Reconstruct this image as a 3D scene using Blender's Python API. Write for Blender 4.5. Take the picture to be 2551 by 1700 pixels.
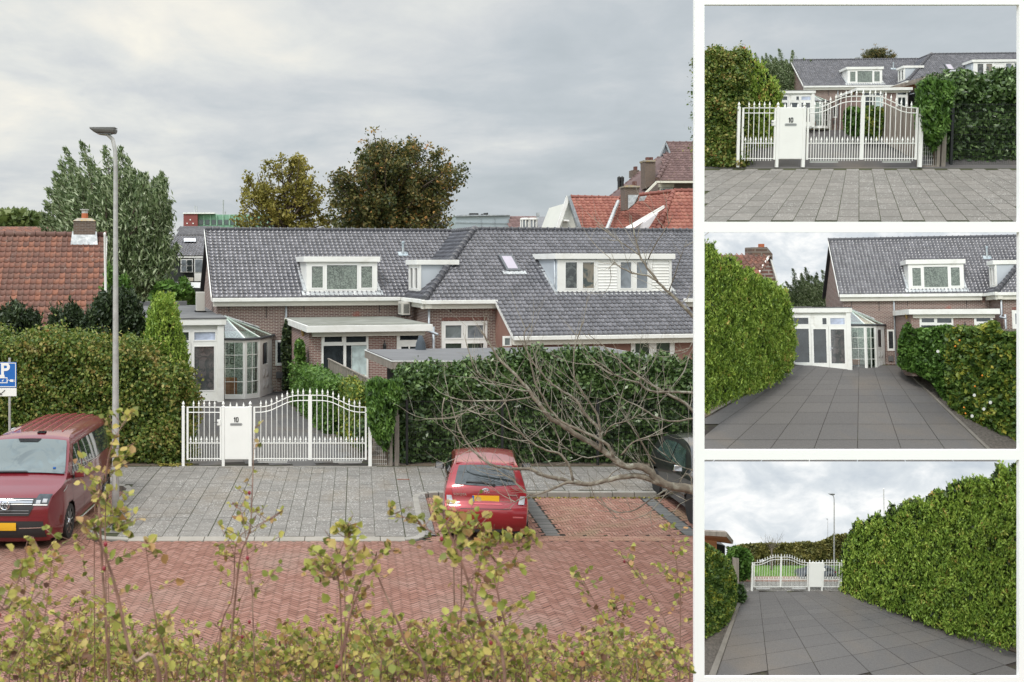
import bpy, math, random
import numpy as np
from mathutils import Vector, Matrix
R = math.radians
random.seed(7); rng = np.random.default_rng(7)
for o in list(bpy.data.objects): bpy.data.objects.remove(o)
sc = bpy.context.scene
C = sc.collection

# ---------------- camera, sky, sun, exposure ----------------
F, PX, PY, H = 2656.0, 890.0, 660.0, 5.42      # focal length and principal point in photo pixels, eye height
cam = bpy.data.cameras.new('camera'); camo = bpy.data.objects.new('camera', cam); C.objects.link(camo)
camo.location = (0, 0, H); camo.rotation_euler = (R(90), 0, 0)
cam.sensor_width = 36; cam.lens = 36*F/2551
cam.shift_x = (1275.5-PX)/2551; cam.shift_y = -(850-PY)/2551
cam.clip_start = .05; cam.clip_end = 3000
cam.dof.use_dof = True; cam.dof.focus_distance = 27; cam.dof.aperture_fstop = 6.0
sc.camera = camo
SUN_EL, SUN_AZ = 52, -140          # azimuth of the light, degrees from the view direction (minus is left)
sun = bpy.data.lights.new('sun', 'SUN'); sun.energy = 1.5; sun.angle = R(14); sun.color = (1, .95, .88)
suno = bpy.data.objects.new('sun', sun); C.objects.link(suno)
_d = Vector((math.sin(R(SUN_AZ))*math.cos(R(SUN_EL)), math.cos(R(SUN_AZ))*math.cos(R(SUN_EL)), math.sin(R(SUN_EL))))
suno.rotation_euler = (-_d).to_track_quat('-Z', 'Y').to_euler()
sc.view_settings.view_transform = 'Standard'; sc.view_settings.look = 'None'
sc.view_settings.exposure = .40; sc.view_settings.gamma = 1; sc.view_settings.use_curve_mapping = False

class NT:
    def __init__(s, tree): s.t = tree; s.n = tree.nodes; s.l = tree.links
    def new(s, ty, **k):
        n = s.n.new(ty)
        for a, v in k.items():
            if a in n.inputs.keys() if isinstance(a, str) else False: n.inputs[a].default_value = v
            else: setattr(n, a, v)
        return n
    def put(s, sock, v):
        if isinstance(v, bpy.types.NodeSocket): s.l.new(v, sock)
        else: sock.default_value = v
    def math(s, op, a, b=0, c=0, clamp=False):
        n = s.n.new('ShaderNodeMath'); n.operation = op; n.use_clamp = clamp
        for i, v in enumerate((a, b, c)): s.put(n.inputs[i], v)
        return n.outputs[0]
    def noise(s, vec, scale, detail=3, rough=.5, dist=0, dims='3D'):
        n = s.n.new('ShaderNodeTexNoise'); n.noise_dimensions = dims
        if vec is not None: s.put(n.inputs['Vector'], vec)
        n.inputs['Scale'].default_value = scale; n.inputs['Detail'].default_value = detail
        n.inputs['Roughness'].default_value = rough; n.inputs['Distortion'].default_value = dist
        return n.outputs['Fac']
    def ramp(s, fac, stops, interp='LINEAR'):
        n = s.n.new('ShaderNodeValToRGB'); n.color_ramp.interpolation = interp; e = n.color_ramp.elements
        while len(e) < len(stops): e.new(.5)
        for i, (p, c) in enumerate(stops): e[i].position = p; e[i].color = (c if len(c) == 4 else (*c, 1))
        s.put(n.inputs[0], fac); return n.outputs[0]
    def mix(s, f, a, b, mode='MIX'):
        n = s.n.new('ShaderNodeMix'); n.data_type = 'RGBA'; n.blend_type = mode
        s.put(n.inputs[0], f)
        for sock, v in ((n.inputs[6], a), (n.inputs[7], b)):
            s.put(sock, v if isinstance(v, bpy.types.NodeSocket) or len(v) == 4 else (*v, 1))
        return n.outputs[2]
    def comb(s, x, y, z):
        n = s.n.new('ShaderNodeCombineXYZ')
        for i, v in enumerate((x, y, z)): s.put(n.inputs[i], v)
        return n.outputs[0]
    def sep(s, v):
        n = s.n.new('ShaderNodeSeparateXYZ'); s.put(n.inputs[0], v); return n.outputs

def cloud_nodes(t, x, y, z):
    den = t.math('ADD', t.math('MAXIMUM', z, 0), .16)
    v = t.comb(t.math('DIVIDE', x, den), t.math('MULTIPLY', t.math('DIVIDE', y, den), .8), 0)
    n1 = t.noise(v, .95, 7, .55, .5)
    n2 = t.noise(v, 3.0, 6, .6, .4)
    # brighter and more broken to the left, heavy and even to the right
    bias = t.math('MULTIPLY', t.math('ADD', x, .08), -.36)
    zb = t.math('MULTIPLY', t.math('SUBTRACT', z, .10), .9)
    f = t.math('ADD', t.math('ADD', t.math('MULTIPLY', n1, .98), t.math('SUBTRACT', t.math('MULTIPLY', n2, .36), .155)), t.math('ADD', bias, zb))
    return t.ramp(f, [(.26, (.375, .415, .44)), (.42, (.44, .475, .50)), (.54, (.53, .55, .56)), (.64, (.62, .63, .61)),
                      (.73, (.71, .695, .64)), (.85, (.82, .785, .68)), (.97, (.50, .60, .70))])

w = bpy.data.worlds.new('World'); sc.world = w; w.use_nodes = True
t = NT(w.node_tree); t.n.clear()
tc = t.new('ShaderNodeTexCoord'); X, Y, Z = t.sep(tc.outputs['Generated'])
cl = cloud_nodes(t, X, Y, Z)
sky = t.n.new('ShaderNodeTexSky'); sky.sky_type = 'NISHITA'; sky.sun_disc = False
sky.sun_elevation = R(SUN_EL); sky.sun_rotation = R(SUN_AZ)
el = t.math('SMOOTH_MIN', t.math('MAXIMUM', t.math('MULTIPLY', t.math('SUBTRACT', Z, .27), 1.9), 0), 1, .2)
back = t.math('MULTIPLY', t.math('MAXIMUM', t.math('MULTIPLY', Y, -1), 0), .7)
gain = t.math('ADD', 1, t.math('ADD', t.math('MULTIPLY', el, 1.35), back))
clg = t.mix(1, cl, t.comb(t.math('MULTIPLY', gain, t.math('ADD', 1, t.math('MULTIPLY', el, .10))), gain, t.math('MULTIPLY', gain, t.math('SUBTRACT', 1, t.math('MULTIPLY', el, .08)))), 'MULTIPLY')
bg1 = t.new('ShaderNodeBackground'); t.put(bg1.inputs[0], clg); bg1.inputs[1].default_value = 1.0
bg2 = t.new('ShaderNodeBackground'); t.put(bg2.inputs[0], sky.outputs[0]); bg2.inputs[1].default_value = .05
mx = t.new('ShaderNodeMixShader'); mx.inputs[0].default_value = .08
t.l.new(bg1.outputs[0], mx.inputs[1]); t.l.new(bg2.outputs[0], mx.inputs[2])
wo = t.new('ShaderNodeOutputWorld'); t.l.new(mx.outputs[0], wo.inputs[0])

# ---------------- helpers ----------------
def at(px, py, Z): return Vector(((px-PX)/F*Z, Z, H-(py-PY)/F*Z))
def tag(o, label=None, cat=None, group=None, kind=None):
    if label: o['label'] = label
    if cat: o['category'] = cat
    if group: o['group'] = group
    if kind: o['kind'] = kind
    return o
def empty(name, loc=(0, 0, 0), rz=0, label=None, cat=None, group=None, scale=1):
    o = bpy.data.objects.new(name, None); C.objects.link(o); o.location = loc; o.rotation_euler = (0, 0, rz)
    o.scale = (scale,)*3; o.empty_display_size = .1
    return tag(o, label, cat, group)
def link(name, me, mat, parent=None):
    o = bpy.data.objects.new(name, me); C.objects.link(o)
    if mat: me.materials.append(mat)
    if parent: o.parent = parent
    return o
def autouv(me):
    uv = me.uv_layers.new(name='UVMap'); n = len(me.loops)
    if not n: return
    co = np.empty(len(me.vertices)*3); me.vertices.foreach_get('co', co); co = co.reshape(-1, 3)
    li = np.empty(n, int); me.loops.foreach_get('vertex_index', li)
    nm = np.empty(len(me.polygons)*3); me.polygons.foreach_get('normal', nm); nm = np.abs(nm.reshape(-1, 3))
    lt = np.empty(len(me.polygons), int); me.polygons.foreach_get('loop_total', lt)
    nl = np.repeat(nm, lt, axis=0); c = co[li]
    ax = nl.argmax(1)
    u = np.where(ax == 0, c[:, 1], c[:, 0]); v = np.where(ax == 2, c[:, 1], c[:, 2])
    uv.data.foreach_set('uv', np.stack([u, v], 1).ravel())
class MB:
    def __init__(s): s.v = []; s.f = []
    def add(s, vs, fs):
        b = len(s.v); s.v += [tuple(x) for x in vs]; s.f += [tuple(i+b for i in f) for f in fs]; return s
    def box(s, x0, x1, y0, y1, z0, z1):
        return s.hexa([(x0, y0, z0), (x1, y0, z0), (x1, y1, z0), (x0, y1, z0), (x0, y0, z1), (x1, y0, z1), (x1, y1, z1), (x0, y1, z1)])
    def hexa(s, p): return s.add(p, [(0, 3, 2, 1), (4, 5, 6, 7), (0, 1, 5, 4), (1, 2, 6, 5), (2, 3, 7, 6), (3, 0, 4, 7)])
    def poly(s, p): return s.add(p, [tuple(range(len(p)))])
    def prism(s, p, d):
        n = len(p); d = Vector(d); q = [Vector(x)+d for x in p]
        return s.add(list(p)+q, [tuple(range(n)), tuple(range(2*n-1, n-1, -1))]+[(i, i+n, (i+1) % n+n, (i+1) % n) for i in range(n)])
    def slab(s, p, t):           # polygon given thickness along its own normal (downwards)
        a, b, c = Vector(p[0]), Vector(p[1]), Vector(p[2]); n = (b-a).cross(c-a).normalized()
        if n.z > 0: n = -n
        return s.prism(p, n*t)
    def tube(s, pts, rad, n=6, cap=True):
        pts = [Vector(p) for p in pts]; m = len(pts)
        if not hasattr(rad, '__len__'): rad = [rad]*m
        ring = []; pd = None
        for i, p in enumerate(pts):
            d = (pts[min(i+1, m-1)]-pts[max(i-1, 0)])
            if d.length < 1e-9: d = Vector((0, 0, 1))
            d.normalize()
            if pd is None:
                a = Vector((1, 0, 0)) if abs(d.x) < .8 else Vector((0, 1, 0)); e = (a-d*a.dot(d)).normalized()
            else:
                e = pe-d*pe.dot(d); e = e.normalized() if e.length > 1e-6 else d.orthogonal().normalized()
            pd, pe = d, e; g = d.cross(e)
            ring.append([p+(e*math.cos(k*2*math.pi/n)+g*math.sin(k*2*math.pi/n))*rad[i] for k in range(n)])
        fs = [(i*n+k, i*n+(k+1) % n, (i+1)*n+(k+1) % n, (i+1)*n+k) for i in range(m-1) for k in range(n)]
        if cap: fs += [tuple(range(n-1, -1, -1)), tuple(range((m-1)*n, m*n))]
        return s.add([v for r in ring for v in r], fs)
    def lathe(s, c, prof, n=10, axis='z'):
        c = Vector(c); vs = []
        for r, h in prof:
            for k in range(n):
                a = 2*math.pi*k/n; x, y = r*math.cos(a), r*math.sin(a)
                vs.append(c+(Vector((x, y, h)) if axis == 'z' else Vector((x, h, y)) if axis == 'y' else Vector((h, x, y))))
        m = len(prof)
        fs = [(i*n+k, i*n+(k+1) % n, (i+1)*n+(k+1) % n, (i+1)*n+k) for i in range(m-1) for k in range(n)]
        fs += [tuple(range(n)), tuple(range((m-1)*n, m*n))]
        return s.add(vs, fs)
    def build(s, name, mat, parent=None, smooth=False, bevel=0):
        me = bpy.data.meshes.new(name); me.from_pydata(s.v, [], s.f); me.update(); autouv(me)
        if smooth: me.shade_smooth()
        o = link(name, me, mat, parent)
        if bevel:
            b = o.modifiers.new('bevel', 'BEVEL'); b.width = bevel; b.segments = 2; b.limit_method = 'ANGLE'
        return o
def mesh_np(name, V, Fc, mat, parent=None, tint=None, uv=None, smooth=False):
    """V (n,3), Fc (m,k) constant-size faces, tint one value per face"""
    me = bpy.data.meshes.new(name); V = np.asarray(V, float); Fc = np.asarray(Fc, int); k = Fc.shape[1]
    me.vertices.add(len(V)); me.vertices.foreach_set('co', V.ravel())
    me.loops.add(Fc.size); me.loops.foreach_set('vertex_index', Fc.ravel())
    me.polygons.add(len(Fc)); me.polygons.foreach_set('loop_start', np.arange(len(Fc))*k)
    me.polygons.foreach_set('loop_total', np.full(len(Fc), k))
    me.update(calc_edges=True)
    if tint is not None:
        a = me.attributes.new('tint', 'FLOAT', 'FACE'); a.data.foreach_set('value', np.asarray(tint, float))
    if uv is not None:
        l = me.uv_layers.new(name='UVMap'); l.data.foreach_set('uv', np.asarray(uv)[Fc.ravel()].ravel())
    else: autouv(me)
    if smooth: me.shade_smooth()
    return link(name, me, mat, parent)
def quads(name, corners, mat, parent=None, tint=None):
    c = np.asarray(corners, float); n = len(c)
    return mesh_np(name, c.reshape(-1, 3), np.arange(n*4).reshape(n, 4), mat, parent, rng.random(n) if tint is None else tint)
def copy_tree(o, parent=None, loc=None, rot=None, scale=None, label=None, group=None, cat=None, skip=()):
    c = o.copy(); C.objects.link(c)
    if parent: c.parent = parent
    if loc is not None: c.location = loc
    if rot is not None: c.rotation_euler = rot
    if scale is not None: c.scale = (scale,)*3 if not hasattr(scale, '__len__') else scale
    if label: c['label'] = label
    if group: c['group'] = group
    if cat: c['category'] = cat
    for ch in o.children:
        if ch.name.split('.')[0] in skip: continue
        d = copy_tree(ch, c, skip=skip)
    return c
def text_mesh(name, s, size, mat, parent, M, depth=.004, weight=0, align='CENTER'):
    cu = bpy.data.curves.new(name, 'FONT'); cu.body = s; cu.size = size; cu.align_x = align; cu.align_y = 'CENTER'; cu.extrude = depth; cu.offset = weight
    to = bpy.data.objects.new(name, cu); C.objects.link(to)
    me = bpy.data.meshes.new_from_object(to.evaluated_get(bpy.context.evaluated_depsgraph_get()))
    bpy.data.objects.remove(to); me.name = name; me.materials.clear()
    me.transform(M); return link(name, me, mat, parent)
# ---------------- materials ----------------
MC = {}
def mat(name, fn=None, **k):
    if name in MC: return MC[name]
    m = bpy.data.materials.new(name); m.use_nodes = True; t = NT(m.node_tree); t.n.clear()
    p = t.n.new('ShaderNodeBsdfPrincipled'); o = t.n.new('ShaderNodeOutputMaterial'); t.l.new(p.outputs[0], o.inputs[0])
    t.p = p; t.o = o; t.tc = t.n.new('ShaderNodeTexCoord')
    for a, v in k.items(): p.inputs[a].default_value = (*v, 1) if isinstance(v, tuple) and len(v) == 3 else v
    if fn: fn(t)
    MC[name] = m; return m
def bump(t, h, strength=.3, dist=.01):
    b = t.n.new('ShaderNodeBump'); b.inputs['Strength'].default_value = strength; b.inputs['Distance'].default_value = dist
    t.put(b.inputs['Height'], h); t.l.new(b.outputs[0], t.p.inputs['Normal'])
def plain(name, col, rough=.5, var=.12, scale=3, metal=0, bmp=.05, spec=.5, dirt=None):
    def fn(t):
        n = t.noise(t.tc.outputs['Object'], scale, 5, .6)
        c = t.ramp(n, [(.3, tuple(x*(1-var) for x in col)), (.7, tuple(min(1, x*(1+var)) for x in col))])
        if dirt:
            n2 = t.noise(t.tc.outputs['Object'], scale*.6, 6, .65, 1.0)
            c = t.mix(t.ramp(n2, [(.5, (0, 0, 0)), (.72, (1, 1, 1))]), c, dirt)
        t.put(t.p.inputs['Base Color'], c)
        if bmp: bump(t, t.noise(t.tc.outputs['Object'], scale*25, 3), bmp)
    return mat(name, fn, Roughness=rough, Metallic=metal, **{'Specular IOR Level': spec})
def tinted(name, stops, rough=.6, grain=None, trans=0, spec=.3, bmp=.2, gscale=60, big=None, speck=None):
    """colour from the per-face random 'tint' attribute"""
    def fn(t):
        a = t.n.new('ShaderNodeAttribute'); a.attribute_name = 'tint'
        c = t.ramp(a.outputs['Fac'], stops)
        if big:
            n = t.noise(t.tc.outputs['Object'], big[0], 4, .6, .5); c = t.mix(t.ramp(n, [(big[2], (0, 0, 0)), (big[3], (1, 1, 1))]), c, big[1])
        if grain:
            n = t.noise(t.tc.outputs['Object'], gscale, 3, .6); c = t.mix(t.math('MULTIPLY', t.math('SUBTRACT', n, .35, clamp=True), grain*2), c, (.02, .02, .02))
        if speck:
            vo = t.n.new('ShaderNodeTexVoronoi'); t.put(vo.inputs['Vector'], t.tc.outputs['Object']); vo.inputs['Scale'].default_value = speck[0]
            zone = t.ramp(t.noise(t.tc.outputs['Object'], 1.1, 4, .6), [(.36, (.3,)*3), (.58, (1,)*3)])
            f = t.math('MULTIPLY', t.ramp(vo.outputs['Distance'], [(.26, (1,)*3), (.40, (0,)*3)]), zone)
            f = t.math('MULTIPLY', f, t.ramp(t.noise(t.tc.outputs['Object'], 9, 3, .6), [(.40, (.1,)*3), (.56, (1,)*3)]))
            c = t.mix(f, c, speck[1])
        t.put(t.p.inputs['Base Color'], c)
        if bmp: bump(t, t.noise(t.tc.outputs['Object'], gscale, 3), bmp)
        if trans:
            tr = t.n.new('ShaderNodeBsdfTranslucent'); t.put(tr.inputs[0], c); m = t.n.new('ShaderNodeMixShader'); m.inputs[0].default_value = trans
            t.l.new(t.p.outputs[0], m.inputs[1]); t.l.new(tr.outputs[0], m.inputs[2]); t.l.new(m.outputs[0], t.o.inputs[0])
    return mat(name, fn, Roughness=rough, **{'Specular IOR Level': spec})
def brickmat(name, c1, c2, mortar, bw=.22, bh=.0625, ms=.012, rough=.85, stain=None):
    def fn(t):
        b = t.n.new('ShaderNodeTexBrick'); t.put(b.inputs['Vector'], t.tc.outputs['UV'])
        b.inputs['Scale'].default_value = 1; b.inputs['Brick Width'].default_value = bw; b.inputs['Row Height'].default_value = bh
        b.inputs['Mortar Size'].default_value = ms; b.inputs['Mortar Smooth'].default_value = .1; b.inputs['Bias'].default_value = 0
        b.inputs['Color1'].default_value = (*c1, 1); b.inputs['Color2'].default_value = (*c2, 1); b.inputs['Mortar'].default_value = (*mortar, 1)
        c = b.outputs['Color']
        n = t.noise(t.tc.outputs['Object'], 1.3, 5, .6); c = t.mix(t.math('MULTIPLY', n, .35), c, (.07, .05, .045))
        if stain:
            n2 = t.noise(t.tc.outputs['Object'], 1.1, 2, .5); c = t.mix(t.ramp(n2, [(.66, (0, 0, 0)), (.74, (.5,)*3)]), c, stain)
        t.put(t.p.inputs['Base Color'], c); bump(t, t.math('SUBTRACT', 1, b.outputs['Fac']), .5, .01)
    return mat(name, fn, Roughness=rough)
def woodmat(name, c1, c2, rough=.8, axis=0, scale=12):
    def fn(t):
        x, y, z = t.sep(t.tc.outputs['Object'])
        s = [1., 1., 1.]; s[axis] = .12
        v = t.comb(t.math('MULTIPLY', x, s[0]), t.math('MULTIPLY', y, s[1]), t.math('MULTIPLY', z, s[2]))
        n = t.noise(v, scale, 5, .65, .6); t.put(t.p.inputs['Base Color'], t.ramp(n, [(.3, c1), (.7, c2)])); bump(t, n, .3)
    return mat(name, fn, Roughness=rough)
def glassmat(name, tint=(.9, .97, .95), refl=.3, rough=.02, fk=.7):
    def fn(t):
        tr = t.n.new('ShaderNodeBsdfTransparent'); tr.inputs[0].default_value = (*tint, 1)
        g = t.n.new('ShaderNodeBsdfGlossy'); g.inputs['Roughness'].default_value = rough
        lw = t.n.new('ShaderNodeLayerWeight'); lw.inputs[0].default_value = .35
        f = t.math('ADD', t.math('MULTIPLY', lw.outputs['Fresnel'], fk), refl*.5, clamp=True)
        m = t.n.new('ShaderNodeMixShader'); t.put(m.inputs[0], f); t.l.new(tr.outputs[0], m.inputs[1]); t.l.new(g.outputs[0], m.inputs[2]); t.l.new(m.outputs[0], t.o.inputs[0])
    return mat(name, fn)
def darkglass(name, col=(.02, .025, .028), rough=.04, pat=None):
    def fn(t):
        n = t.noise(t.tc.outputs['Object'], 2.2, 3, .5, .8)
        c = t.ramp(n, [(.35, col), (.7, tuple(x*1.9+.005 for x in col))])
        if pat:
            n2 = t.noise(t.tc.outputs['Object'], pat[0], 3, .6, 2.2); c = t.mix(t.ramp(n2, [(.47, (0,)*3), (.55, (1,)*3)]), c, pat[1])
        t.put(t.p.inputs['Base Color'], c)
    return mat(name, fn, Roughness=rough, **{'Specular IOR Level': .8, 'Coat Weight': .6, 'Coat Roughness': .02})
def roofmat(name, stops, rough, lichen=None, coat=0, var=None):
    def fn(t):
        a = t.n.new('ShaderNodeAttribute'); a.attribute_name = 'tint'; c = t.ramp(a.outputs['Fac'], stops)
        n = t.noise(t.tc.outputs['Object'], 9, 4, .6); c = t.mix(t.math('MULTIPLY', n, .45), c, (.03, .025, .025))
        if var: c = t.mix(t.ramp(t.noise(t.tc.outputs['Object'], var[0], 5, .7, .5), [(.45, (0,)*3), (.6, (.85,)*3)]), c, var[1])
        if lichen: c = t.mix(t.ramp(t.noise(t.tc.outputs['Object'], 5, 6, .75), [(.60, (0,)*3), (.68, (.7,)*3)]), c, lichen)
        t.put(t.p.inputs['Base Color'], c); t.put(t.p.inputs['Roughness'], t.math('ADD', rough, t.math('MULTIPLY', t.noise(t.tc.outputs['Object'], 3, 3), .15)))
    return mat(name, fn, **{'Coat Weight': coat, 'Coat Roughness': .15, 'Specular IOR Level': .5})
WHITE = plain('white_paint', (.80, .80, .77), .4, .04, 1.5, bmp=.01, dirt=(.68, .67, .62))
WHITE2 = plain('white_gate_paint', (.84, .84, .81), .35, .03, 2, bmp=0)
PVC = plain('white_plastic', (.82, .82, .80), .3, .02, 1.5, bmp=0)
GREYP = plain('grey_panel', (.48, .52, .56), .45, .03, 2, bmp=0)
ZINC = plain('zinc', (.36, .39, .42), .45, .2, 4, metal=.5, dirt=(.6, .62, .62))
LEAD = plain('lead_flashing', (.42, .44, .45), .5, .3, 6, metal=.3, dirt=(.75, .76, .75))
BITU = plain('bitumen', (.12, .122, .125), .8, .25, 1.2, dirt=(.22, .215, .20))
GRAVR = plain('roof_gravel', (.20, .205, .18), .9, .25, 1.2, bmp=.4, dirt=(.13, .14, .10))
BLACK = plain('black_metal', (.015, .016, .017), .4, .2, 5, bmp=0)
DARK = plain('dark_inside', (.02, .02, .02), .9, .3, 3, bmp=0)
RUBBER = plain('rubber', (.018, .018, .018), .75, .2, 8)
CHROME = plain('chrome', (.75, .76, .78), .12, .03, 3, metal=1, bmp=0)
STEEL = plain('lamp_steel', (.45, .45, .44), .5, .12, 6, metal=.25, bmp=.02, dirt=(.33, .32, .31))
CONC = plain('concrete', (.29, .275, .245), .85, .15, 3, bmp=.2, dirt=(.27, .26, .22))
BRICK = brickmat('house_brick', (.20, .095, .075), (.135, .06, .05), (.50, .45, .40), stain=(.40, .09, .06))
BRICK2 = brickmat('extension_brick', (.26, .12, .095), (.20, .085, .07), (.46, .41, .37))
BRICKD = brickmat('chimney_brick', (.16, .10, .07), (.10, .065, .05), (.22, .19, .16))
BRICKR = plain('red_render', (.27, .15, .12), .9, .1, 2, bmp=.2)
BTILE = roofmat('black_glazed_tile', [(0, (.085, .085, .098)), (.6, (.125, .125, .143)), (1, (.18, .178, .20))], .22, coat=.5)
OTILE = roofmat('orange_pantile', [(0, (.175, .09, .07)), (.5, (.25, .112, .08)), (1, (.37, .155, .095))], .75, lichen=(.42, .34, .30), var=(2.5, (.16, .09, .07)))
RTILE = roofmat('red_tile', [(0, (.27, .085, .06)), (.5, (.35, .115, .08)), (1, (.43, .17, .12))], .6, lichen=(.25, .2, .12))
PTILE = roofmat('brown_tile', [(0, (.15, .09, .085)), (.5, (.19, .115, .11)), (1, (.25, .16, .15))], .7, lichen=(.3, .25, .12))
GTILE = roofmat('grey_tile', [(0, (.10, .10, .11)), (1, (.17, .17, .18))], .5)
GL = darkglass('window_glass'); GLB = darkglass('blind_glass', (.13, .145, .16)); GLW = darkglass('bedroom_glass', (.06, .075, .06), pat=(9, (.22, .26, .22)))
GLG = darkglass('green_glass', (.03, .05, .045)); CLEAR = glassmat('clear_glass', refl=.16)
LAV = plain('skylight_glass', (.40, .37, .43), .35, .05, 3, bmp=0, spec=.3)
WOODG = woodmat('grey_wood', (.16, .135, .115), (.32, .28, .24), axis=2)
WOODO = woodmat('orange_wood', (.30, .12, .05), (.45, .20, .09), axis=0)
BARK = plain('lichen_bark', (.20, .17, .13), .9, .35, 8, bmp=.6, dirt=(.46, .46, .38))
BARK2 = plain('dark_bark', (.10, .075, .055), .9, .3, 9, bmp=.5)
STEM = plain('red_stem', (.22, .11, .085), .7, .4, 10, dirt=(.36, .25, .19))
def leafm(n, stops, tr=.25, rough=.5): return tinted(n, stops, rough, trans=tr, bmp=0, spec=.4)
L_LAUR = leafm('laurel_leaf', [(0, (.018, .038, .012)), (.5, (.055, .105, .026)), (.82, (.14, .22, .07)), (.985, (.24, .34, .14)), (1, (.6, .22, .03))], .15, .3)
L_HORN = tinted('hedge_leaf', [(0, (.025, .05, .010)), (.35, (.09, .155, .022)), (.65, (.19, .24, .045)), (.87, (.34, .29, .08)), (.94, (.40, .22, .08)), (1, (.55, .14, .05))], .5, trans=.25, bmp=0, spec=.4, big=(1.1, (.33, .20, .07), .58, .74))
L_YEW = leafm('yew_leaf', [(0, (.012, .022, .010)), (.7, (.035, .06, .02)), (1, (.08, .11, .03))], .05)
L_THUJ = leafm('thuja_leaf', [(0, (.05, .10, .014)), (.45, (.21, .33, .045)), (.88, (.42, .54, .10)), (1, (.50, .32, .10))])
L_WILL = leafm('willow_leaf', [(0, (.04, .07, .022)), (.45, (.13, .19, .07)), (.8, (.27, .33, .17)), (1, (.48, .54, .36))])
L_GOLD = leafm('golden_leaf', [(0, (.12, .11, .02)), (.5, (.26, .24, .05)), (1, (.44, .36, .09))])
L_DARK = leafm('beech_leaf', [(0, (.018, .03, .010)), (.4, (.06, .08, .02)), (.7, (.18, .16, .05)), (.9, (.32, .22, .07)), (1, (.48, .22, .06))])
L_VINE = leafm('vine_leaf', [(0, (.03, .07, .012)), (.5, (.09, .19, .03)), (1, (.22, .36, .08))])
L_FRONT = leafm('shrub_leaf', [(0, (.13, .14, .035)), (.25, (.27, .30, .06)), (.5, (.43, .42, .10)), (.72, (.56, .45, .13)), (.84, (.46, .33, .15)), (.93, (.46, .25, .10)), (1, (.11, .05, .04))], .35)
L_YGRN = leafm('passion_leaf', [(0, (.05, .10, .02)), (.5, (.12, .20, .035)), (.75, (.30, .33, .05)), (.95, (.52, .42, .05)), (1, (.7, .32, .04))])
L_FAR = leafm('far_leaf', [(0, (.09, .13, .04)), (1, (.20, .24, .07))])

# ---------------- foliage ----------------
def leafcloud(name, P, size, m, parent=None, aspect=1.6, updir=None, jit=.35, tint=None, facing=None, tbias=None):
    """one small folded leaf (a quad) at each point of P"""
    n = len(P)
    if n == 0: return None
    a = rng.normal(size=(n, 3))
    if updir is not None: a = a*jit+np.asarray(updir)
    a /= np.linalg.norm(a, axis=1)[:, None]
    b = rng.normal(size=(n, 3))
    if facing is not None:          # leaves lie roughly in the surface, so their flat side looks outwards
        nn = np.asarray(facing)+rng.normal(size=(n, 3))*.55; b = np.cross(nn, a)
    b -= a*(a*b).sum(1)[:, None]; b /= np.linalg.norm(b, axis=1)[:, None]
    s = size*(.6+.8*rng.random(n))[:, None]
    a = a*s*.5*aspect; b = b*s*.5; c = np.cross(a, b); c = c/(np.linalg.norm(c, axis=1)[:, None]+1e-9)*s*.12
    V = np.stack([P-a, P+b-a*.15+c, P+a, P-b-a*.15+c], 1).reshape(-1, 3)
    tt = rng.random(n) if tint is None else tint
    if tbias is not None: tt = np.clip(tt*.75+tbias, 0, 1)
    return mesh_np(name, V, np.arange(4*n).reshape(n, 4), m, parent, tt)
def plumes(P, per, L, w, up=(0, 0, 1), lean=.25):
    """turn every point into a small upright spray of leaf points with one shared tone"""
    n = len(P); d = np.asarray(up)+rng.normal(size=(n, 3))*lean; d /= np.linalg.norm(d, axis=1)[:, None]; T = rng.random((n, per, 1)); LL = L*(.5+rng.random((n, 1, 1)))
    Q = P[:, None, :]+d[:, None, :]*T*LL+rng.normal(size=(n, per, 3))*w*(1.15-T); tone = np.repeat(rng.random(n), per)
    return Q.reshape(-1, 3), np.clip(tone*.55+rng.random(n*per)*.45, 0, 1), np.repeat(d, per, axis=0)
def lump(P, k=1.0, ph=0):
    x, y, z = P[:, 0]*k, P[:, 1]*k, P[:, 2]*k
    return (np.sin(x*2.1+1.3*np.sin(z*1.7+ph))+np.sin(z*2.9+1.1*np.sin(x*2.3+ph)+y)+np.sin((x+z)*4.7+ph)*.5+np.sin(x*9.1-z*7.3+ph)*.4+np.sin(y*3.1+z*2+ph)*.6)/3.5
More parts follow.
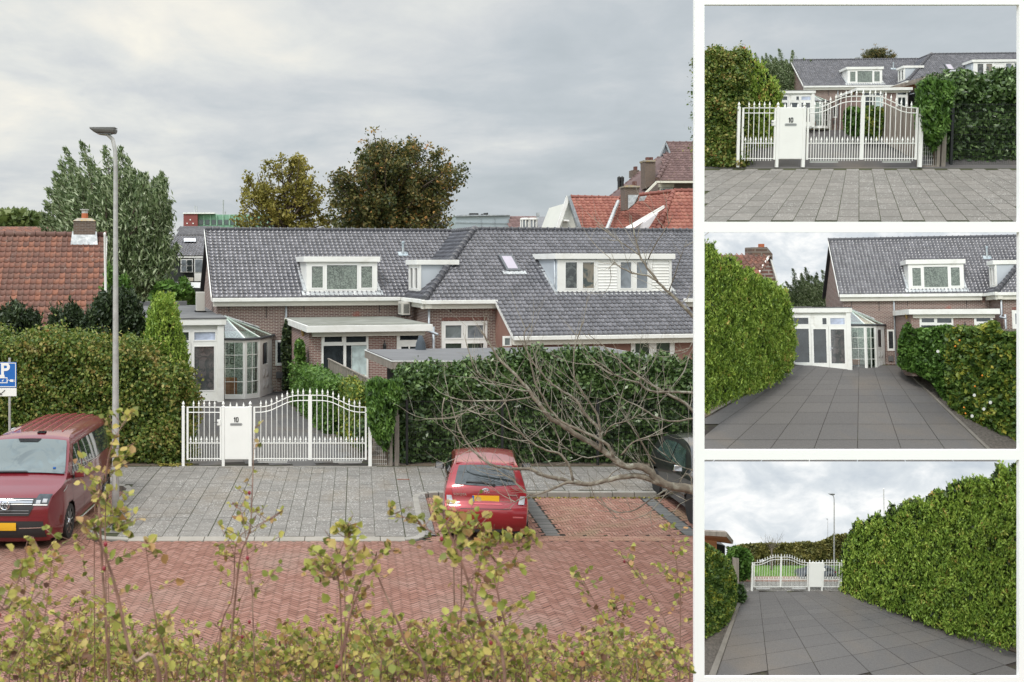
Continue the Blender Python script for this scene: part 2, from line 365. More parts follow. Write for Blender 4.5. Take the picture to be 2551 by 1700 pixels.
def hedge(name, label, cat, x0, x1, y0, y1, z0, ztop, n, size, m, group=None, core=True, lumpy=.12, root=None, faces=(.5, .22, .14, .14), aspect=1.6, k=2.0, spikes=0, ax=None):
    """ztop: function of x giving the local top height; leaves fill a shell about the faces"""
    r = root or empty(name, ((x0+x1)/2, (y0+y1)/2, z0), 0, label, cat, group)
    o = np.array(r.location)
    nf, nt, nl, nr = [int(n*q) for q in faces]; out = []; nrm = []
    X = rng.uniform(x0, x1, nf); zt = ztop(X); out.append(np.stack([X, np.full(nf, y0), z0+(zt-z0)*rng.random(nf)], 1)); nrm.append((0, -1, .2, nf))
    X = rng.uniform(x0, x1, nt); out.append(np.stack([X, rng.uniform(y0, y1, nt), ztop(X)], 1)); nrm.append((0, -.2, 1, nt))
    for xx, k_, sx in ((x0, nl, -1), (x1, nr, 1)):
        Yv = rng.uniform(y0, y1, k_); zt = ztop(np.full(k_, xx)); out.append(np.stack([np.full(k_, xx), Yv, z0+(zt-z0)*rng.random(k_)], 1)); nrm.append((sx, 0, .2, k_))
    P = np.concatenate(out); N = np.concatenate([np.tile([[a, b, c]], (q, 1)) for a, b, c, q in nrm])
    L = lump(P, k)
    P = P+N*(L*lumpy+rng.normal(size=len(P))*lumpy*.55)[:, None]+rng.normal(size=P.shape)*lumpy*.25
    leafcloud('foliage', P-o, size, m, r, aspect, facing=N, tbias=np.clip(L*.16, -.2, .2)+.1)
    if core:
        i = lumpy*1.1; xs = np.linspace(x0+i, x1-i, max(3, int((x1-x0)*4))); b = MB()
        for a, c in zip(xs[:-1], xs[1:]):
            za, zc = float(ztop(np.array([a]))[0])-i, float(ztop(np.array([c]))[0])-i
            b.hexa([(a, y0+i, z0), (c, y0+i, z0), (c, y1-i, z0), (a, y1-i, z0), (a, y0+i, za), (c, y0+i, zc), (c, y1-i, zc), (a, y1-i, za)])
        b.v = [tuple(np.array(v)-o) for v in b.v]
        b.build('shade_core', mat('hedge_core', None, **{'Base Color': (.02, .022, .01), 'Roughness': 1.}), r)  # solid near-black core: the hedge's inner darkness as colour, blocks see-through
    return r
def inpoly(x, y, poly):
    c = np.zeros(len(x), bool); n = len(poly)
    for i in range(n):
        x1, y1 = poly[i]; x2, y2 = poly[(i+1) % n]
        if y1 == y2: continue
        k = ((y1 > y) != (y2 > y)) & (x < (x2-x1)*(y-y1)/(y2-y1)+x1); c ^= k
    return c
def polypts(poly, Z, dz, n, holes=.0, k=.05, mp=None):
    poly = np.array(poly, float); lo, hi = poly.min(0), poly.max(0); P = []; tot = 0
    cx, cy = poly.mean(0)
    while tot < n:
        x = rng.uniform(lo[0], hi[0], n*2); y = rng.uniform(lo[1], hi[1], n*2); q = inpoly(x, y, poly)
        d = rng.uniform(-1, 1, n*2)
        nz = np.sin(x*k+2*np.sin(y*k*.8))+np.sin(y*k*1.3+1.7*np.sin(x*k*1.1+d*2))+.6*np.sin((x-y)*k*2.3+d*3)
        # ellipsoid-like depth: the crown is thinner towards its outline
        q &= (nz/2.6 > holes-1+rng.random(n*2)*.5)
        rx = (x-cx)/((hi[0]-lo[0])/2+1e-6); ry = (y-cy)/((hi[1]-lo[1])/2+1e-6); q &= d*d < 1.08-.75*np.minimum(rx*rx+ry*ry, 1.3)
        P.append(np.stack([x[q], y[q], d[q], nz[q]], 1)); tot += q.sum()
    P = np.concatenate(P)[:n]; mp = mp or (lambda x, y: (x, y))
    Zs = (Z(P[:, 0]) if callable(Z) else Z)+P[:, 2]*dz; x, y = mp(P[:, 0], P[:, 1])
    return np.stack([(x-PX)/F*Zs, Zs, H-(y-PY)/F*Zs], 1), P[:, 3]
def branchy(b, p, d, L, r, depth, spread=.5, up=.1, n=3, seg=4, rr=random):
    """recursive bare branching into MB b"""
    pts = [p]; q = p; dd = d.normalized()
    for i in range(seg):
        dd = (dd+Vector((rr.gauss(0, .12), rr.gauss(0, .12), rr.gauss(0, .10)+up*.3))).normalized(); q = q+dd*L/seg; pts.append(q)
    b.tube(pts, [r*(1-.6*i/seg) for i in range(seg+1)], 5 if r > .02 else 3, cap=False)
    if depth > 0:
        for i in range(n):
            k = rr.randint(1, seg); nd = (dd+Vector((rr.gauss(0, spread), rr.gauss(0, spread), rr.gauss(0, spread)+up))).normalized()
            branchy(b, pts[k], nd, L*rr.uniform(.5, .8), r*.5, depth-1, spread, up, n, seg, rr)
    return b
# ---------------- ground, road, pavement, driveway ----------------
TH = R(11.6); CU, SU = math.cos(TH), math.sin(TH); OX, OY = -5.86, 43.2     # the house stands turned by TH to the street
def zp(y): return .03+(y-21.1)*.023                                          # the pavement falls towards the road
SOIL = plain('soil', (.13, .10, .075), .95, .3, 3, bmp=.5, dirt=(.20, .15, .10))
GRASS = plain('grass_bank', (.07, .11, .03), .95, .35, 2, bmp=.5, dirt=(.12, .13, .05))
g = MB(); g.poly([(-600, -80, -.06), (600, -80, -.06), (600, 2400, -.06), (-600, 2400, -.06)]); tag(g.build('ground', GRASS), kind='structure')
g = MB(); g.prism([(-40, 27.9, .17), (40, 27.9, .17), (40, 90, .17), (-40, 90, .17)], (0, 0, -.2)); tag(g.build('garden_ground', SOIL), kind='structure')
g = MB(); ys = np.linspace(-12, 10.5, 16)
for i in range(15):
    za, zb = [3.7/(1+math.exp((yy-4.6)*.8))-.08 for yy in (ys[i], ys[i+1])]
    g.poly([(-30, ys[i], za), (3.6, ys[i], za), (3.6, ys[i+1], zb), (-30, ys[i+1], zb)])
tag(g.build('bank', GRASS, smooth=True), kind='structure')
def herring(x0, x1, y0, y1, W, n, ang, z, gap=.010, inside=None):
    ca, sa = math.cos(ang), math.sin(ang); cx, cy = (x0+x1)/2, (y0+y1)/2
    rad = math.hypot(x1-x0, y1-y0)/2/W+n*2; N = int(rad); out = []
    g_ = gap/W/2
    for r in range(-N, N):
        for m in range(-(2*N)//(2*n)-1, (2*N)//(2*n)+2):
            for (a, b, w_, h_) in ((r+2*n*m, r, n, 1), (r+2*n-1+2*n*m, r, 1, n)):
                mx, my = (a+w_/2)*W, (b+h_/2)*W; X = cx+mx*ca-my*sa; Y = cy+mx*sa+my*ca
                if not (x0 < X < x1 and y0 < Y < y1) or (inside and not inside(X, Y)): continue
                dz = random.gauss(0, .0012); q = []
                for (p, s) in ((a+g_, b+g_), (a+w_-g_, b+g_), (a+w_-g_, b+h_-g_), (a+g_, b+h_-g_)):
                    q.append((cx+p*W*ca-s*W*sa, cy+p*W*sa+s*W*ca, z+dz+random.gauss(0, .0006)))
                out.append(q)
    return out
JOINT = plain('joint_sand', (.035, .028, .024), .95, .3, 4, dirt=(.07, .08, .03))
KLINK = tinted('road_clinker', [(0, (.235, .112, .082)), (.5, (.285, .143, .108)), (1, (.34, .188, .148))], .75, grain=.25, big=(.35, (.30, .21, .17), .5, .8))
KLINKB = tinted('bay_clinker', [(0, (.29, .14, .10)), (.5, (.36, .185, .14)), (1, (.42, .25, .19))], .75, grain=.3, big=(.8, (.33, .24, .15), .48, .75))
b = MB(); b.box(-20, 11, 9.8, 21.0, -.3, -.008); road = b.build('road', JOINT); tag(road, kind='structure')
quads('clinkers', herring(-12, 9.6, 11.0, 20.9, .07, 3, R(45), 0), KLINK, road)
bay = MB().box(1.2, 11, 20.9, 24.95, -.3, -.009).build('parking_bays', JOINT); tag(bay, kind='structure')
bb = lambda X, Y: not (abs(X-3.92) < .15 and Y > 21.3) and not (abs(X-6.72) < .15 and Y > 21.3) and Y > 21.3-.0 
q = herring(1.4, 9.6, 20.9, 24.95, .07, 3, 0, 0, inside=bb)
for k in range(5):
    for i in range(40): x = 1.35+i*.212+(k % 2)*.1; q.append([(x, 20.93+k*.076, 0), (x+.205, 20.93+k*.076, 0), (x+.205, 21.0+k*.076, 0), (x, 21.0+k*.076, 0)])
quads('clinkers', q, KLINKB, bay)
q = []
for X in (3.92, 6.72):
    for i in range(50): y = 21.33+i*.0725; q.append([(X-.14, y, .001), (X+.14, y, .001), (X+.14, y+.067, .001), (X-.14, y+.067, .001)])
quads('grey_dividing_clinkers', q, tinted('grey_clinker', [(0, (.12, .12, .115)), (1, (.20, .20, .19))], .8, grain=.2), bay)
bay2 = MB().box(-12, -5.0, 20.9, 25.7, -.3, -.009).build('parking_bays', JOINT); tag(bay2, kind='structure')
quads('clinkers', herring(-11, -5.3, 20.9, 25.6, .07, 3, 0, 0), KLINKB, bay2)
PAVE_A = tinted('small_pavement_tile', [(0, (.205, .195, .178)), (.5, (.232, .218, .199)), (1, (.258, .243, .222))], .8, grain=.5, gscale=120, bmp=.3, speck=(42, (.36, .35, .33)))
PAVE = tinted('pavement_tile', [(0, (.205, .195, .178)), (.5, (.232, .218, .199)), (1, (.258, .243, .222))], .8, grain=.5, gscale=90, bmp=.3, big=(.5, (.24, .20, .15), .52, .8), speck=(19, (.44, .43, .405)))
def inpave(X, Y):
    if Y > 27.62: return False
    if X > 1.42: return Y > 24.98
    if X < -5.35: return Y > 25.72
    return Y > 21.13+max(0, (X-.9))*.4 and Y > 21.13+max(0, -4.7-X)*.6
pv = MB()
pv.poly([(-12, 25.5, zp(25.5)-.012), (11, 25.5, zp(25.5)-.012), (11, 27.8, zp(27.8)-.012), (-12, 27.8, zp(27.8)-.012)])
pv.poly([(-5.3, 21.1, zp(21.1)-.012), (1.4, 21.1, zp(21.1)-.012), (1.4, 25.52, zp(25.5)-.012), (-5.3, 25.52, zp(25.5)-.012)])
pv.poly([(1.4, 24.98, zp(24.9)-.012), (11, 24.98, zp(24.9)-.012), (11, 25.55, zp(25.5)-.011), (1.4, 25.55, zp(25.5)-.011)])
pave = pv.build('pavement', plain('mossy_joint', (.05, .055, .025), .95, .3, 3)); tag(pave, kind='structure')
q = []
for i in range(-40, 34):
    x = i*.302+.06; off = random.choice((0, .15, .07)); dx = random.gauss(0, .004)
    for k in range(-1, 24):
        y = 21.1+off+k*.30
        ya, yb = max(y, 21.13), min(y+.294, 27.66)
        if yb-ya < .05 or not inpave(x+.15, (ya+yb)/2) or not inpave(x+.15, min(yb, 27.6)): continue
        e = random.gauss(0, .0015); q.append([(x+dx, ya, zp(ya)+e), (x+dx+.290, ya, zp(ya)+e), (x+dx+.290, yb-.002, zp(yb)+e), (x+dx, yb-.002, zp(yb)+e)])
quads('paving_tiles', q, PAVE, pave)
b = MB().box(.98, 1.28, 26.15, 26.21, zp(26.2)-.01, zp(26.2)+.008); tag(b.build('valve_cover', plain('rust', (.22, .09, .06), .8)), 'small rust red metal cover set in the grey pavement tiles', 'cover')
# kerbs
def kerb(path, wd, name, label):
    out = []; seg = []
    for (a, b_) in zip(path[:-1], path[1:]):
        d = Vector(b_)-Vector(a); n = max(1, round(d.length/.52)); seg += [Vector(a)+d*k/n for k in range(n)]
    seg.append(Vector(path[-1])); k = MB()
    for a, b_ in zip(seg[:-1], seg[1:]):
        d = (b_-a); u = d.normalized(); nn = Vector((-u.y, u.x)); a2 = a+u*.006; b2 = b_-u*.006
        za, zb = zp(a.y)+.012, zp(b_.y)+.012
        P = [a2, b2, b2+nn*wd, a2+nn*wd]
        k.hexa([(P[0].x, P[0].y, -.1), (P[1].x, P[1].y, -.1), (P[2].x, P[2].y, -.1), (P[3].x, P[3].y, -.1), (P[0].x, P[0].y, za-.01), (P[1].x, P[1].y, zb-.01), (P[2].x, P[2].y, zb), (P[3].x, P[3].y, za)])
    return tag(k.build(name, CONC, bevel=.012), kind='structure')
kerb([(.95, 20.93), (1.2, 21.0), (1.33, 21.15), (1.38, 21.4), (1.40, 24.4), (1.48, 24.65), (1.66, 24.80), (1.9, 24.84), (9.5, 24.84)][::1], .14, 'kerb', '')
kerb([(-9.8, 25.58), (-5.9, 25.58), (-5.6, 25.5), (-5.45, 25.2), (-5.42, 21.6), (-5.3, 21.25), (-5.05, 21.02), (-4.5, 20.93)], .14, 'kerb', '')
k = MB()
for i in range(11):
    x = -4.5+i*.496
    k.hexa([(x, 20.9, -.1), (x+.484, 20.9, -.1), (x+.484, 21.13, -.1), (x, 21.13, -.1), (x, 20.9, .012), (x+.484, 20.9, .012), (x+.484, 21.13, .036), (x, 21.13, .036)])
tag(k.build('kerb_ramp', plain('kerb_concrete', (.30, .275, .24), .8, .1, 2, bmp=.1, dirt=(.25, .235, .20)), bevel=.006), kind='structure')
# leaf litter along the kerb and at the foot of the hedge
n = 420; P = np.stack([rng.choice([1, 0], n), rng.random(n), rng.random(n)], 1)
lx = np.where(P[:, 0] > .5, 2.1+P[:, 1]*5, -5.2+P[:, 1]*.9); ly = np.where(P[:, 0] > .5, 24.78-np.abs(rng.normal(0, .05, n)), 27.9-np.abs(rng.normal(0, .1, n)))
lit = leafcloud('fallen_leaves', np.stack([lx, ly, np.where(P[:, 0] > .5, .012, zp(ly)+.02)], 1), .05, L_GOLD, None, 1.3, facing=np.tile([[0, 0, 1.]], (n, 1))); tag(lit, 'brown and yellow fallen leaves lying along the kerb and hedge foot', 'fallen leaves', kind='stuff')
# driveway slabs, laid square to the house
DZ = .195
DRV = tinted('driveway_slab', [(0, (.112, .106, .104)), (.5, (.120, .114, .111)), (1, (.129, .122, .118))], .7, grain=.25, big=(.55, (.17, .14, .11), .54, .85))
drv = MB(); drv.poly([(-4.75, 27.66, DZ-.01), (.45, 27.66, DZ-.01), (-2.7, 44.4, DZ-.01), (-8.2, 44.4, DZ-.01)]); drv = drv.build('driveway', JOINT); tag(drv, kind='structure')
q = []
for i in range(-3, 14):
    for j in range(-1, 40):
        u0, v0 = i*.6-3.2, -17+j*.6+(i % 2)*.3
        cxx, cyy = u0+.3, v0+.3; X = OX+CU*cxx-SU*cyy; Y = OY+SU*cxx+CU*cyy
        l = -4.65-(Y-27.7)*.2; r = .42-(Y-27.7)*.2
        if not (l < X < r and 27.98 < Y < 44.0): continue
        c = [(u0+.003, v0+.003), (u0+.597, v0+.003), (u0+.597, v0+.597), (u0+.003, v0+.597)]; e = random.gauss(0, .001)
        q.append([(OX+CU*a-SU*b_, OY+SU*a+CU*b_, DZ+e) for a, b_ in c])
quads('slabs', q, DRV, drv)
b = MB().box(-4.7, .5, 27.64, 27.70, .1, DZ-.002).build('threshold_strip', CONC); tag(b, kind='structure')
b = MB().prism([(OX+CU*(u)-SU*v, OY+SU*u+CU*v, .18) for u, v in ((2.55, -15.6), (3.05, -15.6), (3.05, -2.5), (2.55, -2.5))], (0, 0, .015)); tag(b.build('gravel_strip', plain('gravel', (.12, .105, .09), .95, .4, 30, bmp=1)), kind='structure')

# ---------------- house with black tiles ----------------
def ray(px): return (px-PX)/F
def hz(px, py, V):
    a = ray(px); tt = (V+(-SU*OX+CU*OY))/(-SU*a+CU); X, Y = a*tt, tt
    return ((X-OX)*CU+(Y-OY)*SU, H-(py-PY)/F*tt)
def hu(px, V): return hz(px, PY, V)[0]
def tiles(name, m, o, eu, es, width, length, inside, parent, tw=.2, tl=.262, lift=.040, pan=True, bottom=True):
    o, eu, es = np.array(o, float), np.array(eu, float), np.array(es, float); eu /= np.linalg.norm(eu); es /= np.linalg.norm(es); nn = np.cross(eu, es)
    if nn[2] < 0: nn = -nn
    px = np.array([0, .10, .24, .38, .55, .8, 1.]); ph = np.array([.034, .050, .034, .006, 0, .006, .026]) if pan else np.array([0, 0, 0, 0, 0, 0, 0.])
    ni, nj = int(width/tw)+1, int(length/tl)+1; V = []; Fq = []; T = []; k = len(px)
    for j in range(nj):
        for i in range(ni):
            s, r = (i+.5)*tw, (j+.5)*tl
            if s > width+.1 or r > length+.02 or not inside(s, r): continue
            b0 = len(V); r0, r1 = j*tl-.02, min((j+1)*tl, length)
            l = lift+random.gauss(0, .0015); dl = random.gauss(0, .004)
            for (rr, hh) in ((r0+dl, l), (r1, .0), (r0+dl, -.004)):
                for a, h in zip(px, ph):
                    V.append(o+eu*((i+a)*tw*1.0)+es*rr+nn*((h+hh) if hh > -.001 else 0.0))
            for a in range(k-1):
                Fq.append((b0+a, b0+a+1, b0+k+a+1, b0+k+a)); Fq.append((b0+2*k+a, b0+2*k+a+1, b0+a+1, b0+a)); 
            T += [random.random()]*(2*(k-1))
    return mesh_np(name, V, Fq, m, parent, T)
def ridge(b, p, q, r=.115, L=.34):
    p, q = Vector(p), Vector(q); d = q-p; n = max(1, round(d.length/L)); u = d/n
    for i in range(n):
        a = p+u*i; e = a+u
        b.tube([a, a+u*.02, a+u*.14, a+u*.16, e+u*.02], [r*1.17, r*1.22, r*1.22, r, r*.93], 10)
def grid_frame(b, xs, zs, holes, y0, y1, M):
    """boxes for every cell of the grid that is not a hole"""
    for a0, a1 in zip(xs[:-1], xs[1:]):
        run = None
        for c0, c1 in list(zip(zs[:-1], zs[1:]))+[(None, None)]:
            hole = c0 is None or any(h[0]-1e-6 <= (a0+a1)/2 <= h[1]+1e-6 and h[2]-1e-6 <= (c0+c1)/2 <= h[3]+1e-6 for h in holes)
            if not hole: run = (run[0], c1) if run else (c0, c1)
            elif run:
                P = [M(a0, y0, run[0]), M(a1, y0, run[0]), M(a1, y1, run[0]), M(a0, y1, run[0]), M(a0, y0, run[1]), M(a1, y0, run[1]), M(a1, y1, run[1]), M(a0, y1, run[1])]
                b.hexa(P); run = None
IDM = lambda x, y, z: (x, y, z)
def window(root, V, fr, panes, glass=None, fm=None, name='window', depth=.02, out=.045, M=IDM, conv=None, sash=.028):
    """frame (u0,u1,z0,z1) with panes in it, all in photo pixels when conv is hz; the frame is a part, panes and sashes sub-parts"""
    conv = conv or (lambda x, y: hz(x, y, V))
    def rc(r): (a, z1), (b_, z0) = conv(r[0], r[2]), conv(r[1], r[3]); return (min(a, b_), max(a, b_), min(z0, z1), max(z0, z1))
    f = rc(fr); ps = [rc(p[:4]) for p in panes]
    xs = sorted({f[0], f[1], *[p[0] for p in ps], *[p[1] for p in ps]}); zs = sorted({f[2], f[3], *[p[2] for p in ps], *[p[3] for p in ps]})
    b = MB(); grid_frame(b, xs, zs, ps, V-out, V+depth, M); w_ = b.build(name, fm or WHITE, root, bevel=.004)
    for p, pr in zip(ps, panes):
        gm = pr[4] if len(pr) > 4 else (glass or GL)
        if sash:
            s = MB(); s_ = sash; o2 = .012
            grid_frame(s, [p[0]-s_, p[0], p[1], p[1]+s_], [p[2]-s_, p[2], p[3], p[3]+s_], [p], V-out-o2, V-out-.001, M); s.build('sash', PVC, w_)
        g_ = MB().add([M(p[0], V-.010, p[2]), M(p[1], V-.010, p[2]), M(p[1], V-.010, p[3]), M(p[0], V-.010, p[3])], [(0, 1, 2, 3)]).build('pane', gm, w_)
    return w_
house = empty('house', (OX, OY, 0), TH, 'long brick house with glossy black tiled roofs, white dormers and white gutters', 'house')
SL = .617
b = MB(); sec = [(.3, .1), (.3, 3.95), (4.7, 6.80), (9.1, 3.95), (9.1, .1)]
b.prism([(.18, v, z) for v, z in sec], (11, 0, 0)); b.build('wall', BRICK, house)
b = MB(); b.box(8.25, 24, -3.1, 4.6, .1, 3.9).build('wall', BRICK, house)
b = MB(); b.box(10.95, 18.8, -5.2, -3.1, .1, 2.62).prism([(10.95, -5.2, 2.62), (10.95, -3.1, 2.62), (10.95, -3.1, 3.95)], (.12, 0, 0)).build('wall', BRICKR, house)
# roof decks under the tiles
b = MB()
b.slab([(0, 0, 4.05), (8.05, 0, 4.05), (11.5, 4.7, 6.95), (0, 4.7, 6.95)], .10); b.slab([(0, 9.4, 4.05), (24, 9.4, 4.05), (24, 4.7, 6.93), (0, 4.7, 6.95)], .1)
b.slab([(8, -3.4, 4.01), (24, -3.4, 4.01), (24, 1.3, 6.91), (11.5, 1.3, 6.91)], .10); b.slab([(10.87, -5.5, 2.71), (18.9, -5.5, 2.71), (18.9, -3.4, 4.00), (10.87, -3.4, 4.00)], .09)
b.slab([(8, -3.4, 4.00), (11.5, 1.3, 6.90), (11.5, 4.7, 6.90), (8.02, 0, 4.00)], .1); b.slab([(11.5, 1.3, 6.91), (24, 1.3, 6.91), (24, 4.7, 6.9), (11.5, 4.7, 6.9)], .1)
deck = b.build('roof', plain('roof_deck', (.03, .03, .032), .8), house)
n1 = math.hypot(1, SL)
tiles('roof_tiles', BTILE, (0, 0, 4.09), (1, 0, 0), (0, 1, SL), 12, 4.7*n1, lambda s, r: s < 8.15+.75*r/n1, deck)
def insB(s, r):
    v = -5.5+r/n1; u = 8+s
    return (u > 8+(v+3.4)*3.5/4.7-.1) if v >= -3.4 else (10.87 < u < 18.9)
tiles('roof_tiles', BTILE, (8, -5.5, 4.05-SL*2.1), (1, 0, 0), (0, 1, SL), 16, 6.8*n1, insB, deck)
n2 = math.hypot(1, .823)
tiles('roof_tiles', BTILE, (8, -3.4, 4.06), (0, 1, 0), (1, 0, .823), 8.2, 3.5*n2, lambda s, r: (s > (r/n2)*4.7/3.5-.1) and (s-3.4 < max(0, (r/n2-.05)/.75)+.1), deck)
b = MB(); ridge(b, (-.05, 4.7, 7.0), (11.5, 4.7, 7.0)); ridge(b, (11.5, 1.3, 6.97), (24, 1.3, 6.97)); ridge(b, (11.5, 1.3, 6.97), (11.5, 4.7, 6.97)); ridge(b, (7.95, -3.45, 4.10), (11.5, 1.3, 7.02), .13, .36)
b.lathe((11.5, 1.3, 6.97), [(.17, 0), (.15, .1), (.06, .17)], 10); b.build('ridge_tiles', plain('ridge_black', (.095, .097, .11), .3, .15, 5, bmp=0), deck, smooth=True)
# verge boards on the left gable and on the catslide
b = MB(); b.prism([(-.04, -.05, 3.95), (-.04, 4.72, 6.88), (-.04, 4.72, 7.02), (-.04, -.05, 4.12)], (-.03, 0, 0)); b.build('verge_board', WHITE, house); b = MB(); b.prism([(10.84, -5.5, 2.60), (10.84, -3.45, 3.87), (10.84, -3.45, 4.05), (10.84, -5.5, 2.78)], (-.03, 0, 0)); b.build('verge_board', WHITE, house)
def gutter(u0, u1, v, z, name='gutter', along='u', root=house):
    b = MB()
    if along == 'u': b.box(u0, u1, v-.17, v-.03, z-.15, z+.0); b.box(u0+.02, u1-.02, v-.03, v+.02, z-.13, z-.02); b.build(name, WHITE, root, bevel=.012); b = MB(); b.box(u0+.05, u1-.02, v-.01, v+.28, z-.34, z-.152); b.build('soffit', plain('cream_paint', (.66, .64, .57), .5, .06, 2, bmp=0), root)
    else: b.box(v-.17, v-.03, u0, u1, z-.15, z); b.build(name, WHITE, root, bevel=.012); b = MB(); b.box(v-.01, v+.24, u0, u1, z-.34, z-.152); b.build('soffit', plain('cream_paint', (.66, .64, .57)), root)
gutter(-.02, 7.80, 0, 4.07); gutter(-3.5, 0, 7.98, 4.06, along='v'); gutter(7.83, 10.9, -3.4, 4.04); gutter(18.85, 24, -3.4, 4.04); gutter(10.83, 18.95, -5.5, 2.74)
# wall anchors, downpipes
b = MB()
for px, V in ((570, .3), (663, .3), (757, .3), (945, .3), (1122, -3.1)):
    u, z = hz(px, 765, V); b.box(u-.012, u+.012, V-.025, V, z-.22 if px != 663 else z-.45, z+.22 if px != 663 else z+.05)
b.build('wall_anchor', BLACK, house)
b = MB(); u = hu(713, .2); b.tube([(u, .2, 3.95), (u, .2, 3.0), (u, .2, .2)], .045, 8)
u2 = hu(1068, -3.2); b.tube([(u2, -3.25, 3.9), (u2, -3.25, 3.0), (u2-.12, -3.35, 2.86), (u2-.12, -4.9, 2.8)], .05, 8); u3 = hu(1080, -3.3); b.tube([(u3, -3.3, 3.0), (u3, -3.3, .2)], .055, 8); b.build('downpipe', ZINC, house, smooth=True)
def dormer(root, u0, u1, V, z0, z1, slope_o, cheek, name='dormer', sideL=None):
    vb = (z1-slope_o[1])/SL+slope_o[0]
    b = MB(); b.add([(u0, V, z0), (u1, V, z0), (u1, V, z1-.1), (u0, V, z1-.1), (u0, vb, z1-.1), (u1, vb, z1-.1)], [(0, 1, 2, 3), (0, 3, 4), (1, 5, 2), (3, 2, 5, 4)]); d = b.build(name, cheek, root)
    b = MB(); b.box(u0-.12, u1+.10, V-.14, vb+.15, z1-.22, z1); b.build('fascia', WHITE, d, bevel=.01)
    b = MB(); b.box(u0-.09, u1+.07, V-.11, vb+.3, z1+.001, z1+.02); b.build('flat_roof', BITU, d)
    b = MB(); b.slab([(u0-.2, V-.3, z0+SL*-.25+.05), (u1+.2, V-.3, z0+SL*-.25+.05), (u1+.2, V+.02, z0+.09-.02), (u0-.2, V+.02, z0+.09-.02)], .02)
    b.prism([(u0-.14, V-.1, z0-.02), (u0-.14, vb, z1-.1), (u0-.14, vb, z1-.02), (u0-.14, V-.1, z0+.09)], (.13, 0, 0)); b.prism([(u1+.01, V-.1, z0-.02), (u1+.01, vb, z1-.1), (u1+.01, vb, z1-.02), (u1+.01, V-.1, z0+.09)], (.12, 0, 0)); b.build('flashing', LEAD, d)
    return d
u0, u1 = hu(763, .3), hu(940, .3)
d1 = dormer(house, u0, u1, .3, 4.27, 5.76, (0, 4.09), WHITE)
window(d1, .3, (763, 939, 657, 726), [(776.3, 803.8, 664, 717), (813.8, 889.3, 661, 721), (899.2, 926.8, 664, 717)], GLW, sash=.045)
b = MB(); z = hz(850, 712, .31)[1]
for k in range(9): uu = hu(835, .3)+k*.17; b.box(uu, uu+.05, .312, .318, 4.40, 4.58)
b.box(hu(832, .3), hu(889, .3), .312, .318, 4.58, 4.63); b.build('bed_rail', WHITE, d1)
u0, u1 = hu(1387, -3.0), hu(1673, -3.0)
d3 = dormer(house, u0, u1, -3.0, 4.25, 5.87, (-3.4, 4.05), GREYP)
window(d3, -3.0, (1388, 1672, 648, 728), [(1407.9, 1436.4, 654, 718, darkglass('dormer_glass_dark', (.02, .022, .02), pat=(2, (.10, .11, .10)))), (1450.7, 1478.8, 654, 718, darkglass('dormer_glass_tan', (.02, .03, .025), pat=(1.2, (.20, .17, .12)))), (1488, 1537, 649.5, 723, WHITE), (1544.8, 1571.6, 654, 718, GLB), (1585, 1612, 654, 718, GLB), (1622, 1666, 649.5, 723, WHITE)], sash=.035)
for (a, c) in ((1488.5, 1536.5), (1622.5, 1665.5)):
    b = MB()
    for k in range(10):
        z0 = 4.33+k*.122; b.prism([(hu(a, -3), -3.02, z0), (hu(a, -3), -3.045, z0+.005), (hu(a, -3), -3.02, z0+.115)], (hu(c, -3)-hu(a, -3), 0, 0))
    b.build('siding', WHITE, d3)
b = MB(); u = hu(1383, -2.9); b.tube([(u, -2.85, 5.7), (u, -2.85, 4.6), (u+.05, -3.0, 4.3)], .04, 8); b.build('downpipe', ZINC, d3, smooth=True)
# side dormer on the hip face, its window looks left
b = MB(); b.add([(8.3, -1.4, 4.25), (8.3, .3, 4.25), (8.3, .3, 5.5), (8.3, -1.4, 5.5), (9.85, -1.4, 5.5), (9.85, .3, 5.5)], [(0, 1, 2, 3), (0, 3, 4), (1, 5, 2), (3, 2, 5, 4)]); d2 = b.build('side_dormer', GREYP, house)
b = MB(); b.box(8.16, 9.95, -1.5, .42, 5.42, 5.62); b.build('fascia', WHITE, d2, bevel=.01)
M2 = lambda x, y, z: (y, x, z)
window(d2, 8.3, (-1.38, .29, 4.3, 5.42), [(-.44, 0.0, 4.45, 5.28), (-1.2, -.78, 4.45, 5.28)], GL, M=M2, conv=lambda a, b_: (a, b_), name='window')
b = MB(); b.box(8.27, 8.35, -1.44, -1.40, 4.2, 5.42); b.build('corner_post', WHITE, d2)
# roof window, vent pipe
def onroof(px, py, V0):   # pixel on the main right slope
    lo, hi = -5.5, 6
    for _ in range(50):
        V = (lo+hi)/2; u, z = hz(px, py, V)
        if z > 4.05+SL*(V-V0): lo = V
        else: hi = V
    return u, V, z
b = MB(); c = [onroof(*p, -3.4) for p in ((1241, 640), (1275, 640), (1286, 679), (1252, 679))]
up = Vector((0, -SL, 1)).normalized()
def slabup(b, pts, h0, h1): P = [Vector(p)+up*h0 for p in pts]; b.prism(P, up*(h1-h0))
uu0, uu1 = c[0][0], c[1][0]; va, vb = c[2][1], c[0][1]; zf = lambda v: 4.05+SL*(v+3.4)+.02
rr = lambda a0, a1, v0, v1: [(a0, v0, zf(v0)), (a1, v0, zf(v0)), (a1, v1, zf(v1)), (a0, v1, zf(v1))]
slabup(b, rr(uu0, uu1, va, vb), .0, .09); rw = b.build('roof_window', plain('dark_frame', (.09, .10, .11), .5, .1, 4, bmp=0), deck, bevel=.01)
b = MB(); slabup(b, rr(uu0+.09, uu1-.09, va+.1, vb-.12), .092, .10); b.build('pane', LAV, rw)
b = MB(); slabup(b, rr(uu0-.2, uu1+.2, va-.2, va), .02, .05); b.build('flashing', LEAD, rw)
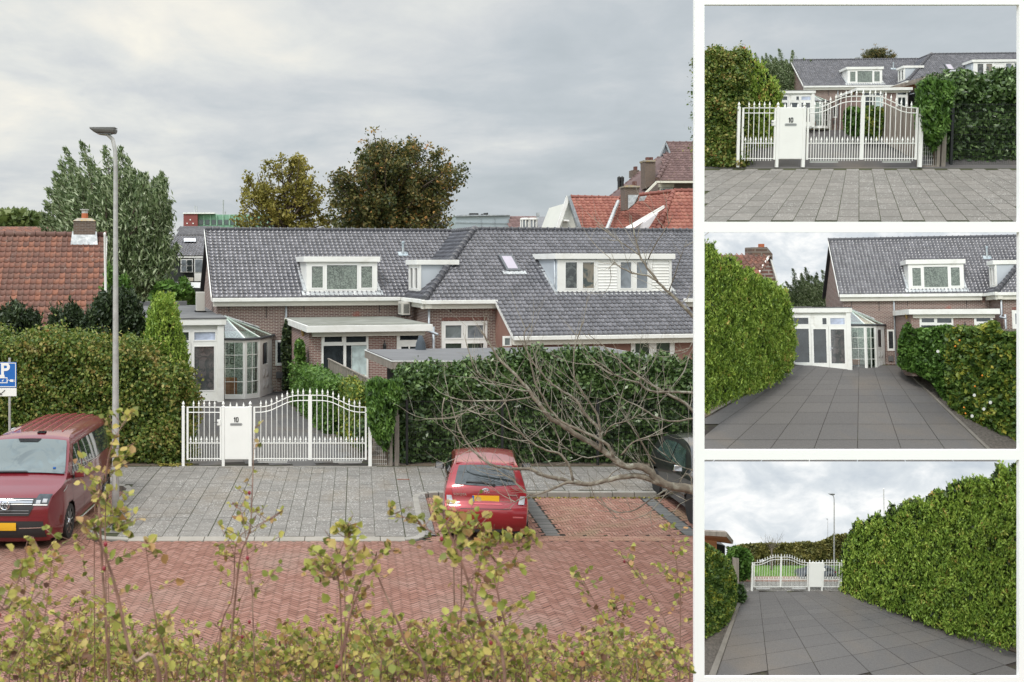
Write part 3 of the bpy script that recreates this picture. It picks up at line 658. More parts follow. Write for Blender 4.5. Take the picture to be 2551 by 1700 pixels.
def onroofL(px, py):
    lo, hi = 0, 5
    for _ in range(50):
        V = (lo+hi)/2; u, z = hz(px, py, V)
        if z > 4.09+SL*V: lo = V
        else: hi = V
    return Vector((u, V, z))
p = onroofL(1004, 637); b = MB(); b.tube([p, p+Vector((0, 0, .55))], .05, 10); b.lathe(p+Vector((0, 0, .55)), [(.075, 0), (.075, .07), (.03, .09)], 10); b.prism([p+Vector((-.22, -.12, -.02)), p+Vector((.22, -.12, -.02)), p+Vector((.22, .14, .15)), p+Vector((-.22, .14, .15))], (0, 0, .02)); b.build('vent_pipe', plain('vent_grey', (.33, .40, .44), .4, .05, 3, bmp=0, dirt=(.5, .52, .52)), deck)
# windows in the brick wall of the right wing and under the catslide
window(house, -3.1, (1099.5, 1213.3, 801, 905), [(1109, 1148.7, 811, 842, GLB), (1164, 1203.6, 811, 842, GLB), (1109, 1148.7, 856, 895, GL), (1164, 1203.6, 856, 895, GL)], sash=.05)
b = MB()
for k in range(36): a = hu(1101, -3.1)+k*.052; b.box(a, a+.042, -3.12, -3.10, hz(1101, 799, -3.1)[1], hz(1101, 792, -3.1)[1])
b.build('brick_lintel', plain('lintel_brick', (.22, .10, .08), .8, .3, 8), house)
window(house, -5.2, (1571, 1679.5, 841, 897), [(1581, 1616, 851, 892), (1633.6, 1667.6, 851, 892)])
window(house, -5.2, (1252, 1274, 838, 862), [(1257, 1270, 843, 860)], GLB, sash=0)
b = MB(); u, z = hz(1640, 832, -5.25); b.lathe((u, -5.3, z), [(.05, -.08), (.07, -.02), (.05, .06)], 8); b.lathe((u+.12, -5.35, z-.03), [(.03, -.05), (.06, 0), (.03, .05)], 8, 'y'); b.build('security_light', BLACK, house)
# front extension with the grey flat roof
ext = MB().box(3.1, 7.35, -5.4, .3, .1, 2.98).build('extension', BRICK2, house)
b = MB(); b.box(2.95, 7.62, -5.8, .29, 2.99, 3.23); b.build('fascia', WHITE, ext, bevel=.01)
b = MB(); b.box(3.02, 7.55, -5.7, .28, 3.233, 3.25); b.build('flat_roof', GRAVR, ext)
b = MB(); b.box(3.2, 7.4, -5.55, -5.4, 2.82, 2.985); b.build('soffit', plain('cream_paint', (.66, .64, .57)), ext)
CURT = darkglass('curtain_glass', (.35, .42, .42), .3)
window(ext, -5.4, (800.5, 917.3, 830, 944), [(808, 851.5, 838, 852), (862, 911.5, 835, 852.5), (805.5, 855, 862, 934), (862, 875, 861, 936), (875.5, 912.8, 861, 936, CURT)], GL, sash=0)
window(ext, -5.4, (988, 1051, 828, 935), [(995.7, 1042, 835, 847), (999, 1017.3, 864, 925), (1020.7, 1037.5, 864, 925)], GL, sash=0)
b = MB(); (ua, za), (ub, zb) = hz(880, 863, -5.4), hz(905, 925, -5.4); um = (ua+ub)/2; b.prism([(ua, -5.385, za), (ub, -5.385, za), (um+.03, -5.385, (za+zb)/2+.1), (um+.09, -5.385, zb+.25), (um-.09, -5.385, zb+.25), (um-.03, -5.385, (za+zb)/2+.1)], (0, .002, 0)); b.build('dark_curtain', DARK, ext)
for px, V in ((957, -5.45),):
    b = MB(); u, z = hz(px, 862, V); b.lathe((u, V-.08, z-.12), [(.06, 0), (.07, .15), (.02, .24)], 6); b.tube([(u, V-.08, z+.1), (u, V-.08, z+.2), (u, V+.06, z+.16)], .012, 5); b.build('wall_lantern', BLACK, ext)
u, z = hz(739, 830, -4.6); b = MB().lathe((3.0, -4.6, z-.12), [(.05, 0), (.08, .2), (.03, .3)], 6).tube([(3.0, -4.6, z+.18), (3.02, -4.6, z+.3), (3.12, -4.6, z+.25)], .012, 5).build('wall_lantern', plain('brass', (.30, .20, .08), .4, .2, 6, metal=.6), ext)
# white extension with doors
wx = MB().box(-5.5, .26, -2.55, 10, .1, 3.12).build('white_extension', WHITE, house)
b = MB(); b.box(-5.5, .33, -2.78, 10.05, 3.13, 3.36); b.build('fascia', WHITE, wx, bevel=.01)
b = MB(); b.box(-5.5, .35, -2.80, 10.1, 3.363, 3.41); b.box(-5.5, -.6, 9.8, 10.12, 3.41, 3.62); b.build('flat_roof', BITU, wx)
b = MB(); b.box(hu(541, -2.6), hu(557.5, -2.6), -2.72, -2.5, .15, 3.14); b.build('corner_post', WHITE, wx, bevel=.01)
window(wx, -2.6, (425, 541, 822, 853.4), [(484, 536, 828, 847, darkglass('sky_glass', (.32, .36, .46), .2)), (455, 470, 828, 848)], sash=.05, name='transom_window')
window(wx, -2.6, (476.5, 541, 854, 999), [(484, 533, 864, 972, darkglass('door_glass', (.035, .04, .04), pat=(3, (.10, .09, .09))))], sash=.035, name='door')
window(wx, -2.6, (412, 475.5, 854, 999), [(420, 467, 864, 972)], sash=.035, name='door')
window(wx, -2.6, (340, 411, 822, 999), [(348, 403, 828, 848), (348, 403, 864, 972)], sash=.035, name='door')
b = MB(); u, z = hz(480.5, 925, -2.6); b.box(u-.02, u+.02, -2.68, -2.62, z-.12, z+.12); b.box(u-.02, u+.14, -2.71, -2.68, z, z+.025); b.build('door_handle', CHROME, wx)
# glazed bay
bayr = MB(); G3 = lambda X, Y, z: ((X-OX)*CU+(Y-OY)*SU, -(X-OX)*SU+(Y-OY)*CU, z)
E = [(-5.16, 41.5), (-4.37, 41.5), (-3.83, 42.05), (-3.50, 43.5), (-3.47, 44.35)]; AP = G3(-5.36, 43.0, 3.33)
cons = MB(); 
for a, c in zip(E[:-1], E[1:]):
    A, Cc = Vector(G3(*a, 0)), Vector(G3(*c, 0)); d = (Cc-A).normalized(); nn = Vector((-d.y, d.x, 0))*.07
    cons.hexa([A+Vector((0, 0, .15)), Cc+Vector((0, 0, .15)), Cc+nn+Vector((0, 0, .15)), A+nn+Vector((0, 0, .15)), A+Vector((0, 0, .30)), Cc+Vector((0, 0, .30)), Cc+nn+Vector((0, 0, .30)), A+nn+Vector((0, 0, .30))])
cn = cons.build('glazed_bay', WHITE, house)
def facet(i, cols, rows, parts, name='window'):
    A, Cc = Vector(G3(*E[i], 0)), Vector(G3(*E[i+1], 0)); L = (Cc-A).length; d = (Cc-A)/L; nn = Vector((-d.y, d.x, 0))
    M = lambda x, y, z: tuple(A+d*x*L+nn*y+Vector((0, 0, z)))
    return window(cn, .03, (0, 1, 2.50, .30), parts, CLEAR, M=M, conv=lambda a, b_: (a, b_), sash=0, out=.03, depth=.05, name=name), M, L
zr = [.36, .86, 1.38, 1.90, 2.40]
facet(0, 2, 4, [(a, b_, z0+.012, z1-.012) for a, b_ in ((.03, .47), (.485, .89)) for z0, z1 in zip(zr[:-1], zr[1:])])
facet(1, 2, 4, [(a, b_, z0+.012, z1-.012) for a, b_ in ((.14, .48), (.51, .85)) for z0, z1 in zip(zr[:-1], zr[1:])])
dr, Md, Ld = facet(2, 1, 1, [(.22, .68, 1.45, 2.30, GL)], 'door')
b = MB()
for (a, c) in ((.2, .42), (.52, .74)):
    for (z0, z1) in ((.45, .80), (.9, 1.25)): P = [Md(a, -.002, z0), Md(c, -.002, z0), Md(c, -.002, z1), Md(a, -.002, z1)]; m_ = Vector(Md((a+c)/2, -.05, (z0+z1)/2)); b.add(P+[m_], [(0, 1, 4), (1, 2, 4), (2, 3, 4), (3, 0, 4)])
b.build('door_panel', plain('grey_white_paint', (.62, .62, .60), .4, .03), dr)
b = MB()
for k in range(9):
    a0, a1 = math.pi*k/9, math.pi*(k+1)/9; cx, rx = .45, .24; z0 = 2.18
    b.prism([Md(cx+rx*math.cos(a0), -.001, z0+.16*math.sin(a0)), Md(cx+rx*math.cos(a1), -.001, z0+.16*math.sin(a1)), Md(cx+rx*math.cos(a1), -.001, 2.36), Md(cx+rx*math.cos(a0), -.001, 2.36)], (0, .01, 0))
b.build('arch_trim', WHITE, dr)
facet(3, 1, 1, [(.2, .8, .4, 2.35)])
b = MB()
for i in range(5):
    p = Vector(G3(*E[i], 2.50)); A = Vector(AP)
    if i: b.tube([A, p+Vector((0, 0, .04))], .035, 6)
b.build('glazing_bar', WHITE, cn)
b = MB()
for i in range(4): b.prism([Vector(AP)+Vector((0, 0, .03)), Vector(G3(*E[i], 2.56)), Vector(G3(*E[i+1], 2.56))], (0, 0, .01))
b.build('roof_glass', glassmat('roof_glass', (.86, .93, .90), .10, .15, .22), cn)
b = MB(); pts = [Vector(G3(*e, 2.53)) for e in E]; pts = [p+(p-Vector(G3(-4.6, 43.3, 2.53))).normalized()*.06 for p in pts]; b.tube(pts, .05, 8); b.build('gutter', plain('dark_gutter', (.05, .055, .06), .5), cn)
b = MB(); b.tube([Vector(AP)+Vector((0, .0, .02)), Vector(G3(-3.5, 44.3, 2.62))], .05, 6); b.build('wall_flashing', LEAD, cn)
WALLP = mat('wallpaper', lambda t: t.put(t.p.inputs['Base Color'], t.mix(t.ramp(t.noise(t.tc.outputs['Object'], 7, 2, .5, 3.0), [(.48, (0,)*3), (.52, (1,)*3)]), (.55, .57, .52), (.28, .31, .28))), Roughness=.8)
b = MB(); b.box(.3, 1.75, .22, .28, .2, 2.7); b.build('wallpaper', WALLP, cn)
b = MB()
for i, (a, z) in enumerate(((.55, 2.1), (.80, 2.05), (.55, 1.8), (.80, 1.78), (.56, 1.5), (.82, 1.48), (.3+.1, 2.1))):
    grid_frame(b, [a-.09, a-.07, a+.07, a+.09], [z-.11, z-.09, z+.09, z+.11], [(a-.07, a+.07, z-.09, z+.09)], .19, .215, IDM)
b.build('picture_frames', BLACK, cn)
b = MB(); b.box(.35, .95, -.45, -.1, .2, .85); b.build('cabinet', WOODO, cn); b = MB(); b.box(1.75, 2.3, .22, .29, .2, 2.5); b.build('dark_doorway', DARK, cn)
b = MB(); fl = [G3(*e, .2) for e in E]; b.poly([(x, y, .215) for x, y, z in fl]+[G3(-5.4, 44.3, .215)]); b.build('floor', plain('hall_floor', (.25, .26, .2), .5, .2, 3), cn)
# brick corner right of the bay
window(house, .3, (686, 710, 848, 911), [(691, 706, 853, 904)], sash=0); b = MB(); u, z = hz(696, 935, .28); b.box(u-.14, u+.14, .2, .3, z-.12, z+.14); b.build('meter_box', plain('meter_grey', (.12, .12, .12), .6), house)
# air conditioners
def aircon(name, loc, rz, label, w=.78, h=.60, d=.3):
    a = empty(name, loc, rz, label, 'air conditioner', 'outdoor air conditioning units'); m_ = plain('beige_metal', (.52, .50, .45), .5, .04, 2, bmp=0)
    MB().box(-w/2, w/2, -d/2, d/2, .05, h).build('casing', m_, a, bevel=.015)
    b = MB()
    for k in range(14): z = .12+k*(h-.2)/14; b.box(w/2, w/2+.004, -d/2+.04, d/2-.04, z, z+.02); b.box(-w/2+.05, .12, -d/2-.004, -d/2, z, z+.012)
    b.build('grille', plain('grille_grey', (.12, .12, .11), .6), a); MB().lathe((-.1, -d/2-.008, h/2+.02), [(.2, 0), (.19, .01), (.03, .012)], 14, 'y').build('fan_cover', plain('fan_grey', (.28, .28, .26), .5), a)
    MB().box(-w/2+.08, -w/2+.14, -d/2-.05, d/2+.05, 0, .05).box(w/2-.14, w/2-.08, -d/2-.05, d/2+.05, 0, .05).build('foot', BLACK, a); return a
u, z = hz(499, 775, 2.4); ac1 = aircon('air_conditioner', (OX+CU*u-SU*2.4, OY+SU*u+CU*2.4, 3.41), TH+R(90), 'tall beige air conditioner standing on the flat roof of the white extension', .75, .85, .36)
u, z = hz(1014, 780, -.6); ac2 = aircon('air_conditioner', (OX+CU*7.75-SU*-.95, OY+SU*7.75+CU*-.95, 3.32), TH-R(90), 'beige air conditioner on brackets at the brick corner below the side dormer', .80, .58, .32)

# ---------------- gate ----------------
GY, GZ = 27.7, .18
gx = lambda x: ((400+x/3.564)-PX)/95.9
gz = lambda y: H-((740+y/3.564)-PY)/95.9
def finial(b, x, z, s=1): b.lathe((x, 0, z), [(.010*s, -.075*s), (.022*s, -.06*s), (.022*s, -.045*s), (.010*s, -.04*s), (.027*s, -.01*s), (.022*s, .015*s), (.008*s, .06*s), (.001, .09*s)], 6)
gate_things = []
def gthing(name, x, label, cat, group=None):
    e = empty(name, (x, GY, GZ), 0, label, cat, group); gate_things.append(e); return e
def bars(xs, z0, ztop, r=.009, tips=None):
    b = MB()
    for x in xs: b.lathe((x, 0, 0), [(r, z0), (r, ztop(x) if callable(ztop) else ztop)], 6)
    return b
def leaf_gate(e, xo, xL, xR, longx, shortx, top, name_fr=.024):
    """local x = world x - xo"""
    f = MB(); zt = lambda x: top(x+xo)-GZ
    l, r = xL-xo, xR-xo
    f.box(l-name_fr, l+name_fr, -.02, .02, gz(1447)-GZ, zt(l)+.01); f.box(r-name_fr, r+name_fr, -.02, .02, gz(1447)-GZ, zt(r)+.01)
    rl = f; n = 16; xs = np.linspace(l, r, n)
    for dz in (0, -.135): rl.tube([(x, 0, zt(x)+dz) for x in xs], .013, 6)
    for y in (1298, 1437): rl.box(l, r, -.011, .011, gz(y)-GZ-.011, gz(y)-GZ+.011)
    rl.build('frame', WHITE2, e)
    b = MB(); t_ = b; z0 = gz(1447)-GZ-.03
    for x in longx: b.lathe((x-xo, 0, 0), [(.0095, z0), (.0095, zt(x-xo)+.08)], 6); finial(t_, x-xo, zt(x-xo)+.09)
    for x in shortx: b.lathe((x-xo, 0, 0), [(.0095, z0), (.0095, gz(1275)-GZ)], 6); finial(t_, x-xo, gz(1268)-GZ, 1.05)
    b.build('bars', WHITE2, e)
flat = lambda x: gz(980)
e = gthing('garden_gate', gx(240), 'narrow white barred gate between the left hedge and the letterbox panel', 'gate')
leaf_gate(e, gx(240), gx(240), gx(534), [gx(x) for x in (293, 340, 387, 434, 481)], [gx(x) for x in (267, 315, 362, 409, 456, 503)], flat)
x = gx(513)-gx(240); MB().box(x-.03, x+.06, -.035, .035, gz(1140)-GZ, gz(1090)-GZ).build('lock_box', WHITE2, e, bevel=.006); MB().tube([(x, -.05, gz(1110)-GZ), (x-.11, -.06, gz(1112)-GZ)], .008, 6).build('lock_handle', BLACK, e)
def hump(x):
    k = [gx(v) for v in (820, 890, 937, 985, 1032, 1080, 1125, 1172, 1220, 1327)]; z = [gz(v) for v in (980, 979, 973, 959, 936, 914, 893, 880, 875, 874)]
    xm = gx(1327); x = xm-abs(x-xm); return float(np.interp(x, k, z))
e = gthing('driveway_gate', gx(832), 'white barred driveway gate leaf right of the letterbox panel, rising to the middle', 'gate', 'leaves of the white driveway gate')
leaf_gate(e, gx(832), gx(832), gx(1319), [gx(x) for x in (890, 937, 985, 1032, 1080, 1125, 1172, 1220, 1267)], [gx(x) for x in (866, 913, 960, 1008, 1055, 1102, 1150, 1197, 1243, 1290)], hump)
MB().box(.10, .85, .03, .08, .09, .15).build('gate_motor', plain('motor_grey', (.5, .5, .49), .4), e)
e = gthing('driveway_gate', gx(1822), 'white barred driveway gate leaf beside the green climber, falling to the right', 'gate', 'leaves of the white driveway gate')
leaf_gate(e, gx(1822), gx(1336), gx(1822), [gx(x) for x in (1388, 1437, 1484, 1532, 1581, 1628, 1675, 1722, 1768)], [gx(x) for x in (1365, 1413, 1460, 1508, 1555, 1603, 1650, 1698, 1745, 1793)], hump)
finial(bb_ := MB(), gx(1327)-gx(1822), gz(845)-GZ, 1.2); bb_.build('centre_finial', WHITE2, e); MB().box(-.85, -.10, .03, .08, .09, .15).build('gate_motor', plain('motor_grey', (.5, .5, .49), .4), e)
def gpost(x, w, lab, z1=gz(975)):
    e = gthing('gate_post', x, lab, 'post', 'white posts of the gate'); MB().box(-w, w, -w, w, -.03, z1-GZ).build('shaft', WHITE2, e, bevel=.004)
    b = MB(); b.lathe((0, 0, z1-GZ), [(w*1.25, 0), (w*1.25, .012), (w*.5, .02), (w*.45, .04), (w*1.05, .065), (w*1.0, .09), (w*.3, .13), (.001, .15)], 10); b.build('ball_finial', WHITE2, e, smooth=True)
gpost(gx(202), .036, 'white post at the left hedge holding the narrow gate'); gpost(gx(557), .036, 'white post between the narrow gate and the number 10 panel'); gpost(gx(796), .040, 'white post between the number 10 panel and the driveway gate')
e = gthing('gate_post', (922-PX)/95.9, 'thicker white post right of the driveway gate beside the green climber', 'post', 'white posts of the gate'); MB().box(-.045, .045, -.045, .045, -.03, gz(975)-GZ).build('shaft', WHITE2, e, bevel=.004)
xo = (gx(568)+gx(784))/2; e = gthing('letterbox_panel', xo, 'white metal panel with black number 10 and a letter slot', 'letterbox')
MB().box(gx(570)-xo, gx(783)-xo, -.03, .03, gz(1442)-GZ, gz(975)-GZ).build('panel', WHITE2, e, bevel=.012)
for x in (620, 677, 737): b = MB(); finial(b, gx(x)-xo, gz(965)-GZ); b.build('finial', WHITE2, e)
SLOT = plain('slot_metal', (.42, .43, .43), .35, .05, 4, metal=.4, bmp=0)
xs0, xs1, zc = gx(616)-xo, gx(727)-xo, gz(1131)-GZ; r_ = .037
MB().prism([(xs0+r_+r_*math.cos(a), -.034, zc+r_*math.sin(a)) for a in np.linspace(math.pi/2, 3*math.pi/2, 7)]+[(xs1-r_+r_*math.cos(a), -.034, zc+r_*math.sin(a)) for a in np.linspace(-math.pi/2, math.pi/2, 7)], (0, .006, 0)).build('letter_slot', SLOT, e)
MB().box(xs0+.03, xs1-.03, -.037, -.0345, zc-.009, zc+.009).build('slot_opening', plain('slot_dark', (.2, .2, .2), .5), e)
zn, xn = gz(1089)-GZ, gx(669)-xo
MB().prism([(xn-.052, -.037, zn+.038), (xn-.052, -.037, zn+.020), (xn-.036, -.037, zn+.026), (xn-.036, -.037, zn-.066), (xn-.012, -.037, zn-.066), (xn-.012, -.037, zn+.066), (xn-.030, -.037, zn+.066)], (0, .006, 0)).build('numeral_one', BLACK, e)
b = MB(); K_ = 24; se = lambda k, rx, rz_: (math.copysign(abs(math.cos(2*math.pi*k/K_))**.6, math.cos(2*math.pi*k/K_))*rx, math.copysign(abs(math.sin(2*math.pi*k/K_))**.8, math.sin(2*math.pi*k/K_))*rz_)
for k in range(K_):
    (a0, c0_), (a1, c1_), (a2, c2_), (a3, c3_) = se(k, .036, .068), se(k+1, .036, .068), se(k+1, .013, .046), se(k, .013, .046); b.prism([(xn+.036+a, -.037, zn+c) for a, c in ((a0, c0_), (a1, c1_), (a2, c2_), (a3, c3_))], (0, .006, 0))
b.build('numeral_zero', BLACK, e)

# ---------------- fences, hedges, climber ----------------
def postfence():
    e = empty('wooden_post', (1.02, 27.85, .15), 0, 'weathered grey wooden post between the green climber and the tall hedge', 'post')
    MB().box(-.045, .045, -.045, .045, 0, 1.55).box(.047, .075, -.03, .03, 0, 1.35).build('timber', WOODG, e)
    e = empty('mesh_panel', (.62, 27.82, .15), 0, 'small wire mesh panel with wooden edges under the green climber', 'fence'); b = MB()
    for k in range(9): b.box(-.24+k*.055, -.236+k*.055, -.003, .003, .05, 1.0)
    for k in range(9): b.box(-.24, .22, -.003, .003, .08+k*.11, .084+k*.11)
    b.build('wires', WHITE2, e); MB().box(-.30, -.25, -.03, .03, 0, 1.1).box(.22, .30, -.03, .03, 0, 1.2).box(-.25, .22, -.02, .02, 0, .05).build('frame', WOODG, e)
postfence()
wf = empty('wire_fence', (1.3, 27.95, .17), 0, 'low black wire mesh fence with posts in front of the tall glossy hedge', 'fence')
for k in range(4): MB().box(k*2.5-.03, k*2.5+.03, -.03, .03, 0, 1.72).box(k*2.5+.04, k*2.5+.06, -.04, -.03, 1.2, 1.24).build('post', BLACK, wf)
b = MB()
for k in range(9): b.box(0, 8.2, -.006, 0, .06+k*.2, .068+k*.2)
for k in range(164): b.box(k*.05, k*.05+.004, -.003, .0, .02, 1.70)
b.build('wire_mesh', BLACK, wf)
hr = hedge('laurel_hedge', 'tall glossy dark green laurel hedge behind the black wire fence', 'hedge', 1.12, 9.9, 28.32, 29.3, .15, lambda x: np.interp(x, [1.1, 1.6, 2.6, 3.6, 4.2, 5, 6.2, 7.2, 9.9], [2.45, 2.58, 2.50, 2.68, 2.93, 2.95, 2.93, 2.75, 2.6])+.07*np.sin(x*7)+.05*np.sin(x*17), 60000, .066, L_LAUR, lumpy=.14, aspect=2.0, k=2.6)
# upright shoots on top of the laurel
P = []
for k in range(90):
    x = rng.uniform(1.15, 9.6); z = float(np.interp(x, [1.1, 2.6, 4.2, 6.2, 9.9], [2.45, 2.5, 2.93, 2.93, 2.6])); h = rng.uniform(.12, .36); y = rng.uniform(28.3, 29.2)
    n = int(h*60); tt = rng.random(n); P.append(np.stack([x+rng.normal(0, .03, n)+tt*rng.normal(0, .05), y+rng.normal(0, .03, n), z+tt*h], 1))
leafcloud('shoots', np.concatenate(P)-np.array(hr.location), .07, L_LAUR, hr, 2.2, updir=(0, -.2, 1), jit=.8, tbias=.22)
hl = hedge('clipped_hedge', 'tall clipped hedge of green and brown autumn leaves behind the red van', 'hedge', -13.2, -4.72, 28.2, 29.5, .12, lambda x: np.interp(x, [-13, -9.2, -8.5, -7.8, -7.2, -6.8, -6.3, -5.8, -5.2, -4.8], [3.3, 3.42, 3.35, 3.52, 3.38, 3.1, 3.15, 3.2, 2.85, 2.4])+.06*np.sin(x*9)+.05*np.sin(x*5), 80000, .060, L_HORN, lumpy=.23, aspect=1.5, k=1.7, faces=(.66, .16, .02, .16))
def yew(poly, Z, dz, n, lab, m=L_YEW, name='yew', size=.10, cat='shrub', **k):
    P, nz = polypts(poly, Z, dz, n, .15, **k); c = P.mean(0); c[2] = P[:, 2].min(); e = empty(name, c, 0, lab, cat)
    P, tn, dd_ = plumes(P[:len(P)//5], 16, .34, .05); leafcloud('foliage', P-c, size*.55, m, e, 2.2, updir=dd_, jit=.6, tint=tn); MB().tube([(0, 0, .18-c[2]), (0, .1, (P[:, 2].max()-c[2])*.6)], [.07, .02], 6).build('trunk', BARK2, e); return e
yew([(-30, 800), (12, 792), (40, 775), (55, 785), (62, 800), (75, 790), (88, 795), (102, 840), (110, 900), (-30, 900)], 33, .8, 5000, 'dark yew with pointed shoots at the left edge below the orange roof')
yew([(112, 900), (125, 815), (140, 785), (160, 795), (175, 775), (190, 780), (205, 795), (215, 845), (262, 880), (240, 960), (120, 900)], 33, .8, 6000, 'dark yew with pointed shoots in front of the middle of the orange roof')
yew([(200, 900), (205, 810), (228, 785), (245, 765), (262, 750), (300, 745), (330, 750), (350, 770), (365, 900), (262, 960)], 32, .8, 9000, 'dark yew beside the white flagpole and lamp post')
yew([(264, 760), (268, 700), (275, 684), (285, 690), (292, 712), (312, 710), (320, 735), (325, 760), (300, 770)], 34, .5, 1600, 'light green broadleaf bush behind the lamp post', L_VINE, 'bush', .12)
def vrow(name, label, cat, X0, Y0, L, wd, z0, ztopf, n, size, m, **k):
    """hedge running away from the street, square to the house"""
    e = hedge(name, label, cat, X0-wd/2, X0+wd/2, Y0, Y0+L, z0, ztopf, n, size, m, **k); c = Vector((X0, Y0+L/2, z0)); f = Vector((X0, Y0, z0)); d = c-f
    e.location = f+Matrix.Rotation(TH, 3, 'Z') @ d; e.rotation_euler.z = TH; return e
for k in range(9):
    yy = 29.6+k*1.02; xx = -5.35-(k*1.02)*.205
    P = []; n = 4200; hgt = (4.15 if k < 3 else 3.8)+.15*math.sin(k*2.1)
    a = rng.random(n)*2*math.pi; tt = rng.random(n)**.8; r_ = (.74 if k < 2 else .62)*(1-tt**2.2*.75)*(1+.12*np.sin(a*5+tt*20))+rng.normal(0, .03, n)
    P = np.stack([r_*np.cos(a), r_*np.sin(a), tt*hgt], 1); e = empty('thuja', (xx, yy, .17), 0, ('green thuja nearest the gate on the left of the driveway', 'second green thuja from the gate behind the tall clipped hedge', 'third green thuja from the gate behind the tall clipped hedge', 'fourth green thuja from the gate behind the tall clipped hedge', 'middle green thuja of the driveway row', 'fourth green thuja from the white extension', 'third green thuja from the white extension', 'second green thuja from the white extension', 'green thuja nearest the white extension')[k], 'thuja', 'row of thujas along the driveway')
    P, tn, dd_ = plumes(P[:1500], 14, .22, .035); leafcloud('foliage', P, .034, L_THUJ, e, 2.6, updir=dd_, jit=.5, tint=tn); MB().lathe((0, 0, 0), [(.45, .05), (.45, hgt*.6), (.1, hgt*.95)], 8).build('shade_core', MC['hedge_core'], e)  # each thuja gets a solid dark core standing in for its inner shade
vrow('passion_flower_hedge', 'leafy green climber hedge with a yellow patch along the right of the driveway', 'hedge', -1.05+.42, 33.0, 7.2, .7, .18, lambda x: x*0+1.75, 15000, .06, L_VINE, lumpy=.12, faces=(.2, .2, .5, .1), k=2)
vrow('yellowing_hedge', 'yellowing climber hedge nearer the gate on the right of the driveway', 'hedge', .28, 30.6, 2.6, .6, .18, lambda x: x*0+1.8, 7000, .06, L_YGRN, lumpy=.12, faces=(.3, .2, .4, .1), k=2)
P, nz = polypts([(880, 1070), (905, 1040), (925, 1050), (928, 1120), (900, 1130), (880, 1110)], 29.3, .3, 900); e = empty('small_bush', tuple(P.mean(0)-np.array([0, 0, .4])), 0, 'small grey green bush behind the right leaf of the driveway gate', 'bush'); leafcloud('foliage', P-np.array(e.location), .05, L_LAUR, e)
P, nz = polypts([(736, 850), (745, 845), (757, 852), (762, 900), (740, 905), (733, 880)], 38.5, .4, 700); e = empty('small_bush', tuple(P.mean(0)-np.array([0, 0, .6])), 0, 'upright leafy bush against the left corner of the brick extension', 'bush'); leafcloud('foliage', P-np.array(e.location), .09, L_VINE, e)
P, nz = polypts([(712, 795), (722, 805), (735, 830), (733, 880), (735, 972), (702, 972), (706, 930), (700, 880), (703, 830)], 43.2, .35, 4200, .1); e = empty('climbing_ivy', tuple(P.mean(0)*np.array([1, 1, 0])+np.array([0, 0, .2])), 0, 'dark climbing ivy on the brick wall right of the glazed bay', 'climber'); leafcloud('foliage', P-np.array(e.location), .08, L_YEW, e)
bf = empty('board_fence', (.75, 28.9, .18), TH, 'weathered grey board fence along the right of the driveway', 'fence'); b = MB()
for k in range(70): b.box(-.012+random.gauss(0, .003), .012, k*.125, k*.125+.115, 0, 1.9+random.gauss(0, .01))
b.build('boards', WOODG, bf); MB().box(-.03, .03, 0, 8.8, 1.91, 1.95).build('top_rail', WOODG, bf); b = MB()
for k in range(5): b.box(-.06, .06, k*2.1, k*2.1+.1, 0, 1.90)
b.build('posts', WOODG, bf)
P1, z1_ = polypts([(918, 950), (935, 942), (965, 950), (1000, 945), (1005, 960), (990, 1010), (985, 1040), (975, 1080), (965, 1120), (955, 1125), (945, 1110), (930, 1085), (918, 1060), (915, 1010), (912, 975)], 27.7, .35, 5200, .1)
vi = empty('wisteria', (.5, 27.75, .17), 0, 'bright green wisteria hanging over the mesh panel right of the gate', 'climber'); leafcloud('foliage', P1-np.array(vi.location), .065, L_VINE, vi, 2.4, updir=(.2, -.3, -1), jit=.6, tbias=np.clip(z1_*.12, -.15, .2)); MB().tube([(0.3, .1, 0), (.25, .05, 1.2), (0, 0, 2.2)], [.04, .03, .015], 6).build('stem', BARK2, vi)
# garden shed
sh = empty('garden_shed', (4.5, 32, .17), 0, 'black boarded garden shed with a dark flat roof and wooden edge boards', 'shed')
SP = [(.96, 29.7), (8.98, 29.7), (8.0, 34.9), (.23, 33.6)]; loc = Vector((4.5, 32, .17))
L_ = lambda x, y, z: (x-4.5, y-32, z-.17)
MB().prism([L_(x, y, 2.50) for x, y in SP], (0, 0, .22)).build('fascia', WOODG, sh)
c = Vector((4.4, 32, 0)); ins = [Vector((x, y, 0))+(c-Vector((x, y, 0))).normalized()*.07 for x, y in SP]; MB().prism([L_(v.x, v.y, 2.724) for v in ins], (0, 0, .03)).build('flat_roof', plain('roof_felt', (.135, .138, .145), .75, .12, 1.5, bmp=.1), sh)
b = MB(); n = 4
for (a, c2) in zip(SP, SP[1:]+SP[:1]): a, c2 = Vector((*a, 0)), Vector((*c2, 0)); d = (c2-a).normalized(); b.tube([L_(a.x, a.y, 2.73), L_(c2.x, c2.y, 2.73)], .018, 6)
b.build('roof_trim', plain('alu_trim', (.6, .6, .58), .4), sh)
ins = [Vector((x, y, 0))+(c-Vector((x, y, 0))).normalized()*.75 for x, y in SP]; MB().prism([L_(v.x, v.y, .17) for v in ins], (0, 0, 2.32)).build('boarded_wall', plain('black_boards', (.02, .02, .02), .8), sh)
b = MB(); p = ins[0]; b.box(p.x-4.5-.06, p.x-4.5+.08, p.y-32-.08, p.y-32+.06, 0, 2.33); b.box(p.x-4.5, p.x-4.5+4, p.y-32-.05, p.y-32-.01, 2.15, 2.32); b.build('timber_frame', WOODO, sh)
b = MB(); pc = at(1048, 868, 33.5); e = empty('patio_parasol', (pc.x, pc.y, .2), 0, 'folded parasol in a dark blue grey cover behind the shed', 'parasol')
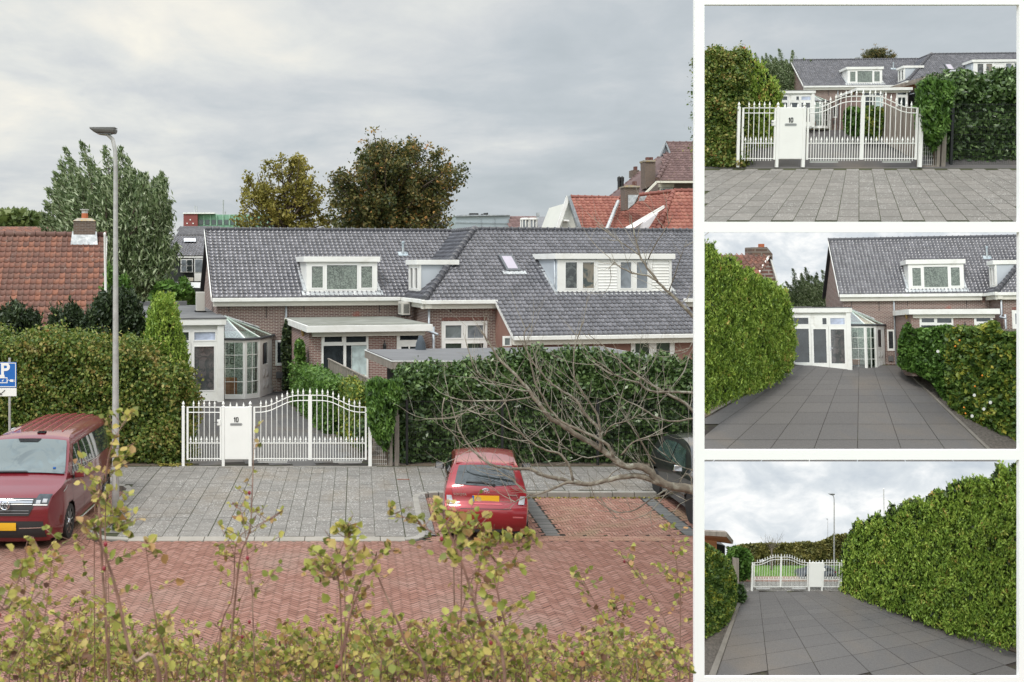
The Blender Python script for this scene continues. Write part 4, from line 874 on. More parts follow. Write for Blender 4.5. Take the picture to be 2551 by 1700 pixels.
MB().lathe((0, 0, 0), [(.05, 1.2), (.20, 1.5), (.21, 2.2), (.15, 2.75), (.05, 3.0)], 10).build('cover', plain('parasol_cover', (.05, .065, .08), .8, .2, 4), e, smooth=True); MB().lathe((0, 0, 0), [(.25, 0), (.25, .08), (.03, .1), (.03, 1.3)], 10).build('foot', BLACK, e)

# ---------------- lamp post, flagpole, sign ----------------
lp = empty('street_lamp', (-4.93, 21.75, 0), 0, 'tall pale steel street lamp with flat grey head beside the red van', 'street lamp')
b = MB(); b.tube([(0, 0, 0), (0, 0, 1.2), (0, 0, 4), (0, 0, 7.4), (-.01, 0, 7.75), (-.06, 0, 7.98), (-.17, 0, 8.08), (-.32, 0, 8.10)], [.080, .074, .058, .044, .042, .04, .036, .033], 14); b.build('pole', STEEL, lp, smooth=True)
b = MB(); b.hexa([(-.40, -.12, 8.10), (.0, -.12, 8.09), (.0, .12, 8.09), (-.40, .12, 8.10), (-.52, -.16, 8.20), (.02, -.15, 8.19), (.02, .15, 8.19), (-.52, .16, 8.20)]); b.build('lamp_head', plain('lamp_grey', (.13, .13, .125), .5, .1, 5), lp, bevel=.03)
MB().box(-.50, .01, -.14, .14, 8.202, 8.215).build('head_lid', plain('lamp_lid', (.33, .34, .34), .4), lp); b = MB(); b.box(-.36, -.08, -.09, .09, 8.082, 8.09); b.build('lamp_glass', GLB, lp)
MB().box(-.02, .03, -.1, -.094, .9, 1.3).build('service_door', STEEL, lp)
P, _ = polypts([(280, 1310), (292, 1300), (310, 1305), (318, 1318), (300, 1326), (282, 1325)], 21.6, .15, 160); e = empty('weed_tuft', (-4.8, 21.65, .03), 0, 'green weeds growing at the foot of the street lamp', 'weeds'); leafcloud('foliage', P-np.array(e.location)+np.array([0, 0, .03]), .05, L_VINE, e)
fp = empty('flagpole', (at(269, 800, 32).x, 32, .17), 0, 'slim white flagpole in front of the orange tiled house', 'flagpole'); MB().lathe((0, 0, 0), [(.055, 0), (.036, 6.15), (.045, 6.17), (.02, 6.22)], 10).build('pole', PVC, fp, smooth=True); fp.rotation_euler.y = R(-.9)
BLUE = plain('sign_blue', (.015, .13, .45), .4, .05, 2, bmp=0)
sg = empty('parking_sign', (at(24, 900, 26).x, 26, .1), 0, 'blue electric car parking sign on a post behind the red van', 'sign')
MB().lathe((0, 0, 0), [(.03, 0), (.03, 3.05)], 8).build('post', STEEL, sg); cxs = at(12, 0, 26).x-sg.location.x; zc = at(0, 934, 26).z-.1
MB().box(cxs-.30, cxs+.30, -.045, -.035, zc-.31, zc+.31).build('blue_plate', BLUE, sg, bevel=.004); b = MB(); grid_frame(b, [cxs-.285, cxs-.268, cxs+.268, cxs+.285], [zc-.295, zc-.278, zc+.278, zc+.295], [(cxs-.268, cxs+.268, zc-.278, zc+.278)], -.048, -.046, IDM); b.build('white_border', PVC, sg)
RX = Matrix.Rotation(R(90), 4, 'X'); text_mesh('letter', 'P', .44, PVC, sg, Matrix.Translation((cxs+.02, -.048, zc+.11)) @ RX, .002, .012)
b = MB(); X0 = cxs-.2; Z0 = zc-.2
grid_frame(b, [X0, X0+.02, X0+.26, X0+.28], [Z0, Z0+.02, Z0+.12, Z0+.14], [(X0+.02, X0+.26, Z0+.02, Z0+.12)], -.049, -.046, IDM); b.box(X0+.05, X0+.21, -.049, -.046, Z0+.14, Z0+.2); b.prism([(X0+.16, -.049, Z0+.03), (X0+.2, -.049, Z0+.1), (X0+.14, -.049, Z0+.06)], (0, .003, 0)); b.box(X0+.34, X0+.42, -.049, -.046, Z0+.03, Z0+.09); b.box(X0+.42, X0+.46, -.049, -.046, Z0+.04, Z0+.05); b.box(X0+.42, X0+.46, -.049, -.046, Z0+.07, Z0+.08); b.tube([(X0+.28, -.047, Z0+.05), (X0+.31, -.047, Z0+.08), (X0+.34, -.047, Z0+.06)], .008, 5); b.build('car_and_plug_symbol', PVC, sg)
z2 = at(0, 977, 26).z-.1; MB().box(cxs-.30, cxs+.30, -.045, -.035, z2-.10, z2+.10).build('white_plate', PVC, sg, bevel=.004); b = MB(); b.tube([(cxs-.1, -.047, z2-.06), (cxs+.02, -.047, z2+.05)], .01, 5); b.tube([(cxs-.05, -.047, z2-.06), (cxs-.1, -.047, z2-.06), (cxs-.1, -.047, z2-.01)], .01, 5); b.build('arrow', BLACK, sg)
p = at(43, 1072, 26.4); cp = empty('charging_post', (p.x, 26.4, .12), 0, 'small grey charging post standing behind the roof of the red van', 'charging post'); MB().box(-.13, .13, -.1, .1, 0, p.z+.05-.12).build('housing', plain('charger_grey', (.45, .47, .48), .5), cp, bevel=.02); MB().box(-.09, .09, -.105, -.101, p.z-.2, p.z-.12).build('display', BLACK, cp)
# ---------------- cars ----------------
def paint(name, col):
    def fn(t): t.put(t.p.inputs['Base Color'], t.mix(t.noise(t.tc.outputs['Object'], 1.5, 3), tuple(x*.9 for x in col), tuple(x*1.1 for x in col)))
    return mat(name, fn, Roughness=.38, Metallic=.25, **{'Coat Weight': 1., 'Coat Roughness': .04})
REDP = paint('red_car_paint', (.27, .008, .016)); REDV = paint('dark_red_van_paint', (.17, .008, .016)); BLKP = paint('black_car_paint', (.02, .02, .022)); GRYP = paint('grey_car_paint', (.16, .18, .21))
CARG = darkglass('car_glass', (.025, .032, .034), .03); WSG = darkglass('windscreen', (.075, .10, .105), .03, pat=(1.6, (.12, .15, .15))); BLP = plain('black_plastic', (.025, .026, .028), .55, .1, 4, bmp=0)
YEL = plain('yellow_plate', (.75, .42, .02), .45, .04, 3, bmp=0); TAIL = plain('tail_red', (.30, .006, .012), .35, .1, 5, bmp=0); LAMPC = plain('lamp_clear', (.42, .44, .47), .4, .25, 9, bmp=0); LAMPD = plain('headlight_dark', (.05, .06, .07), .12, .4, 12, bmp=0)
def make_car(name, label, cat, loc, rz, W, prof, fz, arches, rw, pm, scale=1, group=None, nose=.10, crown=.045, zb=.24, tw=.21):
    """prof: side outline (y,z) from the viewer's end low over the roof to the far end low; fz: (z, width factor) pairs"""
    e = empty(name, loc, rz, label, cat, group, scale); P = np.array(prof, float)
    Q = P
    for _ in range(2):
        a, b_ = Q[:-1], Q[1:]; Q = np.concatenate([[Q[0]], np.stack([a*.75+b_*.25, a*.25+b_*.75], 1).reshape(-1, 2), [Q[-1]]])
    k = int(Q[:, 1].argmax()); near, far = Q[:k+1], Q[k:][::-1]
    def yn(z): return float(np.interp(z, near[:, 1], near[:, 0]))
    def yf(z): return float(np.interp(z, far[:, 1], far[:, 0]))
    ymid = (Q[:, 0].min()+Q[:, 0].max())/2; hl = (Q[:, 0].max()-Q[:, 0].min())/2
    fzz, fzw = zip(*fz)
    def sx(y, z):
        s = abs(y-ymid)/hl; return W/2*float(np.interp(z, fzz, fzw))*(1-nose*max(0, s-.72)**2/.0784)
    V = []; Fc = []; m = 17; ws = np.sin(np.linspace(-1, 1, m)*math.pi/2)
    def top(i_y, i_z, w):
        nx = 1-abs(w)**2.6
        s = (i_y-ymid)/hl; up_ = 1 if i_z > .6*Q[:, 1].max() else .5
        dy = (-.9 if s < 0 else .9)*crown*2.2*nx*(1 if abs(s) > .6 else .2); x = w*sx(i_y, i_z)
        return (x, i_y+dy, i_z+crown*nx*up_*(0 if i_z < .5 else 1))
    for (y, z) in Q:
        for w in ws: V.append(top(y, z, w))
    for i in range(len(Q)-1):
        for j in range(m-1): Fc.append((i*m+j, i*m+j+1, (i+1)*m+j+1, (i+1)*m+j))
    zmax = Q[:, 1].max(); y0_, y1_ = Q[:, 0].min(), Q[:, 0].max(); ns = 34
    ycol = y0_+(y1_-y0_)*(.5-.5*np.cos(np.linspace(.02, math.pi-.02, 150)))
    def zr_(y):
        zz = [a[1]+(c[1]-a[1])*(y-a[0])/(c[0]-a[0]) for a, c in zip(Q[:-1], Q[1:]) if (a[0]-y)*(c[0]-y) <= 0 and abs(c[0]-a[0]) > 1e-9]
        return (max(zb, min(zz)) if len(zz) > 1 else zb, max(zz)) if zz else (zb, zb)
    rng_ = [zr_(y) for y in ycol]
    for sd in (-1, 1):
        b0 = len(V)
        for y, (l_, h_) in zip(ycol, rng_):
            for s in np.linspace(0, 1, ns): z = l_+(h_-l_)*s; V.append((sd*sx(y, z), y, z))
        for i in range(len(ycol)-1):
            for j in range(ns-1):
                q = [b0+i*ns+j, b0+i*ns+j+1, b0+(i+1)*ns+j+1, b0+(i+1)*ns+j][::-1]; cy = sum(V[v][1] for v in q)/4; cz = sum(V[v][2] for v in q)/4
                if any((cy-ay)**2+(cz-rw)**2 < (rw+.055)**2 for ay in arches): continue
                Fc.append(tuple(q) if sd > 0 else tuple(q[::-1]))
    body = mesh_np('body', V, Fc, pm, e, smooth=True)
    MB().box(-W*.40, W*.40, yn(.4)+.15, yf(.4)-.15, .16, .72).build('underbody', BLP, e)
    for sd in (-1, 1):
        for ay in arches:
            MB().lathe((sd*(W/2-.20), ay, rw), [(rw+.09, -.14), (rw+.09, .13)], 28, 'x').build('arch_liner', mat('arch_black', None, **{'Base Color': (.006, .006, .006, 1), 'Roughness': 1.}), e) if False else None
            wh = MB().lathe((sd*(W/2-tw/2-.015), ay, rw), [(rw*.80, -tw/2), (rw*.97, -tw/2), (rw, -tw/2+.03), (rw, tw/2-.03), (rw*.97, tw/2), (rw*.70, tw/2), (rw*.68, tw/2-.03)], 28, 'x').build('wheel', RUBBER, e, smooth=False)
            xo = sd*(W/2-.018); b = MB(); b.lathe((xo-sd*.03, ay, rw), [(rw*.69, -.004), (rw*.69, .004)], 24, 'x'); b.build('rim_well', BLP, wh)
            b = MB()
            for s_ in range(10):
                a = s_*2*math.pi/10; c_, n_ = math.cos(a), math.sin(a); c2, n2_ = math.cos(a+.17), math.sin(a+.17)
                b.prism([(xo-sd*.018, ay+c_*.05, rw+n_*.05), (xo-sd*.018, ay+c_*rw*.68, rw+n_*rw*.68), (xo-sd*.018, ay+c2*rw*.68, rw+n2_*rw*.68), (xo-sd*.018, ay+c2*.05, rw+n2_*.05)], (sd*.014, 0, 0))
            b.lathe((xo-sd*.01, ay, rw), [(.06, -.01), (.055, .008)], 12, 'x'); pr = [(rw*.71, -.012), (rw*.71, .012), (rw*.67, .012), (rw*.67, -.012)]; b.lathe((xo-sd*.01, ay, rw), pr, 28, 'x') if False else None
            b.build('rim', CHROME, wh)
    def side(name, q4, mt, sd, off=.006, n=10, parent=None):
        """patch on the side: corners (y,z) far-bottom.. order a,b,c,d"""
        a, b_, c, d = [np.array(v) for v in q4]; V = []; Fq = []
        for i in range(n+1):
            for j in range(5):
                s, r = i/n, j/4; p = (a*(1-s)+b_*s)*(1-r)+(d*(1-s)+c*s)*r; V.append((sd*(sx(p[0], p[1])+off), p[0], p[1]))
        for i in range(n):
            for j in range(4): Fq.append((i*5+j, (i+1)*5+j, (i+1)*5+j+1, i*5+j+1))
        return mesh_np(name, V, Fq, mt, parent or body, smooth=True)
    def front(name, z0, z1, wl0, wr0, wl1, wr1, mt, end='near', off=.006, n=12, bow=0, parent=None):
        """patch wrapped on the near or far end between heights z0 and z1; wl..wr are fractions of the half width"""
        V = []; Fq = []; f = yn if end == 'near' else yf; m2 = 8
        for j in range(m2+1):
            r = j/m2; z = z0+(z1-z0)*r; l, rr = wl0+(wl1-wl0)*r, wr0+(wr1-wr0)*r
            for i in range(n+1):
                w_ = l+(rr-l)*i/n; zz = z+bow*(1-(2*i/n-1)**2)*(1-r); y = f(zz); p = top(y, zz, w_); sgn = -1 if end == 'near' else 1
                slope = (f(zz+.03)-f(zz-.03))/.06; nn = Vector((0, sgn, -sgn*slope*-1 if False else abs(slope))).normalized(); V.append((p[0], p[1]+nn.y*off, p[2]+nn.z*off))
        for j in range(m2):
            for i in range(n): Fq.append((j*(n+1)+i, j*(n+1)+i+1, (j+1)*(n+1)+i+1, (j+1)*(n+1)+i))
        return mesh_np(name, V, Fq, mt, parent or body, smooth=True)
    def mirror(y, z, sd, mt, glass_near):
        b = MB(); x = sd*(W/2+.0); b.hexa([(x, y-.05, z), (x+sd*.20, y-.04, z+.02), (x+sd*.20, y+.06, z+.02), (x, y+.08, z), (x, y-.04, z+.13), (x+sd*.17, y-.03, z+.15), (x+sd*.17, y+.05, z+.15), (x, y+.06, z+.13)]) if sd > 0 else b.hexa([(x+sd*.20, y-.04, z+.02), (x, y-.05, z), (x, y+.08, z), (x+sd*.20, y+.06, z+.02), (x+sd*.17, y-.03, z+.15), (x, y-.04, z+.13), (x, y+.06, z+.13), (x+sd*.17, y+.05, z+.15)])
        mo = b.build('wing_mirror', mt, e, bevel=.02)
        if glass_near: b = MB(); b.box(min(x+sd*.03, x+sd*.17), max(x+sd*.03, x+sd*.17), y-.062, y-.052, z+.02, z+.13); b.build('mirror_glass', plain('mirror_silver', (.35, .42, .44), .1, .1, 5, metal=.6, bmp=0), mo)
        return mo
    e_fn = dict(ztop=lambda y: zr_(y)[1], e=e, body=body, side=side, front=front, mirror=mirror, yn=yn, yf=yf, sx=sx, top=top); return e_fn
# red hatchback seen from behind
prof = [(.16, .22), (.05, .34), (0, .50), (.0, .62), (.05, .72), (.12, .80), (.14, .95), (.20, 1.08), (.34, 1.24), (.50, 1.40), (.56, 1.45), (.80, 1.48), (1.35, 1.51), (1.95, 1.49), (2.35, 1.41), (2.80, 1.18), (3.12, 1.00), (3.5, .90), (3.78, .76), (3.9, .58), (3.88, .4), (3.8, .22)]
fz = [(.2, .93), (.4, .985), (.6, 1.0), (.8, .985), (.95, .965), (1.1, .91), (1.3, .82), (1.42, .755), (1.52, .68)]
cr = make_car('red_car', 'small red hatchback parked in the bay right of the grey pavement', 'car', (2.50, 20.74, 0), R(-5.5), 1.70, prof, fz, (.62, 3.12), .30, REDP, nose=.07)
cr['front']('rear_window', 1.09, 1.40, -.80, .80, -.80, .80, CARG, off=.012, bow=-.04)
b = MB(); p = cr['top'](cr['yn'](1.09), 1.09, 0); b.tube([(.16, p[1]-.03, 1.115), (-.05, p[1]-.02, 1.16), (-.38, p[1]+.0, 1.165)], .014, 6); b.lathe((.16, p[1]-.03, 1.115), [(.03, -.02), (.03, .02)], 8, 'y'); b.build('wiper', BLP, cr['body'])
for sd in (-1, 1):
    cr['front']('tail_light', .76, 1.02, *((.76, .995, .86, .995) if sd > 0 else (-.995, -.76, -.995, -.86)), TAIL, off=.014, n=6)
    cr['front']('reversing_light', .74, .90, *((.78, .93, .84, .96) if sd > 0 else (-.93, -.78, -.96, -.84)), LAMPC, off=.022, n=5)
    cr['front']('bumper_reflector', .50, .53, *((.66, .92, .66, .92) if sd > 0 else (-.92, -.66, -.92, -.66)), plain('reflector', (.55, .15, .16), .3, bmp=0), off=.006, n=5)
    cr['side']('side_window', [(.75, 1.02), (1.75, .98), (1.75, 1.36), (.95, 1.38)], CARG, sd); cr['side']('side_window', [(1.82, .98), (2.95, .96), (2.45, 1.34), (1.82, 1.37)], CARG, sd)
    cr['mirror'](2.62, .94, sd, BLP, True)
b = MB(); p0 = cr['top'](cr['yn'](.98), .98, 0)
def ellipse_ring(b, c, rx, rz_, r, n=16, y=0):
    pts = [(c[0]+rx*math.cos(2*math.pi*k/n), y+0, c[1]+rz_*math.sin(2*math.pi*k/n)) for k in range(n+1)]; b.tube(pts, r, 4, cap=False)
yb = p0[1]-.012
for (rx, rz_, cz) in ((.075, .050, 1.005), (.030, .048, 1.005), (.055, .020, 1.022)): ellipse_ring(b, (0, cz), rx, rz_, .006, y=yb)
b.build('badge', CHROME, cr['body'])
text_mesh('badge_lettering', 'TOYOTA', .062, CHROME, cr['body'], Matrix.Translation((-.50, cr['top'](cr['yn'](.93), .93, -.55)[1]-.012, .93)) @ RX, .002, .002)
MB().box(.42, .60, cr['top'](cr['yn'](.92), .92, .6)[1]-.016, cr['top'](cr['yn'](.92), .92, .6)[1]+.01, .925, .945).build('badge_bar', CHROME, cr['body'])
pl = MB().box(-.26, .26, p0[1]-.045, p0[1]+.03, .80, .92).build('number_plate', YEL, cr['body']); MB().box(-.262, -.225, p0[1]-.047, p0[1]-.040, .80, .92).build('blue_strip', BLUE, pl)
cr['front']('tailgate_trim', .945, .955, -.30, .30, -.30, .30, TAIL, off=.02); cr['front']('lower_lip', .735, .755, -.42, .42, -.36, .36, plain('trim_pink', (.6, .12, .14), .2, bmp=0), off=.008)
cr['front']('bumper_seam', .655, .667, -.62, .62, -.62, .62, BLP, off=.004); cr['front']('tailgate_seam', .93, .94, .62, .99, .62, .99, BLP, off=.004) if False else None
MB().box(-.58, .58, .50, .72, 1.435, 1.475).build('roof_spoiler', REDP, cr['e'], bevel=.015); MB().box(-.5, .5, .03, .3, .20, .36).build('rear_valance', BLP, cr['e'], bevel=.03)
# dark red van facing the road
prof = [(.14, .16), (.04, .28), (.0, .42), (.0, .62), (.02, .80), (.08, .95), (.20, 1.04), (.60, 1.16), (.86, 1.25), (1.15, 1.54), (1.42, 1.80), (1.62, 1.885), (2.0, 1.92), (3.2, 1.95), (4.4, 1.93), (4.72, 1.86), (4.84, 1.6), (4.90, 1.1), (4.9, .5), (4.85, .2)]
fz = [(.15, .94), (.4, .99), (.7, 1.0), (.95, .985), (1.15, .96), (1.45, .91), (1.75, .85), (1.86, .79), (1.96, .66)]
vn = make_car('red_van', 'dark red passenger van parked nose to the road below the tall hedge', 'van', (-6.64, 20.22, 0), 0, 1.92, prof, fz, (.92, 3.95), .345, REDV, nose=.20, crown=.05, zb=.2, tw=.23)
fr, sd_ = vn['front'], vn['side']
fr('windscreen', 1.265, 1.815, -.955, .955, -.93, .93, WSG, off=.03); fr('wiper', 1.262, 1.285, -.9, .2, -.9, .15, BLP, off=.045); fr('grille', .83, .965, -.66, .66, -.68, .68, BLP, off=.014); fr('lower_grille', .655, .825, -.56, .56, -.66, .66, BLP, off=.013)
for z in (.862, .898, .934): fr('chrome_bar', z-.007, z+.007, -.62, .62, -.62, .62, CHROME, off=.022)
for z in (.70, .75): fr('grille_bar', z-.006, z+.006, -.56, .56, -.56, .56, plain('bar_grey', (.2, .2, .21), .4, bmp=0), off=.022)
fr('number_plate', .40, .53, -.27, .27, -.27, .27, YEL, off=.03); fr('bumper_trim', .24, .56, -.96, .96, -.90, .90, BLP, off=.010); fr('lower_bumper', .555, .62, -.9, .9, -.9, .9, REDV, off=.012)
for s in (-1, 1):
    T4 = lambda a, c, d, f: (a, c, d, f) if s > 0 else (-c, -a, -f, -d)
    fr('headlight', .84, 1.02, *T4(.64, .985, .70, .985), LAMPD, off=.018, n=8); fr('headlight_lens', .87, .93, *T4(.70, .80, .70, .80), LAMPC, off=.026, n=4); fr('headlight_lens', .89, .95, *T4(.84, .94, .84, .94), LAMPC, off=.026, n=4); fr('running_light', .842, .862, *T4(.64, .97, .64, .97), PVC, off=.026, n=5)
    fr('chrome_strip', .435, .455, *T4(.34, .88, .34, .88), CHROME, off=.026)
    sd_('side_window', [(1.18, 1.22), (1.92, 1.22), (1.92, 1.74), (1.62, 1.74)], CARG, s); sd_('side_window', [(2.02, 1.22), (3.30, 1.22), (3.30, 1.75), (2.02, 1.75)], CARG, s); sd_('side_window', [(3.33, 1.22), (4.62, 1.24), (4.52, 1.75), (3.33, 1.75)], CARG, s)
    sd_('chrome_line', [(2.0, 1.19), (3.5, 1.19), (3.5, 1.205), (2.0, 1.205)], CHROME, s, .01); sd_('door_seam', [(2.0, .4), (2.012, .4), (2.012, 1.2), (2.0, 1.2)], BLP, s, .002, 2); sd_('door_seam', [(1.12, .7), (1.13, .7), (1.13, 1.2), (1.12, 1.2)], BLP, s, .002, 2); sd_('side_badge', [(.50, 1.005), (.74, 1.06), (.74, 1.085), (.50, 1.03)], CHROME, s, .012, 3)
    vn['mirror'](1.22, 1.14, s, REDV, False); vn['side']('mirror_foot', [(1.16, 1.12), (1.36, 1.12), (1.30, 1.20), (1.20, 1.20)], BLP, s, .02, 3); vn['side']('wheel_arch', [(.50, .62), (1.34, .62), (1.20, .74), (.64, .74)], BLP, s, .003, 6) if False else None; MB().tube([(s*.97, 1.45, .28), (s*.99, 1.6, .27), (s*.99, 3.3, .27), (s*.97, 3.45, .28)], .03, 8).build('side_step', CHROME, vn['e'])
for k in range(6): b = MB(); b.tube([Vector(vn['top'](y, vn['ztop'](y), -.72+k*.288))+Vector((0, 0, .006)) for y in np.linspace(2.0, 4.55, 24)], .010, 6); b.build('roof_rib', plain('rib_red', (.42, .10, .11), .25, bmp=0), vn['e']); b = MB(); b.box(-.12, .16, 1.30, 1.34, 1.70, 1.80); b.build('mirror_mount', BLP, vn['e']) if False else None; fr('screen_sensor', 1.76, 1.812, -.22, .22, -.3, .3, BLP, off=.04); fr('sticker', 1.33, 1.36, .70, .76, .70, .76, BLUE, off=.04, n=3); MB().box(.05, .22, 1.72, 1.84, 1.93, 1.985).build('roof_antenna', BLP, vn['e'], bevel=.02)
b = MB(); y0 = vn['top'](0, .9, 0)[1]-.045; ellipse_ring(b, (0, .89), .085, .085, .010, 20, y0); b.tube([(-.05, y0, .945), (-.0, y0, .905), (.05, y0, .945)], .008, 4); b.tube([(-.065, y0, .91), (-.03, y0, .825), (0, y0, .875), (.03, y0, .825), (.065, y0, .91)], .008, 4); b.build('badge', CHROME, vn['body'])
# black car at the right
prof = [(.14, .25), (.02, .4), (0, .6), (.08, .78), (.5, .92), (.9, 1.0), (1.35, 1.34), (1.7, 1.50), (2.4, 1.56), (3.3, 1.50), (3.9, 1.2), (4.1, 1.0), (4.22, .7), (4.2, .3)]
fz = [(.2, .94), (.5, 1.0), (.9, .97), (1.05, .90), (1.3, .80), (1.57, .64)]
bc = make_car('black_car', 'black car parked at the right under the bare branches', 'car', (7.86, 21.5, 0), 0, 1.80, prof, fz, (.85, 3.42), .33, BLKP)
for s in (-1, 1): bc['side']('side_window', [(1.35, 1.02), (2.4, 1.0), (2.4, 1.42), (1.75, 1.38)], GLG, s); bc['side']('side_window', [(2.46, 1.0), (3.6, 1.05), (3.2, 1.38), (2.46, 1.42)], GLG, s); bc['mirror'](1.35, .98, s, CHROME, False)
bc['front']('windscreen', 1.02, 1.42, -.9, .9, -.88, .88, WSG)

# drain, small things
b = MB()
for k in range(7): b.box(2.0+k*.055, 2.03+k*.055, 20.42, 20.60, .002, .007)
dr = b.build('drain_bars', BLACK); dr.name = 'drain_slots'; e = empty('drain', (2.18, 20.5, 0), 0, 'iron street drain in the red bricks behind the red hatchback', 'drain'); MB().box(-.24, .24, -.14, .14, -.01, .004).build('grate', plain('iron', (.12, .10, .08), .7, .3, 9), e); dr.parent = e; dr.location = (-2.18, -20.5, 0)

# ---------------- orange roofed house ----------------
oh = empty('orange_roofed_house', (-9.9, 42.0, 0), TH, 'brick house with a weathered orange pantile roof at the left', 'house')
RS = .90; n3 = math.hypot(1, RS); L3 = 4.3
MB().prism([(-.25, v, z) for v, z in ((-3.9, .1), (-3.9, 2.9), (0, 6.35), (3.9, 2.9), (3.9, .1))], (-9, 0, 0)).build('wall', BRICK2, oh)
b = MB(); b.slab([(0, -L3, 6.55-RS*L3), (-9.3, -L3, 6.55-RS*L3), (-9.3, 0, 6.55), (0, 0, 6.55)], .1); b.slab([(0, L3, 6.55-RS*L3), (-9.3, L3, 6.55-RS*L3), (-9.3, 0, 6.55), (0, 0, 6.55)], .1); rf = b.build('roof', OTILE, oh)
tiles('roof_tiles', OTILE, (0, -L3, 6.57-RS*L3), (-1, 0, 0), (0, 1, RS), 9.2, L3*n3, lambda s, r: True, rf, .205, .30, .035)
b = MB(); ridge(b, (.02, 0, 6.60), (-9.2, 0, 6.60), .12, .38); b.build('ridge_tiles', OTILE, rf, smooth=True)
b = MB(); b.prism([(.02, -L3, 6.55-RS*L3-.2), (.02, 0, 6.35), (.02, 0, 6.55), (.02, -L3, 6.55-RS*L3)], (.03, 0, 0)); b.build('verge_board', WHITE, oh)
ch = MB(); ch.box(-1.22, -.40, -.35, .45, 6.2, 7.12); chm = ch.build('chimney', BRICKD, rf); LICH = plain('lichen_mortar', (.33, .30, .25), .9, .2, 6, dirt=(.45, .28, .05))
MB().hexa([(-1.25, -.38, 7.12), (-.37, -.38, 7.12), (-.37, .48, 7.12), (-1.25, .48, 7.12), (-1.08, -.2, 7.24), (-.54, -.2, 7.24), (-.54, .3, 7.24), (-1.08, .3, 7.24)]).build('chimney_cap', LICH, chm)
MB().lathe((-.81, .05, 7.24), [(.13, 0), (.12, .2)], 12).build('chimney_pot', plain('terracotta', (.42, .12, .05), .8), chm); MB().lathe((-.81, .05, 7.44), [(.12, 0), (.12, .1), (.17, .13), (.17, .16)], 8).build('cowl', plain('cowl_grey', (.45, .45, .43), .6), chm)
b = MB(); b.prism([(-1.32, -.50, 6.20), (-.30, -.50, 6.20), (-.34, -.30, 6.72), (-1.27, -.30, 6.72)], (0, .04, 0)); b.build('flashing', LEAD, chm)

# ---------------- beyond the house ----------------
def polybox(name, px, Z, dz, m, parent=None, o=None, dy=None):
    """outline given in photo pixels, standing at distance Z (or a distance per corner) with thickness dz"""
    Zs = Z if hasattr(Z, '__len__') else [Z]*len(px); P = [at(x, y, z) for (x, y), z in zip(px, Zs)]
    if o is not None: P = [p-o for p in P]
    return MB().prism(P, (0, dz, 0)).build(name, m, parent)
def planar(px, Zs):
    A, B_, D = at(*px[0], Zs[0]), at(*px[1], Zs[1]), at(*px[3], Zs[3]); n = (B_-A).cross(D-A); d = at(*px[2], 1.)-Vector((0, 0, H)); o_ = Vector((0, 0, H)); t_ = n.dot(A-o_)/n.dot(d); return [Zs[0], Zs[1], t_, Zs[3]]
def tileplane(parent, px, Zs, m, o, tw=.2, tl=.3, name='roof_tiles', lift=.04):
    """px: bottom-left, bottom-right, top-right, top-left of one roof slope; tiles are clipped to that outline"""
    A, B, Cc, D = [np.array(at(x, y, z)-o) for (x, y), z in zip(px, Zs)]
    eu = B-A; eu /= np.linalg.norm(eu); n = np.cross(B-A, D-A); n /= np.linalg.norm(n); es = np.cross(n, eu)
    if es[2] < 0: es = -es
    Q = [(np.dot(p-A, eu), np.dot(p-A, es)) for p in (A, B, Cc, D)]; s0, s1 = min(q[0] for q in Q), max(q[0] for q in Q); r1 = max(q[1] for q in Q)
    ins = lambda s, r: bool(inpoly(np.array([s+s0]), np.array([r]), Q)[0])
    return tiles(name, m, A+eu*s0, eu, es, s1-s0, r1, ins, parent, tw, tl, lift)
def treelike(name, label, cat, poly, Z, dz, n, size, m, trunk=None, group=None, holes=.1, k=.05, aspect=1.6, limbs=None, tb=0):
    P, nz = polypts(poly, Z, dz, n, holes, k); base = at(*(trunk or (np.mean([p[0] for p in poly]), 600)), Z); base.z = .1; e = empty(name, base, 0, label, cat, group)
    leafcloud('crown', P-np.array(base), size, m, e, aspect, tbias=np.clip(nz*.12, -.2, .2)+tb)
    b = MB(); tp = at(*(np.mean(np.array(poly), 0)), Z)-base; b.tube([(0, 0, 0), tp*.5, tp], [.35, .28, .18], 8)
    rr = random.Random(len(poly))
    for q in (limbs if limbs is not None else [poly[i] for i in range(0, len(poly), 2)]):
        p = at(q[0], q[1], Z+rr.uniform(-1, 1)*dz*.5)-base; a = tp*rr.uniform(.55, 1.0); mid = (a+p)/2+Vector((rr.gauss(0, .3), 0, .4)); b.tube([a, mid, a+(p-a)*.96], [.12, .07, .015], 5)
    b.build('trunk', BARK2, e, smooth=True); return e
